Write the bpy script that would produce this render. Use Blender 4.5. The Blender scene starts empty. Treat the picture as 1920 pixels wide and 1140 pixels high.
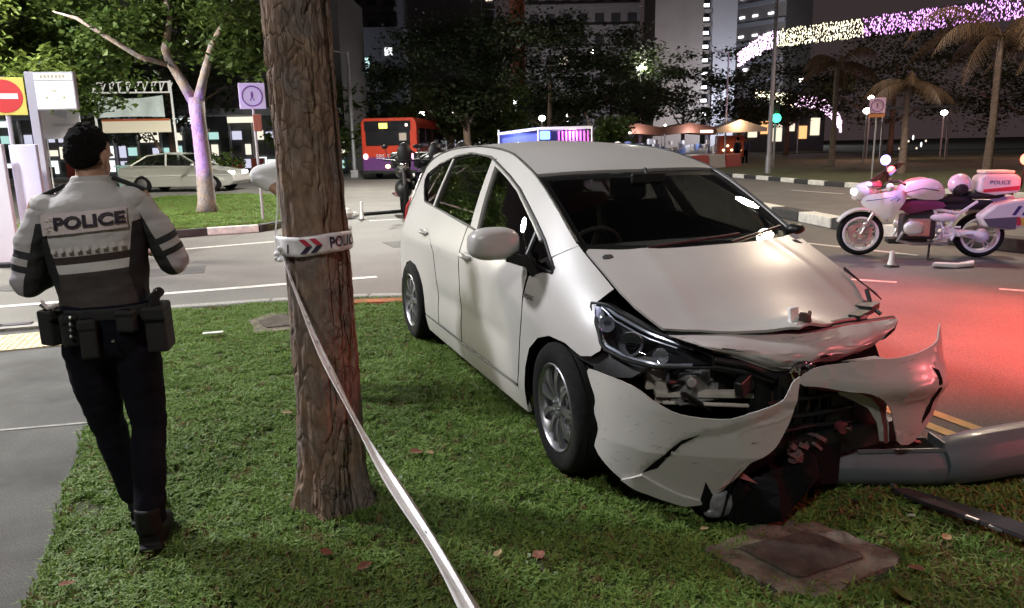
import bpy, bmesh, math, random
from math import sin, cos, pi, radians
from mathutils import Vector, Matrix, noise
from mathutils.geometry import tessellate_polygon
V = Vector
random.seed(7)
scene = bpy.context.scene
C = scene.collection

# ---------------------------------------------------------------- camera
PITCH = math.atan(302/1400.0); ROLL = 0.02
cam_d = bpy.data.cameras.new('camera'); cam = bpy.data.objects.new('camera', cam_d); C.objects.link(cam)
f_ = V((0, cos(PITCH), -sin(PITCH))); r_ = V((1, 0, 0)); u_ = r_.cross(f_)
u2 = u_*cos(ROLL)+r_*sin(ROLL); r2 = r_*cos(ROLL)-u_*sin(ROLL)
M = Matrix((r2, u2, -f_)).transposed().to_4x4(); M.translation = V((0, 0, 1.55)); cam.matrix_world = M
cam_d.sensor_width = 36; cam_d.lens = 36*1400/1920.0; cam_d.clip_start = 0.05; cam_d.clip_end = 2000
scene.camera = cam

# ---------------------------------------------------------------- night sky
w = bpy.data.worlds.new('World'); scene.world = w; w.use_nodes = True
nt = w.node_tree; nt.nodes.clear()
out = nt.nodes.new('ShaderNodeOutputWorld'); bg = nt.nodes.new('ShaderNodeBackground')
tc = nt.nodes.new('ShaderNodeTexCoord'); sx = nt.nodes.new('ShaderNodeSeparateXYZ')
rp = nt.nodes.new('ShaderNodeValToRGB')
rp.color_ramp.elements[0].position = 0.0; rp.color_ramp.elements[0].color = (.042, .029, .030, 1)
rp.color_ramp.elements[1].position = 0.6; rp.color_ramp.elements[1].color = (.022, .019, .020, 1)
nt.links.new(tc.outputs['Generated'], sx.inputs[0]); nt.links.new(sx.outputs['Z'], rp.inputs[0])
nt.links.new(rp.outputs[0], bg.inputs[0]); nt.links.new(bg.outputs[0], out.inputs[0]); bg.inputs[1].default_value = 1.0
scene.view_settings.view_transform = 'Standard'; scene.view_settings.look = 'None'
scene.view_settings.exposure = 0.1; scene.view_settings.gamma = 1.0
scene.view_settings.use_curve_mapping = False
scene.render.engine = 'CYCLES'

# ---------------------------------------------------------------- materials
MATS = {}
def mat(name, col, rough=.5, metal=0., emit=None, es=0., noise_s=0., noise_a=0., bump=0., bump_s=None, coat=0., alpha=None, trans=0., spec=None):
    if name in MATS: return MATS[name]
    m = bpy.data.materials.new(name); m.use_nodes = True; n = m.node_tree; b = n.nodes['Principled BSDF']
    b.inputs['Base Color'].default_value = (*col, 1); b.inputs['Roughness'].default_value = rough; b.inputs['Metallic'].default_value = metal
    if spec is not None: b.inputs['Specular IOR Level'].default_value = spec
    if coat: b.inputs['Coat Weight'].default_value = coat; b.inputs['Coat Roughness'].default_value = .05
    if trans: b.inputs['Transmission Weight'].default_value = trans
    if emit: b.inputs['Emission Color'].default_value = (*emit, 1); b.inputs['Emission Strength'].default_value = es
    if noise_a or bump:
        t = n.nodes.new('ShaderNodeTexCoord'); nz = n.nodes.new('ShaderNodeTexNoise'); nz.inputs['Scale'].default_value = noise_s or 10; nz.inputs['Detail'].default_value = 6
        n.links.new(t.outputs['Object'], nz.inputs['Vector'])
        if noise_a:
            r = n.nodes.new('ShaderNodeValToRGB'); r.color_ramp.elements[0].position = .3; r.color_ramp.elements[1].position = .7
            r.color_ramp.elements[0].color = (*[c*(1-noise_a) for c in col], 1); r.color_ramp.elements[1].color = (*[min(1, c*(1+noise_a)) for c in col], 1)
            n.links.new(nz.outputs['Fac'], r.inputs[0]); n.links.new(r.outputs[0], b.inputs['Base Color'])
        if bump:
            src = nz
            if bump_s:
                src = n.nodes.new('ShaderNodeTexNoise'); src.inputs['Scale'].default_value = bump_s; src.inputs['Detail'].default_value = 8
                n.links.new(t.outputs['Object'], src.inputs['Vector'])
            bp = n.nodes.new('ShaderNodeBump'); bp.inputs['Strength'].default_value = bump; bp.inputs['Distance'].default_value = .02
            n.links.new(src.outputs['Fac'], bp.inputs['Height']); n.links.new(bp.outputs[0], b.inputs['Normal'])
    MATS[name] = m; return m
def emis(name, col, s): return mat(name, (.02, .02, .02), .6, emit=col, es=s)
def glass(name, tint=(.6, .65, .62), refl=.04, rough=.0):
    if name in MATS: return MATS[name]
    m = bpy.data.materials.new(name); m.use_nodes = True; n = m.node_tree; n.nodes.clear()
    o = n.nodes.new('ShaderNodeOutputMaterial'); mx = n.nodes.new('ShaderNodeMixShader'); tr = n.nodes.new('ShaderNodeBsdfTransparent'); gl = n.nodes.new('ShaderNodeBsdfGlossy')
    lw = n.nodes.new('ShaderNodeLayerWeight'); lw.inputs['Blend'].default_value = .5; fr = n.nodes.new('ShaderNodeMath'); fr.operation = 'POWER'; fr.inputs[1].default_value = 4.; n.links.new(lw.outputs['Facing'], fr.inputs[0])
    mp = n.nodes.new('ShaderNodeMath'); mp.operation = 'MULTIPLY_ADD'; mp.inputs[1].default_value = .75; mp.inputs[2].default_value = refl
    tr.inputs[0].default_value = (*tint, 1); gl.inputs['Roughness'].default_value = rough
    n.links.new(fr.outputs[0], mp.inputs[0]); n.links.new(mp.outputs[0], mx.inputs[0]); n.links.new(tr.outputs[0], mx.inputs[1]); n.links.new(gl.outputs[0], mx.inputs[2]); n.links.new(mx.outputs[0], o.inputs[0])
    MATS[name] = m; return m

# ---------------------------------------------------------------- object helpers
def tag(o, label=None, cat=None, group=None, kind=None):
    if label: o['label'] = label
    if cat: o['category'] = cat
    if group: o['group'] = group
    if kind: o['kind'] = kind
    return o
def thing(name, label, cat, loc=(0, 0, 0), rz=0., group=None, rot=None):
    o = bpy.data.objects.new(name, None); C.objects.link(o); o.location = loc; o.rotation_euler = rot or (0, 0, rz); o.empty_display_size = .1
    return tag(o, label, cat, group)
def kids(o): return [c for c in bpy.data.objects if c.parent == o]
KID = {}
def dup(root, loc, rz=None, label=None, rot=None, scale=None, parent=None):
    r = root.copy(); C.objects.link(r)
    if parent is not None: r.parent = parent
    if loc is not None: r.location = loc
    if rz is not None: r.rotation_euler = (0, 0, rz)
    if rot: r.rotation_euler = rot
    if scale: r.scale = scale
    if label: r['label'] = label
    for c in KID.get(root.name, []): dup(c, None, parent=r)
    return r
class MB:
    def __init__(s): s.v = []; s.f = []; s.mi = []; s.M = Matrix.Identity(4); s.cur = 0
    def add(s, vs, fs, m=None):
        b = len(s.v); s.v += [tuple(s.M @ V(p)) for p in vs]; s.f += [tuple(b+i for i in f) for f in fs]; s.mi += [s.cur if m is None else m]*len(fs); return s
    def box(s, c, d, R=None, m=None):
        x, y, z = d[0]/2, d[1]/2, d[2]/2
        vs = [V((a*x, b*y, e*z)) for a in (-1, 1) for b in (-1, 1) for e in (-1, 1)]
        if R is not None: vs = [R @ p for p in vs]
        vs = [p+V(c) for p in vs]
        return s.add(vs, [(0, 1, 3, 2), (4, 6, 7, 5), (0, 4, 5, 1), (2, 3, 7, 6), (0, 2, 6, 4), (1, 5, 7, 3)], m)
    def beam(s, a, b, wd, ht, m=None, up=(0, 0, 1)):
        a = V(a); b = V(b); d = b-a; L = d.length; d.normalize(); u = V(up)
        if abs(d.dot(u)) > .98: u = V((1, 0, 0))
        x = d.cross(u).normalized(); u = x.cross(d); R = Matrix((x, d, u)).transposed()
        return s.box((a+b)/2, (wd, L, ht), R, m)
    def tube(s, pts, r, n=10, m=None, cap=True, squash=None):
        pts = [V(p) for p in pts]; k = len(pts); rs = r if isinstance(r, (list, tuple)) else [r]*k
        vs = []; fs = []; px = None
        for i, p in enumerate(pts):
            d = (pts[min(i+1, k-1)]-pts[max(i-1, 0)]).normalized()
            if px is None: px = d.orthogonal().normalized() if abs(d.z) < .99 else V((1, 0, 0))
            px = (px-d*px.dot(d)).normalized(); py = d.cross(px)
            for j in range(n):
                a = 2*pi*j/n; q = (px*cos(a)+py*sin(a))*rs[i]
                vs.append(p+q)
        for i in range(k-1):
            for j in range(n): fs.append((i*n+j, i*n+(j+1) % n, (i+1)*n+(j+1) % n, (i+1)*n+j))
        if cap: fs.append(tuple(range(n))[::-1]); fs.append(tuple((k-1)*n+j for j in range(n)))
        return s.add(vs, fs, m)
    def cyl(s, a, b, r, r2=None, n=16, m=None): return s.tube([a, b], [r, r if r2 is None else r2], n, m)
    def ell(s, c, r, n=16, k=10, m=None, R=None, pw=1.):
        vs = []; fs = []; c = V(c)
        for i in range(k+1):
            t = pi*i/k
            for j in range(n):
                a = 2*pi*j/n
                f = lambda q: math.copysign(abs(q)**pw, q)
                p = V((r[0]*f(sin(t))*f(cos(a)), r[1]*f(sin(t))*f(sin(a)), r[2]*f(cos(t))))
                if R is not None: p = R @ p
                vs.append(c+p)
        for i in range(k):
            for j in range(n): fs.append((i*n+j, (i+1)*n+j, (i+1)*n+(j+1) % n, i*n+(j+1) % n))
        return s.add(vs, fs, m)
    def lathe(s, prof, c=(0, 0, 0), R=None, n=32, m=None, close=False):   # prof: (r, h) about local z
        vs = []; fs = []; c = V(c); k = len(prof)
        for r, h in prof:
            for j in range(n):
                a = 2*pi*j/n; p = V((r*cos(a), r*sin(a), h)); p = R @ p if R is not None else p; vs.append(c+p)
        for i in range(k-1):
            for j in range(n): fs.append((i*n+j, i*n+(j+1) % n, (i+1)*n+(j+1) % n, (i+1)*n+j))
        return s.add(vs, fs, m)
    def prism(s, poly, h0, h1, m=None, fn=None):      # poly in xy; fn maps (x,y,h)->3d
        k = len(poly); fn = fn or (lambda x, y, h: (x, y, h))
        vs = [fn(x, y, h0) for x, y in poly]+[fn(x, y, h1) for x, y in poly]
        return s.add(vs, [tuple(range(k))[::-1], tuple(k+i for i in range(k))]+[(i, (i+1) % k, k+(i+1) % k, k+i) for i in range(k)], m)
    def build(s, name, mt, parent=None, smooth=False, bevel=0., sub=0, fix=True, angle=40):
        me = bpy.data.meshes.new(name); me.from_pydata(s.v, [], s.f)
        ms = mt if isinstance(mt, (list, tuple)) else [mt]
        for q in ms: me.materials.append(q)
        if len(ms) > 1: me.polygons.foreach_set('material_index', s.mi)
        if fix:
            b = bmesh.new(); b.from_mesh(me); bmesh.ops.remove_doubles(b, verts=b.verts, dist=1e-6); bmesh.ops.recalc_face_normals(b, faces=b.faces); b.to_mesh(me); b.free()
        me.validate()
        return obj(name, me, parent, smooth, bevel, sub, angle)
def obj(name, me, parent=None, smooth=False, bevel=0., sub=0, angle=40):
    o = bpy.data.objects.new(name, me); C.objects.link(o)
    if parent is not None: o.parent = parent; KID.setdefault(parent.name, []).append(o)
    if smooth:
        me.polygons.foreach_set('use_smooth', [True]*len(me.polygons))
        if smooth != 'all': me.set_sharp_from_angle(angle=radians(angle))
    if bevel:
        bm_ = o.modifiers.new('bevel', 'BEVEL'); bm_.width = bevel; bm_.segments = 2; bm_.limit_method = 'ANGLE'
    if sub:
        sm = o.modifiers.new('sub', 'SUBSURF'); sm.levels = sub; sm.render_levels = sub
    return o
def ip(x, xs, ys):
    if x <= xs[0]: return ys[0]
    for i in range(1, len(xs)):
        if x <= xs[i]:
            t = (x-xs[i-1])/(xs[i]-xs[i-1]); return ys[i-1]*(1-t)+ys[i]*t
    return ys[-1]
class Spl:      # monotone cubic through table (smooth version of ip)
    def __init__(s, xs, ys):
        s.x = xs; s.y = ys; n = len(xs); d = [(ys[i+1]-ys[i])/(xs[i+1]-xs[i]) for i in range(n-1)]; m = [d[0]]+[0]*(n-2)+[d[-1]]
        for i in range(1, n-1):
            m[i] = 0 if d[i-1]*d[i] <= 0 else 2*d[i-1]*d[i]/(d[i-1]+d[i])
        s.m = m
    def __call__(s, q):
        x = s.x
        if q <= x[0]: return s.y[0]
        if q >= x[-1]: return s.y[-1]
        i = 0
        while q > x[i+1]: i += 1
        h = x[i+1]-x[i]; t = (q-x[i])/h
        return (2*t**3-3*t*t+1)*s.y[i]+(t**3-2*t*t+t)*h*s.m[i]+(-2*t**3+3*t*t)*s.y[i+1]+(t**3-t*t)*h*s.m[i+1]
def smooth_poly(P, it=2):     # Chaikin on a closed outline, keeps it a plain polygon
    for _ in range(it):
        Q = []
        for i in range(len(P)):
            a = P[i]; b = P[(i+1) % len(P)]
            Q += [(a[0]*.78+b[0]*.22, a[1]*.78+b[1]*.22), (a[0]*.22+b[0]*.78, a[1]*.22+b[1]*.78)]
        P = Q
    return P
def patch(name, poly, fn, mt, parent, step=.06, th=.006, inner=None, out=None, off=0., rim=None):
    """sheet metal: a 2d outline laid on the surface fn(a,b)->3d, with real thickness. out = rough outward direction"""
    bm = bmesh.new(); vs = [bm.verts.new((p[0], p[1], 0)) for p in poly]
    for t in tessellate_polygon([[V((p[0], p[1], 0)) for p in poly]]):
        try: bm.faces.new([vs[i] for i in t])
        except ValueError: pass
    bmesh.ops.recalc_face_normals(bm, faces=bm.faces[:])
    xs = [p[0] for p in poly]; ys = [p[1] for p in poly]
    for ax, lo, hi in ((0, min(xs), max(xs)), (1, min(ys), max(ys))):
        k = max(1, int((hi-lo)/step))
        for i in range(1, k):
            co = [0, 0, 0]; co[ax] = lo+(hi-lo)*i/k; no = [0, 0, 0]; no[ax] = 1
            bmesh.ops.bisect_plane(bm, geom=bm.verts[:]+bm.edges[:]+bm.faces[:], plane_co=co, plane_no=no, dist=1e-5)
    bm.verts.index_update(); e = 1e-3; P = []; N = []
    for v in bm.verts:
        a, b = v.co.x, v.co.y; p = V(fn(a, b)); n = (V(fn(a+e, b))-V(fn(a-e, b))).cross(V(fn(a, b+e))-V(fn(a, b-e)))
        n = n.normalized() if n.length > 1e-12 else V((0, 0, 1))
        if out is not None:
            o_ = out(p) if callable(out) else V(out)
            if n.dot(o_) < 0: n = -n
        P.append(p+n*off); N.append(n)
    F = [[v.index for v in f.verts] for f in bm.faces]; B = [(x.verts[0].index, x.verts[1].index) for x in bm.edges if x.is_boundary]
    n0 = len(P); VV = P+[P[i]-N[i]*th for i in range(n0)]
    FF = []; MI = []; NR = []
    for f in F:
        c = (P[f[1]]-P[f[0]]).cross(P[f[2]]-P[f[0]])
        if c.dot(N[f[0]]) < 0: f = f[::-1]
        FF.append(f); MI.append(0); FF.append([i+n0 for i in f[::-1]]); MI.append(1)
    for a, b in B: FF.append([a, b, b+n0, a+n0]); MI.append(2)
    me = bpy.data.meshes.new(name); me.from_pydata([tuple(p) for p in VV], [], FF)
    me.materials.append(mt); me.materials.append(inner or mt); me.materials.append(rim or mt); me.polygons.foreach_set('material_index', MI)
    me.polygons.foreach_set('use_smooth', [m != 2 for m in MI])
    ln = []
    for p in me.polygons:
        for li in p.loop_indices:
            vi = me.loops[li].vertex_index
            if MI[p.index] == 0: ln.append(N[vi])
            elif MI[p.index] == 1: ln.append(-N[vi-n0])
            else: ln.append(V((0, 0, 0)))
    me.normals_split_custom_set([tuple(x) for x in ln]); bm.free()
    return obj(name, me, parent)
def text_mesh(body, size, name, mt, parent, M, fn=None, ext=.0008, bold=0., xs=1., shear=0., align='CENTER'):
    cu = bpy.data.curves.new('t', 'FONT'); cu.body = body; cu.size = size; cu.align_x = align; cu.align_y = 'CENTER'; cu.extrude = ext; cu.offset = bold; cu.resolution_u = 3; cu.shear = shear
    o = bpy.data.objects.new('t', cu); C.objects.link(o); dg = bpy.context.evaluated_depsgraph_get(); me = bpy.data.meshes.new_from_object(o.evaluated_get(dg)); bpy.data.objects.remove(o)
    for v in me.vertices:
        p = V((v.co.x*xs, v.co.y, v.co.z)); v.co = fn(p) if fn else M @ p
    me.materials.clear(); me.materials.append(mt); me.name = name
    return obj(name, me, parent)
# ================================================================= THE SETTING
RZ = -.12
def ground_mat(name, c1, c2, sc, rough=.85, bump=.3, fine=120, crack=False, patch_=None):
    m = bpy.data.materials.new(name); m.use_nodes = True; n = m.node_tree; b = n.nodes['Principled BSDF']; b.inputs['Roughness'].default_value = rough
    t = n.nodes.new('ShaderNodeTexCoord')
    def nz(s, d=6, r=.6):
        x = n.nodes.new('ShaderNodeTexNoise'); x.inputs['Scale'].default_value = s; x.inputs['Detail'].default_value = d; x.inputs['Roughness'].default_value = r; n.links.new(t.outputs['Object'], x.inputs['Vector']); return x
    a = nz(sc); f = nz(fine, 3, .7); g = nz(sc*.23)
    r = n.nodes.new('ShaderNodeValToRGB'); r.color_ramp.elements[0].position = .3; r.color_ramp.elements[1].position = .72; r.color_ramp.elements[0].color = (*c1, 1); r.color_ramp.elements[1].color = (*c2, 1)
    n.links.new(a.outputs['Fac'], r.inputs[0])
    mx = n.nodes.new('ShaderNodeMix'); mx.data_type = 'RGBA'; mx.blend_type = 'OVERLAY'; mx.inputs[0].default_value = .75; n.links.new(r.outputs[0], mx.inputs[6])
    r2_ = n.nodes.new('ShaderNodeValToRGB'); r2_.color_ramp.elements[0].position = .25; r2_.color_ramp.elements[1].position = .75; n.links.new(f.outputs['Fac'], r2_.inputs[0]); n.links.new(r2_.outputs[0], mx.inputs[7])
    mx2 = n.nodes.new('ShaderNodeMix'); mx2.data_type = 'RGBA'; mx2.blend_type = 'MULTIPLY'; mx2.inputs[0].default_value = .5
    r3 = n.nodes.new('ShaderNodeValToRGB'); r3.color_ramp.elements[0].position = .4; r3.color_ramp.elements[0].color = (.55, .55, .55, 1); r3.color_ramp.elements[1].position = .6; r3.color_ramp.elements[1].color = (1, 1, 1, 1)
    n.links.new(g.outputs['Fac'], r3.inputs[0]); n.links.new(mx.outputs[2], mx2.inputs[6]); n.links.new(r3.outputs[0], mx2.inputs[7]); n.links.new(mx2.outputs[2], b.inputs['Base Color'])
    bp = n.nodes.new('ShaderNodeBump'); bp.inputs['Strength'].default_value = bump; bp.inputs['Distance'].default_value = .01; n.links.new(f.outputs['Fac'], bp.inputs['Height']); n.links.new(bp.outputs[0], b.inputs['Normal'])
    rr = n.nodes.new('ShaderNodeMapRange'); rr.inputs[3].default_value = rough-.15; rr.inputs[4].default_value = min(1, rough+.1); n.links.new(g.outputs['Fac'], rr.inputs[0]); n.links.new(rr.outputs[0], b.inputs['Roughness'])
    MATS[name] = m; return m
m_road = ground_mat('asphalt', (.11, .103, .094), (.165, .155, .14), .8, .72, .35, 90)
m_path = ground_mat('path_asphalt', (.060, .058, .055), (.15, .147, .14), 1.6, .9, .5, 150)
m_soil = ground_mat('soil', (.028, .030, .012), (.05, .045, .022), 3, 1., .5, 60)
m_lawn = ground_mat('lawn', (.05, .045, .022), (.075, .105, .03), 2.2, 1., .9, 45)
m_conc = ground_mat('concrete', (.28, .265, .24), (.40, .38, .345), 3, .85, .3, 80)
m_line = mat('road_paint', (.62, .60, .55), .6, noise_s=14, noise_a=.3)
m_yel = mat('yellow_road_paint', (.62, .38, .06), .6, noise_s=14, noise_a=.2)
m_kw = mat('kerb_white', (.68, .67, .62), .7, noise_s=9, noise_a=.2, bump=.2); m_kb = mat('kerb_black', (.035, .035, .035), .7, noise_s=9, noise_a=.3, bump=.2)

def sheet(name, pts, z, mt, kind='structure', parent=None):
    b = MB(); b.add([(x, y, z) for x, y in pts], [tuple(range(len(pts)))]); o = b.build(name, mt, parent); return tag(o, kind=kind) if kind else o
def slab(name, pts, z0, z1, mt):
    b = MB(); b.prism(pts, z0, z1); return tag(b.build(name, mt), kind='structure')
sheet('ground', [(-260, -60), (260, -60), (260, 330), (-260, 330)], RZ-.03, m_soil)
sheet('road', [(-70, -12), (60, -12), (60, 75), (-70, 75)], RZ, m_road)

# the verge the car ran on to (a raised lawn), its far kerb and its road-side kerb
VP = [(-3.45, 7.3), (-2.4, 7.6), (-1.5, 7.72), (-.6, 7.72), (.25, 7.55), (.78, 7.05), (1.15, 6.2), (1.48, 5.3), (2.04, 3.87), (3.30, 1.3), (4.25, -1.8)]
verge = [(-1.15, -1.8), (-1.45, 1.5), (-1.71, 2.36), (-2.46, 4.07), (-3.05, 5.6)]+VP
slab('verge', verge, RZ-.02, -.022, m_lawn)
def kerb(name, pts, wd, h, z0, cols, seg, label, phase=0):
    """kerbstones laid end to end along a polyline, alternately painted; every stone its own piece"""
    root = thing(name, label, 'kerb', (pts[0][0], pts[0][1], z0))
    P = [V((x, y, 0)) for x, y in pts]; D = [0]
    for i in range(1, len(P)): D.append(D[-1]+(P[i]-P[i-1]).length)
    X = [p.x for p in P]; Y = [p.y for p in P]; k = 0; s = 0
    base = V((pts[0][0], pts[0][1], z0))
    while s < D[-1]-.1:
        e = min(s+seg, D[-1]); a = V((ip(s+.006, D, X), ip(s+.006, D, Y), z0+h/2))-base; b_ = V((ip(e-.006, D, X), ip(e-.006, D, Y), z0+h/2))-base
        m = MB(); m.beam(a, b_, wd, h); m.build('kerbstone', cols[(k+phase) % len(cols)], root, bevel=.018); s = e; k += 1
    return root
kerb('concrete_kerb', [(x, y) for x, y in VP], .14, .14, RZ, [m_conc], 1.0, 'plain concrete kerb round the lawn the white car stands on')
# tar repair patches and iron lids on the carriageway
m_tar = mat('tar_patch', (.055, .052, .05), .75, noise_s=12, noise_a=.3)
for cx_, cy_, w_, d_, r_q in ((-5.2, 10.2, 1.8, .7, .35), (2.6, 9.6, 1.5, 1.1, -.2), (-1.0, 13.2, 2.4, .8, .4)):
    b = MB(); b.box((cx_, cy_, RZ+.001), (w_, d_, .004), Matrix.Rotation(r_q, 3, 'Z')); tag(b.build('tar_repair', m_tar), kind='structure')
for cx_, cy_ in ((-6.2, 9.4), (3.4, 12.3), (1.0, 20.5)):
    b = MB(); b.cyl((cx_, cy_, RZ), (cx_, cy_, RZ+.006), .33, n=28); tag(b.build('iron_lid', mat('iron', (.05, .048, .045), .5, .5, noise_s=30, noise_a=.4)), 'round iron lid set in the road '+('left of the officer' if cx_ < 0 else 'in front of the divider kerb' if cy_ < 15 else 'behind the white car'), 'manhole cover', 'round iron lids')
b = MB(); b.prism([(-1.75, 7.50), (-.6, 7.60), (.25, 7.42), (.75, 6.95), (.66, 6.86), (.2, 7.28), (-.6, 7.42), (-1.7, 7.33)], -.03, .012); tag(b.build('orange_red_strip', mat('orange_red', (.34, .10, .035), .85, noise_s=8, noise_a=.4, bump=.3)), kind='structure')  # orange red strip along the inner side of the far kerb
# footpath with its joint and tactile strip
PZ = -.02
pth = [(-9, -6), (-1.1, -6), (-1.16, -1.8), (-1.46, 1.5), (-1.72, 2.36), (-2.47, 4.07), (-2.9, 5.2), (-3.35, 6.75), (-3.6, 7.05), (-5.6, 6.6), (-9, 4.2)]
slab('footpath', pth, RZ-.015, PZ, m_path)
b = MB(); b.beam((-6.5, 3.35, PZ+.001), (-2.42, 4.2, PZ+.001), .028, .006); tag(b.build('path_joint', mat('joint_concrete', (.3, .29, .27), .9, noise_s=20, noise_a=.3)), kind='structure')
# tactile tiles, each with its own studs
def tile_mesh():
    b = MB(); b.box((0, 0, .006), (.294, .294, .012))
    for i in range(5):
        for j in range(5): b.cyl(((i-2)*.056, (j-2)*.056, .012), ((i-2)*.056, (j-2)*.056, .018), .016, .010, 8)
    return b
tact = thing('tactile_paving', 'pale studded tactile paving strip across the footpath by the drain', 'paving', (-4.05, 6.02, PZ+.001), math.atan2(.35, .98))
m_tact = mat('tactile_cream', (.62, .52, .33), .75, noise_s=6, noise_a=.2)
t0 = None
for i in range(-6, 4):
    for j in range(2):
        if t0 is None: t0 = tile_mesh().build('tile', m_tact, tact); t0.location = (i*.3, j*.3, 0)
        else:
            o = t0.copy(); C.objects.link(o); o.parent = tact; o.location = (i*.3, j*.3, random.uniform(-.001, .001))
slab('drain_apron', [(-6.2, 6.1), (-5.2, 6.55), (-3.75, 6.98), (-3.7, 6.8), (-4.95, 6.4), (-6.0, 5.95)], PZ+.001, PZ+.03, m_conc)
b = MB(); b.box((-4.72, 6.62, PZ+.034), (.62, .09, .006), Matrix.Rotation(.33, 3, 'Z')); b.box((-4.95, 6.62, PZ+.036), (.3, .10, .006), Matrix.Rotation(.5, 3, 'Z'))
tag(b.build('puddle', mat('puddle_dark', (.02, .018, .012), .08)), kind='structure')

# road markings
def strip(name, a, b_, wd, z=RZ+.004, mt=None, dash=None):
    a = V((*a, 0)); b_ = V((*b_, 0)); d = (b_-a); L = d.length; d.normalize(); n = V((-d.y, d.x, 0))*wd/2; s = 0; m = MB()
    while s < L:
        e = min(L, s+(dash[0] if dash else L)); p = a+d*s; q = a+d*e
        m.add([(p+n+V((0, 0, z)))[:], (p-n+V((0, 0, z)))[:], (q-n+V((0, 0, z)))[:], (q+n+V((0, 0, z)))[:]], [(0, 1, 2, 3)])
        s = e+(dash[1] if dash else 1)
    return tag(m.build(name, mt or m_line), kind='structure')
strip('lane_line', (-8.2, 7.2), (-1.75, 9.58), .13); strip('lane_line', (-8.5, 10.9), (-3.6, 13.95), .12)
strip('lane_line', (-3.2, 17.0), (2.5, 19.3), .1); strip('lane_line', (4.3, 12.6), (5.75, 10.45), .12)
strip('lane_line', (9.1, 24.3), (10.9, 19.6), .14, dash=(2.2, 1.6)); strip('lane_line', (3.6, 9.0), (7.4, 6.8), .1, dash=(1., 1.))
dv = V((.363, -.932))
for o_ in (0, .22):
    a = V((2.38+o_, 4.25)); strip('yellow_line', (a-dv*2.9)[:], (a+dv*6)[:], .085, mt=m_yel)
# the island with the purple-lit tree
isl = [(-7.0, 14.0), (-6.6, 14.45), (-5.9, 14.85), (-5.2, 15.1), (-4.85, 15.6), (-4.9, 16.8), (-5.3, 19), (-5.9, 22.5), (-7, 25), (-9, 26), (-11.8, 25.5), (-12.2, 20), (-10.5, 15.2), (-8.6, 13.6), (-7.6, 13.6)]
slab('island_lawn', isl, RZ-.02, .0, m_lawn)
kerb('painted_kerb', [(-8.6, 13.6), (-7.6, 13.6), (-7.0, 14.0), (-6.6, 14.45), (-5.9, 14.85), (-5.2, 15.1), (-4.85, 15.6), (-4.9, 16.8), (-5.3, 19), (-5.9, 22.5)], .14, .15, RZ, [m_kb, m_kw], 1.0, 'black and white painted kerb round the lawn of the purple lit tree', 0)
# median divider behind the motorcycle, and the far kerb under the lamp post
m_kred = mat('kerb_dull_red', (.16, .05, .045), .7, noise_s=9, noise_a=.3, bump=.2)
kerb('divider_kerb', [(5.75, 17.6), (5.95, 15.4), (6.15, 13.5), (6.55, 12.2), (7.45, 10.4), (8.9, 8.4), (11, 6.4)], .34, .2, RZ, [m_kb, m_kw], 1.25, 'thick black and white divider kerb behind the police motorcycle', 1)
FK = [(8.6, 40), (9.55, 34.7), (10.4, 30.3), (10.95, 26.4), (11.4, 24.9), (12.2, 22.0), (13.6, 18.5), (16.5, 14.5), (21, 11)]
kerb('verge_kerb', FK, .2, .16, RZ, [m_kb, m_kw], 1.0, 'black and white kerb along the palm lawn under the tall lamp post', 0)
slab('palm_lawn', [(x+.1, y) for x, y in FK]+[(60, 11), (60, 72), (9.2, 72)], RZ-.02, .03, m_lawn)
slab('far_lawn', [(-60, 76), (60, 76), (60, 160), (-60, 160)], RZ-.02, .0, m_soil)
slab('shop_plaza', [(-60, 39), (-13, 39), (-11.3, 75), (-60, 75)], RZ-.02, .02, m_conc)
# ================================================================= STREET LAMPS (real posts with lit heads; the pools of light in the photo)
m_pole = mat('galvanised_pole', (.42, .42, .44), .45, .6, noise_s=3, noise_a=.15)
def street_lamp(x, y, h, ang, power, col, label, arm=1.2, r=.07, z=RZ, size=.45):
    root = thing('street_lamp', label, 'street lamp', (x, y, z), ang, 'street lamps')
    b = MB(); b.cyl((0, 0, 0), (0, 0, .9), r*1.35, r*1.3, 12); b.cyl((0, 0, .9), (0, 0, h), r, r*.6, 12); b.build('post', m_pole, root, smooth=True)
    b = MB(); b.tube([(0, 0, h-.05), (.15*arm, 0, h+.15), (arm*.6, 0, h+.28), (arm, 0, h+.3)], r*.5, 8); b.build('arm', m_pole, root, smooth=True)
    b = MB(); b.ell((arm+.3, 0, h+.3), (.36, .15, .07), 14, 8); b.build('lamp_head', m_pole, root, smooth=True)
    b = MB(); b.ell((arm+.32, 0, h+.25), (.24, .11, .045), 12, 6); b.build('diffuser', emis('lamp_glow_'+label[:9], col, 25 if power else 8), root, smooth=True)
    if power:
        ld = bpy.data.lights.new('lamp_light', 'SPOT'); ld.energy = power; ld.color = col; ld.shadow_soft_size = size; ld.spot_size = radians(150); ld.spot_blend = .4
        lo = bpy.data.objects.new('bulb', ld); C.objects.link(lo); lo.parent = root; lo.location = (arm+.32, 0, h+.16)
    return root
street_lamp(12.6, 14.6, 8.6, pi, 2500, (1, .80, .60), 'street lamp beyond the right edge over the road beside the motorcycle', 3.6)
street_lamp(-9.3, 5.6, 7.5, 0, 4700, (.95, .95, 1.0), 'street lamp beyond the left edge beside the footpath', 1.4)
street_lamp(-3.2, -4.2, 8.0, .3, 1300, (1, .97, .93), 'street lamp on the footpath behind the photographer', 1.2)
street_lamp(-7.35, 27, 8.5, 0, 11000, (1, .97, .88), 'street lamp over the side road hidden behind the big trunk', 2.2)
street_lamp(-15.5, 14.0, 7.5, 0, 3600, (1, .97, .90), 'street lamp beyond the left edge over the side road', 3.4)
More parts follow.
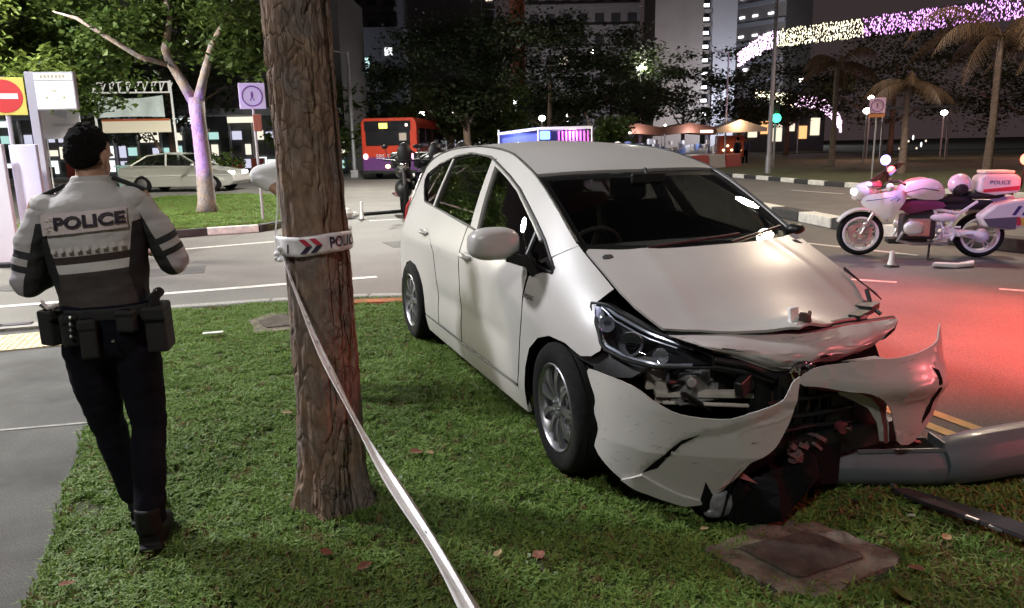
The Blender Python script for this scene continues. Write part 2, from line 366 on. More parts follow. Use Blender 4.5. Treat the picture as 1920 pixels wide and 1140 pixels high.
street_lamp(17.5, 25.5, 8.5, pi, 2200, (1, .80, .66), 'street lamp over the far carriageway hidden beyond the right edge', 2.4)
# ================================================================= THE CRASHED CAR (x forward, y to the car's left, z up, origin under the front axle)
m_paint = mat('white_paint', (.44, .425, .405), .36, noise_s=1.6, noise_a=.07, coat=.10)
m_blk = mat('black_plastic', (.012, .012, .013), .45, noise_s=20, noise_a=.3); m_dark = mat('dark_interior', (.03, .028, .028), .8)
m_rub = mat('tyre_rubber', (.010, .010, .010), .9, spec=.2, noise_s=30, noise_a=.3, bump=.2); m_alu = mat('alloy', (.30, .30, .315), .35, .85, noise_s=4, noise_a=.1)
m_chr = mat('chrome', (.8, .8, .82), .08, 1.); m_glass = glass('window_glass', (.50, .52, .50), .17); m_ws = glass('windscreen_glass', (.85, .87, .85), .0)
m_lens = glass('lamp_lens', (.85, .87, .9), .05); m_red = mat('tail_red', (.4, .01, .01), .15, coat=.5); m_seat = mat('seat_cloth', (.075, .07, .068), .9, noise_s=30, noise_a=.2)
m_greyp = mat('grey_casting', (.30, .30, .29), .5, .3, noise_s=25, noise_a=.35, bump=.3); m_beige = mat('buff_bracket', (.50, .47, .41), .55, noise_s=12, noise_a=.2)
m_under = mat('underbody_shade_black', (.006, .006, .006), .95, spec=.1)  # black underparts; also paints the shade of gaps, rims and openings
S_EW = Spl([-3.78, -3.6, -3.353, -3.154, -2.896, -2.477, -2.0, -1.615, -1.308, -1.066, -.81, -.5, -.17, .2, .45, .6, .9], [.50, .53, .552, .545, .525, .515, .515, .525, .545, .573, .60, .627, .65, .65, .57, .50, .35])
S_EZ = Spl([-3.78, -3.6, -3.353, -3.154, -2.896, -2.477, -2.0, -1.615, -1.308, -1.066, -.81, -.5, -.17, .2, .45, .6, .9], [.95, 1.18, 1.342, 1.420, 1.480, 1.520, 1.530, 1.515, 1.485, 1.435, 1.365, 1.225, 1.05, .89, .76, .70, .62])
S_HW = Spl([-3.78, -3.5, -3.0, -2.4, -1.2, -.2, .1, .3, .5, .7, .94], [.66, .78, .85, .872, .875, .872, .86, .83, .77, .68, .45])
S_ZL = Spl([-3.6, -3.2, -.9, -.1, .3, .6], [.6, .80, .84, .62, .5, .4]); S_P = Spl([-3.5, -1, -.2, .2], [1.25, 1.3, 1.8, 2.4])
S_CS = Spl([-3.6, -3, -1.6, -1.2, -.81, -.5, -.17, .2, .5, .9], [.03, .03, .03, .035, .05, .06, .06, .07, .08, .08])
def side(s, z):
    h = S_HW(s); we = S_EW(s); ze = S_EZ(s); zl = S_ZL(s); t = (z-zl)/(ze-zl)
    d = (h-we)*(max(t, 0)**S_P(s) if t > 0 else 0)
    if z < .35: d += .05*((.35-z)/.25)**2
    d += .010*math.exp(-((z-.50)/.07)**2)*(1 if -2.2 < s < -.5 else 0)*min(1, (s+2.2)*4)*min(1, (-.5-s)*5)      # door crease
    return h-d
def topz(s, w):
    v = min(1.1, abs(w)/S_EW(s)); return S_EZ(s)+S_CS(s)*(1-v*v)
def scuffed(name):
    m = m_paint.copy(); m.name = name; n = m.node_tree; b = n.nodes['Principled BSDF']; L = n.links; src = b.inputs['Base Color'].links[0].from_socket; t = n.nodes.new('ShaderNodeTexCoord'); mp = n.nodes.new('ShaderNodeMapping'); mp.inputs['Scale'].default_value = (6, 2.2, 14); mp.inputs['Rotation'].default_value = (.5, .3, .2); L.new(t.outputs['Object'], mp.inputs[0])
    a = n.nodes.new('ShaderNodeTexNoise'); a.inputs['Scale'].default_value = 3.2; a.inputs['Detail'].default_value = 9; a.inputs['Roughness'].default_value = .72; L.new(mp.outputs[0], a.inputs[0]); r = n.nodes.new('ShaderNodeMapRange'); r.inputs[1].default_value = .60; r.inputs[2].default_value = .70; L.new(a.outputs[0], r.inputs[0])
    mx = n.nodes.new('ShaderNodeMix'); mx.data_type = 'RGBA'; L.new(r.outputs[0], mx.inputs[0]); L.new(src, mx.inputs[6]); mx.inputs[7].default_value = (.14, .125, .12, 1); L.new(mx.outputs[2], b.inputs['Base Color'])
    bp = n.nodes.new('ShaderNodeBump'); bp.inputs['Strength'].default_value = .25; bp.inputs['Distance'].default_value = .004; L.new(a.outputs[0], bp.inputs['Height']); L.new(bp.outputs[0], b.inputs['Normal']); return m
m_scuf = scuffed('scuffed_white_paint')
car = thing('crashed_car', 'white crashed hatchback with crumpled nose and torn front bumper on the grass', 'car', (1.0056, 3.6800, 0), -1.1999)

def mirror_sides(name, poly, mt, **kw):
    for sg in (-1, 1):
        patch(name, poly, lambda s, z, sg=sg: (s, sg*side(s, z), z), mt, car, out=(0, sg, .2), **kw)
RX = 1.0
edge = lambda a, b, n, dz=-.003: [(a+(b-a)*i/n, S_EZ(a+(b-a)*i/n)+dz) for i in range(n+1)]
arch_f = [(.255, .575), (.191, .622), (.08, .652), (-.07, .652), (-.197, .613), (-.307, .530), (-.362, .415), (-.378, .30), (-.385, .20)]
fender = edge(-.183, .17, 7)+[(.15, .845), (.165, .82), (.205, .77), (.30, .683), (.303, .665), (.27, .635), (.208, .622)]+arch_f[2:]+[(-.47, .20), (-.47, .30), (-.45, .36), (-.425, .54), (-.385, .72), (-.40, .885), (-.30, .915), (-.218, .921), (-.243, .955), (-.296, .984)]
rail_ = edge(-.185, -3.06, 28)+[(-3.05, 1.312), (-2.92, 1.362), (-2.79, 1.400), (-2.43, 1.463), (-2.1, 1.487), (-1.664, 1.465), (-1.486, 1.430), (-1.142, 1.356), (-.906, 1.291), (-.724, 1.217), (-.568, 1.142), (-.416, 1.063), (-.30, .99)]
quarter = edge(-3.06, -3.6, 6)+[(-3.68, 1.05), (-3.70, .75), (-3.68, .45), (-3.6, .27), (-3.27, .24), (-3.16, .25), (-3.15, .42), (-3.10, .52), (-3.0, .595), (-2.82, .637), (-2.62, .628), (-2.50, .58), (-2.41, .50), (-2.375, .40), (-2.36, .29), (-2.0, .292), (-2.0, .55), (-2.07, .8), (-2.31, .97), (-2.62, 1.088), (-2.73, 1.122), (-2.844, 1.17), (-2.98, 1.235), (-3.045, 1.275), (-3.05, 1.312)]
rdoor = [(-1.985, .294), (-1.985, .55), (-2.055, .8), (-2.30, .963), (-2.61, 1.08), (-2.70, 1.108), (-1.468, 1.042), (-1.463, .9), (-1.458, .6), (-1.455, .294)]
fdoor = [(-1.440, .292), (-1.443, .6), (-1.448, .9), (-1.453, 1.041), (-1.27, 1.029), (-1.12, 1.012), (-.465, .945), (-.42, .885), (-.397, .72), (-.437, .54), (-.462, .36), (-.48, .292)]
mirror_sides('rear_door', rdoor, m_paint, inner=m_dark, rim=m_under, th=.02); mirror_sides('front_door', fdoor, m_paint, inner=m_dark, rim=m_under, th=.02)
mirror_sides('rear_quarter_panel', quarter, m_paint, inner=m_dark, rim=m_under, th=.012); mirror_sides('roof_rail', rail_, m_paint, inner=m_dark, th=.012, step=.05)
patch('front_fender', fender, lambda s, z: (s, -side(s, z)-.0, z), m_paint, car, out=(0, -1, .3), inner=m_under, rim=m_under, th=.01, step=.04)
patch('front_fender', fender[:8]+[(.24, .80), (.26, .70), (.22, .63), (.191, .622)]+fender[15:], lambda s, z: (s-.02, side(s, z)-.03-.05*max(0, s), z-.01), m_paint, car, out=(0, 1, .3), inner=m_under, th=.01, step=.04)
mirror_sides('sill', [(-2.375, .278), (-2.36, .16), (-.395, .155), (-.39, .192), (-.475, .262), (-.48, .278)], m_paint, th=.02)
mirror_sides('door_pillar', [(-1.605, 1.452), (-1.505, 1.432), (-1.265, 1.030), (-1.40, 1.040)], m_paint, th=.02, off=.004)
mirror_sides('rear_window_divider', [(-2.50, 1.435), (-2.46, 1.44), (-2.365, 1.09), (-2.41, 1.09)], m_paint, th=.012, off=.003)
# black gap body behind the skins, below the windows
mirror_sides('door_shut_shell', [(-3.6, .28), (-3.16, .28), (-3.15, .45), (-3.0, .61), (-2.82, .65), (-2.5, .6), (-2.39, .45), (-2.36, .16), (-.40, .16), (-.37, .42), (-.30, .545), (-.19, .63), (-.07, .665), (.08, .665), (.19, .635), (.26, .66), (.17, .72), (.05, .79), (-.22, .87), (-.5, .93), (-1.1, 1.0), (-1.5, 1.03), (-2.69, 1.10), (-3.0, 1.1), (-3.6, 1.1)], m_under, th=.006, off=-.022)
# windows
mirror_sides('door_window', [(-1.515, 1.420), (-1.486, 1.428), (-1.142, 1.354), (-.906, 1.289), (-.724, 1.215), (-.568, 1.140), (-.416, 1.060), (-.247, .955), (-.225, .924), (-.465, .955), (-1.12, 1.018), (-1.27, 1.032)], m_glass, th=.004, off=-.012)
mirror_sides('rear_door_window', [(-1.40, 1.042), (-2.70, 1.115), (-2.844, 1.168), (-3.04, 1.27), (-3.05, 1.312), (-2.79, 1.398), (-2.43, 1.46), (-2.1, 1.485), (-1.664, 1.462), (-1.605, 1.448)], m_glass, th=.004, off=-.012)
def rail(name, pts, r, mt, par=None, n=8, sg=-1, off=.002):
    b = MB(); b.tube([(s, sg*(side(s, z)+off), z) for s, z in pts], r, n); return b.build(name, mt, par or car, smooth=True)
DL = [(-1.27, 1.030), (-2.70, 1.113), (-2.844, 1.168), (-2.98, 1.232), (-3.045, 1.272), (-3.052, 1.312), (-2.92, 1.36), (-2.79, 1.398), (-2.43, 1.461), (-2.1, 1.485), (-1.664, 1.463), (-1.486, 1.428), (-1.142, 1.354), (-.906, 1.289), (-.724, 1.215), (-.568, 1.14), (-.416, 1.06), (-.30, .985), (-.235, .945), (-.225, .922), (-.465, .95), (-1.12, 1.014), (-1.27, 1.030)]
for sg in (-1, 1):
    rail('window_seal', DL, .008, m_blk, sg=sg)
    rail('mirror_quarter_bar', [(-.50, .955), (-.53, 1.115)], .012, m_blk, sg=sg, off=-.004)
# glossy drip line of the door frame, seen as the bright arc
rail('door_frame', [(-1.50, 1.418), (-1.16, 1.345), (-.93, 1.283), (-.75, 1.21), (-.59, 1.135), (-.44, 1.055)], .009, m_paint)
rail('roof_ditch_moulding', edge(-.2, -3.3, 26, .001), .007, m_blk); rail('roof_ditch_moulding', edge(-.2, -3.3, 26, .001), .007, m_blk, sg=1)

# roof, windscreen, bonnet: one crowned surface cut into panels
def T(dz=0, dx=0): return lambda s, w_: (s+dx, w_, topz(s, w_)+dz)
wt = lambda w_: -.728-.035*(abs(w_)/.3)**1.6 if abs(w_) < .6 else -.84
wb = lambda w_: -.012-.155*(abs(w_)/.64)**2.2
ww = [-.585+i*.117 for i in range(11)]
roof = [(wt(x)-.006, x) for x in ww]+[(s, S_EW(s)-.010) for s in [-.9-i*.14 for i in range(18)]]+[(-3.30, .3), (-3.32, 0), (-3.30, -.3)]+[(s, -S_EW(s)+.010) for s in [-3.28+i*.14 for i in range(18)]]
patch('roof', roof, T(), m_paint, car, out=(0, 0, 1), inner=m_dark, th=.02, step=.07)
ws = [(wt(x)+.004, x) for x in ww]+[(s, S_EW(s)-.028) for s in (-.8, -.65, -.5, -.35, -.2)]+[(wb(x), x) for x in (.60, .5, .4, .3, .2, .1, 0, -.1, -.2, -.3, -.4, -.5, -.60)]+[(s, -S_EW(s)+.028) for s in (-.2, -.35, -.5, -.65, -.8)]
patch('windscreen', ws, T(-.012), m_ws, car, out=(0, 0, 1), th=.005, step=.07)
def band(name, A, B_, mt, dz):   # black frit / seals, two rails of (s,w)
    patch(name, A+B_[::-1], T(dz), mt, car, out=(0, 0, 1), th=.004, step=.08)
band('windscreen_frit', [(wt(x)+.001, x) for x in ww], [(wt(x)+.055, x) for x in ww], m_blk, -.020)
for sg in (-1, 1): band('windscreen_frit', [(s, sg*(S_EW(s)-.002)) for s in (-.86, -.7, -.5, -.35, -.17)], [(s, sg*(S_EW(s)-.045)) for s in (-.86, -.7, -.5, -.35, -.17)], m_blk, -.019)
xs_ = (.62, .5, .4, .3, .2, .1, 0, -.1, -.2, -.3, -.4, -.5, -.62)
band('cowl', [(wb(x)-.06, x) for x in xs_], [(wb(x)+.03, x) for x in xs_], m_blk, -.022)
for y0, y1 in ((-.35, .22), (.12, .58)):
    b = MB(); b.tube([(wb(y0)+.0, y0, topz(wb(y0), y0)-.002), (wb(y1)-.06, y1, topz(wb(y1)-.06, y1)+.002)], .008, 6); b.build('wiper', m_blk, car)
hood = [(wb(x)+.018, x) for x in (-.62, -.5, -.4, -.3, -.2, -.1, 0, .1, .2, .3, .4, .5, .62)]+[(s, S_EW(s)-.010) for s in (-.13, 0, .1, .2, .3, .38, .45)]+[(.505, .49), (.57, .34), (.623, .19), (.66, .09), (.677, .016), (.690, -.06), (.655, -.12), (.62, -.2), (.577, -.297), (.54, -.37), (.497, -.454)]+[(s, -S_EW(s)+.012) for s in (.437, .38, .3, .2, .1, 0, -.13)]
def hoodf(s, w_):
    z = topz(s, w_)
    z += .006*math.exp(-((abs(w_)-.40-.1*(s-.2))/.05)**2)*min(1, max(0, (.7-s)*3))                 # the two raised creases
    z += .030*math.exp(-((s-.66)/.06)**2-((w_+.02)/.10)**2) + .01*sin(w_*9+s*4)*max(0, s-.25)      # dent lifted at the nose
    return (s, w_, z)
patch('bonnet', hood, hoodf, m_paint, car, out=(0, 0, 1), inner=m_blk, th=.014, step=.03)
# tail
def tailf(w_, z): return (-3.74-.03*(1-(w_/.7)**2)+.42*max(0, z-.95)**1.25*1.3-.03*sin(z*5), w_*(1-.18*max(0, z-.7)), z)
patch('tailgate', [(-.66, .3), (.66, .3), (.70, .6), (.68, 1.0), (.60, 1.30), (-.60, 1.30), (-.68, 1.0), (-.70, .6)], tailf, m_paint, car, out=(-1, 0, .2), th=.02)
patch('rear_window', [(-.52, 1.0), (.52, 1.0), (.47, 1.26), (-.47, 1.26)], tailf, m_glass, car, out=(-1, 0, .3), th=.004, off=.004)
for sg in (-1, 1): patch('tail_lamp', [(sg*.70, .78), (sg*.70, 1.0), (sg*.62, 1.15), (sg*.50, .95), (sg*.52, .80)], tailf, m_red, car, out=(-1, 0, .3), th=.02, off=.012)
b = MB(); b.box((-3.62, 0, .36), (.22, 1.36, .22)); b.build('rear_bumper', m_paint, car, bevel=.05)
b = MB(); b.box((-3.35, 0, 1.455), (.20, .92, .03), Matrix.Rotation(-.12, 3, 'Y')); b.build('roof_spoiler', m_paint, car, bevel=.012)

# floor, arches and cabin
b = MB(); b.box((-1.5, 0, .22), (3.7, 1.5, .06)); b.box((-1.5, 0, .32), (2.1, 1.45, .02)); b.build('floor_pan', m_under, car)
b = MB(); b.box((-.02, 0, .70), (.08, 1.22, .44)); b.box((.12, 0, .55), (.5, 1.0, .42)); b.build('bulkhead', m_under, car)
for sx_ in (0, -2.78):
    for sg in (-1, 1):
        b = MB(); n = 18; vs = []; fs = []
        for k in range(n+1):
            a = -.25+(pi+.5)*k/n
            for yy, rr in ((.80 if sx_ == 0 else .835, .345), (.50, .345), (.50, 0.)): vs.append((sx_+.36*cos(a)*rr/.345, sg*yy, .31+rr*sin(a)))
        for k in range(n):
            for q in range(2): fs.append((k*3+q, k*3+q+1, k*3+q+4, k*3+q+3))
        b.add(vs, fs); b.build('wheel_arch_liner', m_under, car)
b = MB()
b.box((-.30, 0, .93), (.42, 1.30, .16)); b.box((-.12, 0, .98), (.20, 1.22, .08)); b.box((-.52, 0, .78), (.1, 1.3, .30)); b.build('dashboard', m_dark, car, bevel=.04)
b = MB(); b.lathe([(.18+.013*cos(a), .013*sin(a)) for a in [2*pi*k/8 for k in range(9)]], (-.62, -.36, .93), Matrix.Rotation(radians(-62), 3, 'Y'), 28)
for a in (0, 2.1, 4.2): b.beam((-.62, -.36, .93), V((-.62, -.36, .93))+Matrix.Rotation(radians(-62), 3, 'Y') @ V((.17*cos(a), .17*sin(a), 0)), .03, .012)
b.ell((-.62, -.36, .93), (.05, .06, .05)); b.build('steering_wheel', m_dark, car, smooth=True)
def seat(x, y, wd=.50):
    root = thing('s', 'x', 'x'); bpy.data.objects.remove(root)
    b = MB(); b.box((x, y, .55), (.52, wd, .18)); b.box((x-.32, y, .88), (.16, wd, .56), Matrix.Rotation(-.28, 3, 'Y')); st = b.build('seat', m_seat, car, bevel=.05)
    b = MB(); b.box((x-.43, y, 1.235), (.10, .26, .17), Matrix.Rotation(-.2, 3, 'Y')); b.build('headrest', m_seat, st, bevel=.04)
seat(-1.05, -.37); seat(-1.05, .37); seat(-1.95, -.35, .62); seat(-1.95, .35, .62)
b = MB(); b.box((-.62, .0, 1.34), (.02, .22, .06)); b.cyl((-.62, 0, 1.34), (-.66, 0, 1.40), .01); b.build('rear_view_mirror', m_blk, car, bevel=.01)
for sg in (-1, 1):
    b = MB(); b.beam((-1.44, sg*.70, 1.05), (-1.55, sg*.53, 1.44), .05, .08); b.build('inner_pillar_trim', m_greyp if sg > 0 else m_dark, car, bevel=.01)

# wheels
def wheel(x, y, steer=0., camber=0.):
    root = bpy.data.objects.new('wheel', None); C.objects.link(root); root.parent = car; KID.setdefault(car.name, []).append(root); sg = -1 if y < 0 else 1
    root.location = (x, y, .315); root.rotation_euler = (camber, 0, steer+(0 if sg < 0 else pi))
    Rm = Matrix.Rotation(pi/2, 3, 'X')      # lathe axis to -y (outboard for the right side)
    R_ = Matrix(((1, 0, 0), (0, 0, -1), (0, 1, 0)))
    b = MB(); prof = [(.205, -.085), (.225, -.10), (.265, -.108), (.295, -.098), (.311, -.078), (.3150, -.06)]
    grooves = []
    for g in (-.055, -.018, .018, .055): grooves += [(.3155, g-.008), (.308, g-.006), (.308, g+.006), (.3155, g+.008)]
    prof += grooves+[(.3150, .06), (.311, .078), (.295, .098), (.265, .108), (.225, .10), (.205, .085)]
    b.lathe(prof, (0, 0, 0), R_, 48); b.build('tyre', m_rub, root, smooth=True)
    b = MB(); b.lathe([(.207, .088), (.215, .095), (.209, .100), (.199, .090), (.192, .05), (.188, -.07), (.20, -.085)], (0, 0, 0), R_, 48)
    for k in range(9):           # swept paired spokes
        a0 = 2*pi*k/9
        for dd in (-.085, .085):
            a1 = a0+dd; pts = []
            for q in range(6):
                t = q/5; rr = .045+.152*t; aa = a0+(dd)*(t**.8)*(.9)+.22*sin(t*1.6)*.6
                pts.append(V((rr*cos(aa), -(.070+.014*sin(pi*t)+.006*t), rr*sin(aa))))
            for q in range(5): b.beam(pts[q], pts[q+1], .016, .016, up=(0, -1, 0))
    b.cyl((0, -.05, 0), (0, -.088, 0), .052, .045, 20)
    for k in range(5): b.cyl((.030*cos(k*1.257), -.08, .030*sin(k*1.257)), (.030*cos(k*1.257), -.094, .030*sin(k*1.257)), .007, n=6)
    b.build('rim', m_alu, root, smooth=True)
    b = MB(); b.cyl((0, -.02, 0), (0, .0, 0), .14, n=28); b.build('brake_disc', m_greyp, root, smooth=True)
    b = MB(); b.cyl((0, .03, 0), (0, .035, 0), .19, n=28); b.build('wheel_well', m_under, root)
wheel(0, -.775, -.05); wheel(-2.78, -.785); wheel(-2.78, .785); wheel(-.05, .775, -.2)

# door mirrors, handles, badge
def door_mirror(sg):
    b = MB(); b.ell((-.46, sg*.995, 1.055), (.085, .135, .082), 20, 12, pw=.72)
    o = b.build('door_mirror', m_paint, car, smooth='all')
    b = MB(); b.ell((-.475, sg*.985, .993), (.07, .10, .022), 14, 6, pw=.8); b.beam((-.44, sg*.93, .99), (-.40, sg*.80, .945), .07, .05); b.beam((-.41, sg*.845, .99), (-.36, sg*.80, .90), .05, .045); b.build('mirror_foot', m_blk, o, smooth=True)
    b = MB(); b.ell((-.538, sg*.99, 1.058), (.012, .115, .066), 16, 8, pw=.7); b.build('mirror_glass', m_chr, o, smooth=True)
door_mirror(-1)
b = MB(); b.ell((-.17, .66, 1.06), (.05, .05, .03)); b.build('snapped_mirror_stump', m_blk, car, smooth=True)
for sg in (-1, 1):
    for s0, z0 in ((-1.30, .862), (-2.36, .905)):
        y = side(s0, z0); b = MB(); b.ell((s0, sg*(y-.004), z0), (.075, .012, .035), 14, 6); c_ = b.build('handle_cup', m_greyp, car, smooth=True)
        b = MB(); b.tube([(s0-.085, sg*(y+.004), z0+.008), (s0-.05, sg*(y+.03), z0+.012), (s0+.05, sg*(y+.033), z0+.010), (s0+.085, sg*(y+.004), z0+.004)], .013, 8); b.build('door_handle', m_paint, car, smooth=True)
text_mesh('HYBRID', .032, 'badge', m_chr, car, None, fn=lambda p: V((-.335+p.x, -side(-.335+p.x, .79+p.y)-.003-p.z, .79+p.y)))
b = MB(); b.tube([(-2.35, -.867, .283), (-1.5, -.874, .283), (-.48, -.870, .283)], .006, 6); b.build('sill_gap', m_blk, car)

# ---------------------------------------------------------------- the wrecked nose
# nose strip, still hanging under the bonnet edge
NU = [(.455, -.545, .742), (.47, -.52, .741), (.55, -.33, .746), (.60, -.18, .742), (.662, -.03, .738), (.668, .06, .738), (.640, .25, .740), (.628, .40, .737), (.620, .56, .735)]
NL = [(.470, -.540, .735), (.590, -.43, .695), (.640, -.30, .650), (.680, -.16, .590), (.705, -.08, .600), (.720, .02, .625), (.705, .15, .612), (.655, .38, .628), (.618, .56, .728)]
def nosef(a, t):
    i = min(7, int(a*8)); f = a*8-i; u = V(NU[i]).lerp(V(NU[i+1]), f); l = V(NL[i]).lerp(V(NL[i+1]), f); p = u.lerp(l, t)
    k = (u-l).length; p.x += (.05+.35*k)*sin(pi*min(1, t))*.55*(1 if .02 < a < .99 else 0)
    q = V((a*7, t*2.2, 3)); return p+V((.006*sin(a*31+t*5)*t+.007*(max(0, .12-abs(noise.noise(q)))/.12)*min(1, t*3), 0, .004*noise.noise(q)*t))
patch('nose_panel', [(.0, 0), (1, 0), (1, 1), (.0, 1)], nosef, m_scuf, car, out=(1, 0, .5), inner=m_blk, th=.008, step=.045)
b = MB(); b.tube([(p[0]-.02, p[1], p[2]-.005) for p in NU], .014, 8); b.tube([(p[0]-.035, p[1], p[2]+.012) for p in NU[1:8]], .012, 8); b.build('bonnet_seal', m_blk, car, smooth=True)
# emblem ring and latch left standing on the lip
b = MB(); Re = Matrix.Rotation(radians(70), 3, 'Y')
for rx, ry, c0 in ((.062, .042, 0), (.020, .038, 0), (.045, .016, .012)):
    pts = [(rx*cos(a), ry*sin(a)) for a in [2*pi*k/22 for k in range(23)]]
    b.tube([V((.735, -.075, .600))+V((.0, p[0], p[1]+c0)) + V((-.0, 0, 0)) for p in pts], .0065, 6)
b.build('emblem', m_chr, car, smooth=True)
m_hot = mat('bright_scrap', (.75, .74, .72), .3, noise_s=30, noise_a=.3)
b = MB(); b.box((.640, -.055, .81), (.02, .045, .085), Matrix.Rotation(.15, 3, 'X')); b.box((.655, -.05, .775), (.03, .03, .03)); b.build('torn_paint_flap', m_hot, car, bevel=.004)
b = MB(); b.ell((.645, -.005, .792), (.035, .034, .034), 10, 7); b.tube([(.64, .02, .79), (.62, .05, .80), (.60, .07, .81)], .008, 6); b.build('bonnet_striker', mat('rusty_brown', (.07, .04, .03), .7), car, smooth=True)
b = MB(); b.prism([(0, 0), (1, 0), (1, 1), (0, 1)], 0, 1, fn=lambda x, y, h: V((.225, .625, .90)).lerp(V((.42, .635, .815)), x)+V((0, (.045*x)*y, -.05*x*y*1.0-.008*h+.012*y)))
b.tube([(.40, .60, .825), (.45, .575, .775), (.50, .55, .755), (.53, .56, .735)], .010, 6)
b.box((.47, .52, .765), (.10, .13, .03), Matrix.Rotation(.5, 3, 'Z')); b.box((.55, .42, .757), (.05, .20, .02), Matrix.Rotation(.45, 3, 'Z'))
b.build('torn_seal', m_blk, car)
b = MB(); b.beam((.60, .10, .60), (.56, .46, .675), .06, .035); b.build('left_lamp_stub', m_blk, car, bevel=.01)

# right headlamp: housing, bowls, lens
LT_ = [(.125, -.742, .838), (.198, -.709, .842), (.265, -.682, .818), (.40, -.602, .757), (.50, -.505, .714), (.590, -.42, .672)]
LB_ = [(.135, -.750, .822), (.220, -.768, .755), (.303, -.785, .676), (.43, -.742, .648), (.53, -.655, .632), (.608, -.425, .624)]
def lampf(dep, bul=.045):
    def f(a, t):
        a = min(.9999, max(0, a)); i = min(4, int(a*5)); q = a*5-i; u = V(LT_[i]).lerp(V(LT_[i+1]), q); l = V(LB_[i]).lerp(V(LB_[i+1]), q); p = u.lerp(l, t)
        o_ = V((.75, -.65, .1)); return p+o_*(bul*sin(pi*min(1, max(0, t)))*sin(pi*min(1, a*1.05))-dep)
    return f
SQ = [(0, 0), (1, 0), (1, 1), (0, 1)]
hl = patch('headlamp', SQ, lampf(.085, 0), m_blk, car, out=(1, -1, 0), th=.01, step=.09)
patch('lens', SQ, lampf(0), m_lens, hl, out=(1, -1, .2), th=.004, step=.07)
b = MB(); F_ = lampf(0); b.tube([F_(k/14, 0) for k in range(15)]+[F_(1, .5)]+[F_(1-k/14, 1) for k in range(15)]+[F_(0, .5), F_(0, 0)], .007, 6); b.build('lens_rim', m_blk, hl, smooth=True)
Rl = (V((0, 0, 1)).rotation_difference(V((.80, -.58, .05)))).to_matrix()
F3 = lampf(.03); F4 = lampf(.05)
m_bowl = mat('reflector', (.85, .85, .88), .22, .55)
b = MB(); c0 = F3(.56, .52); b.lathe([(.052, .022), (.050, 0), (.040, -.03), (.02, -.045), (0, -.05)], c0, Rl, 24); c1 = F3(.76, .60); b.lathe([(.034, .02), (.032, 0), (.022, -.03), (0, -.035)], c1, Rl, 20); c2 = F3(.33, .45); b.lathe([(.036, .02), (.03, 0), (.018, -.03), (0, -.04)], c2, Rl, 20)
b.build('reflector_bowl', m_bowl, hl, smooth=True)
b = MB(); b.ell(c0, (.028, .028, .02), R=Rl); b.ell(c2, (.018, .018, .03), R=Rl); b.build('projector', m_lens, hl, smooth=True)
b = MB(); b.tube([F3(.16+k*.08, .12) for k in range(10)], .007, 6); b.tube([F3(.16+k*.08, .24) for k in range(9)], .004, 6); b.tube([F3(.36+k*.07, .93) for k in range(9)], .008, 6)
b.tube([F4(.12, .45), F4(.2, .55), F4(.26, .75)], .016, 8); b.build('chrome_trim', m_bowl, hl, smooth=True)
b = MB(); b.box(F3(.13, .55), (.03, .012, .045)); b.build('marker_bulb', mat('lamp_white', (.8, .8, .95), .2, emit=(.75, .75, 1), es=.35), hl)

# exposed engine bay
random.seed(3)
b = MB(); b.box((.33, -.05, .50), (.10, 1.2, .40)); b.box((.20, -.55, .55), (.4, .30, .30)); b.box((.36, .0, .30), (.12, 1.3, .26)); b.build('radiator_support', m_under, car)
b = MB(); b.box((.50, -.10, .545), (.05, .52, .20), Matrix.Rotation(.12, 3, 'Z')); b.build('radiator', mat('radiator_core', (.025, .022, .022), .6, .4, noise_s=80, noise_a=.5, bump=.5, bump_s=150), car)
b = MB(); b.beam((.47, -.62, .50), (.62, -.22, .485), .05, .025); b.beam((.50, -.60, .465), (.66, -.28, .455), .02, .014); b.build('crash_beam', m_beige, car, bevel=.005)
b = MB(); b.box((.42, -.60, .575), (.05, .07, .14), Matrix.Rotation(-.3, 3, 'Z')); b.box((.41, -.655, .615), (.02, .05, .07)); b.box((.47, -.585, .50), (.02, .06, .10)); b.box((.44, -.54, .53), (.012, .05, .12), Matrix.Rotation(.2, 3, 'X')); b.build('bracket', m_beige, car, bevel=.006)
b = MB(); b.box((.50, -.46, .53), (.10, .15, .12), Matrix.Rotation(.4, 3, 'Z')); b.cyl((.55, -.50, .56), (.585, -.515, .565), .022); b.box((.52, -.36, .50), (.06, .05, .08)); b.cyl((.54, -.43, .60), (.57, -.44, .60), .016); b.box((.50, -.46, .47), (.14, .2, .012)); b.build('control_unit', m_greyp, car, bevel=.008)
b = MB()
for k in range(14):
    y = random.uniform(-.62, -.05); z = random.uniform(.50, .66); x = random.uniform(.42, .56)
    b.tube([(x, y, z), (x+.05, y+random.uniform(-.08, .1), z+random.uniform(-.05, .02)), (x+.03, y+random.uniform(-.1, .15), z-.08)], random.uniform(.006, .016), 6)
b.build('hose', m_blk, car, smooth=True)
b = MB()
for t in (0, 1):
    b.tube([(.60-t*.01, -.42, .655-t*.03), (.655-t*.01, -.30, .632-t*.03), (.69-t*.015, -.17, .572-t*.02)], .017, 8)
b.box((.63, -.24, .575), (.04, .24, .07), Matrix.Rotation(.35, 3, 'Z') @ Matrix.Rotation(.35, 3, 'X')); b.box((.60, -.20, .50), (.07, .10, .12)); b.box((.64, -.13, .52), (.10, .05, .13)); b.cyl((.60, -.27, .54), (.66, -.29, .54), .03)
b.build('broken_grille', m_blk, car, bevel=.004)

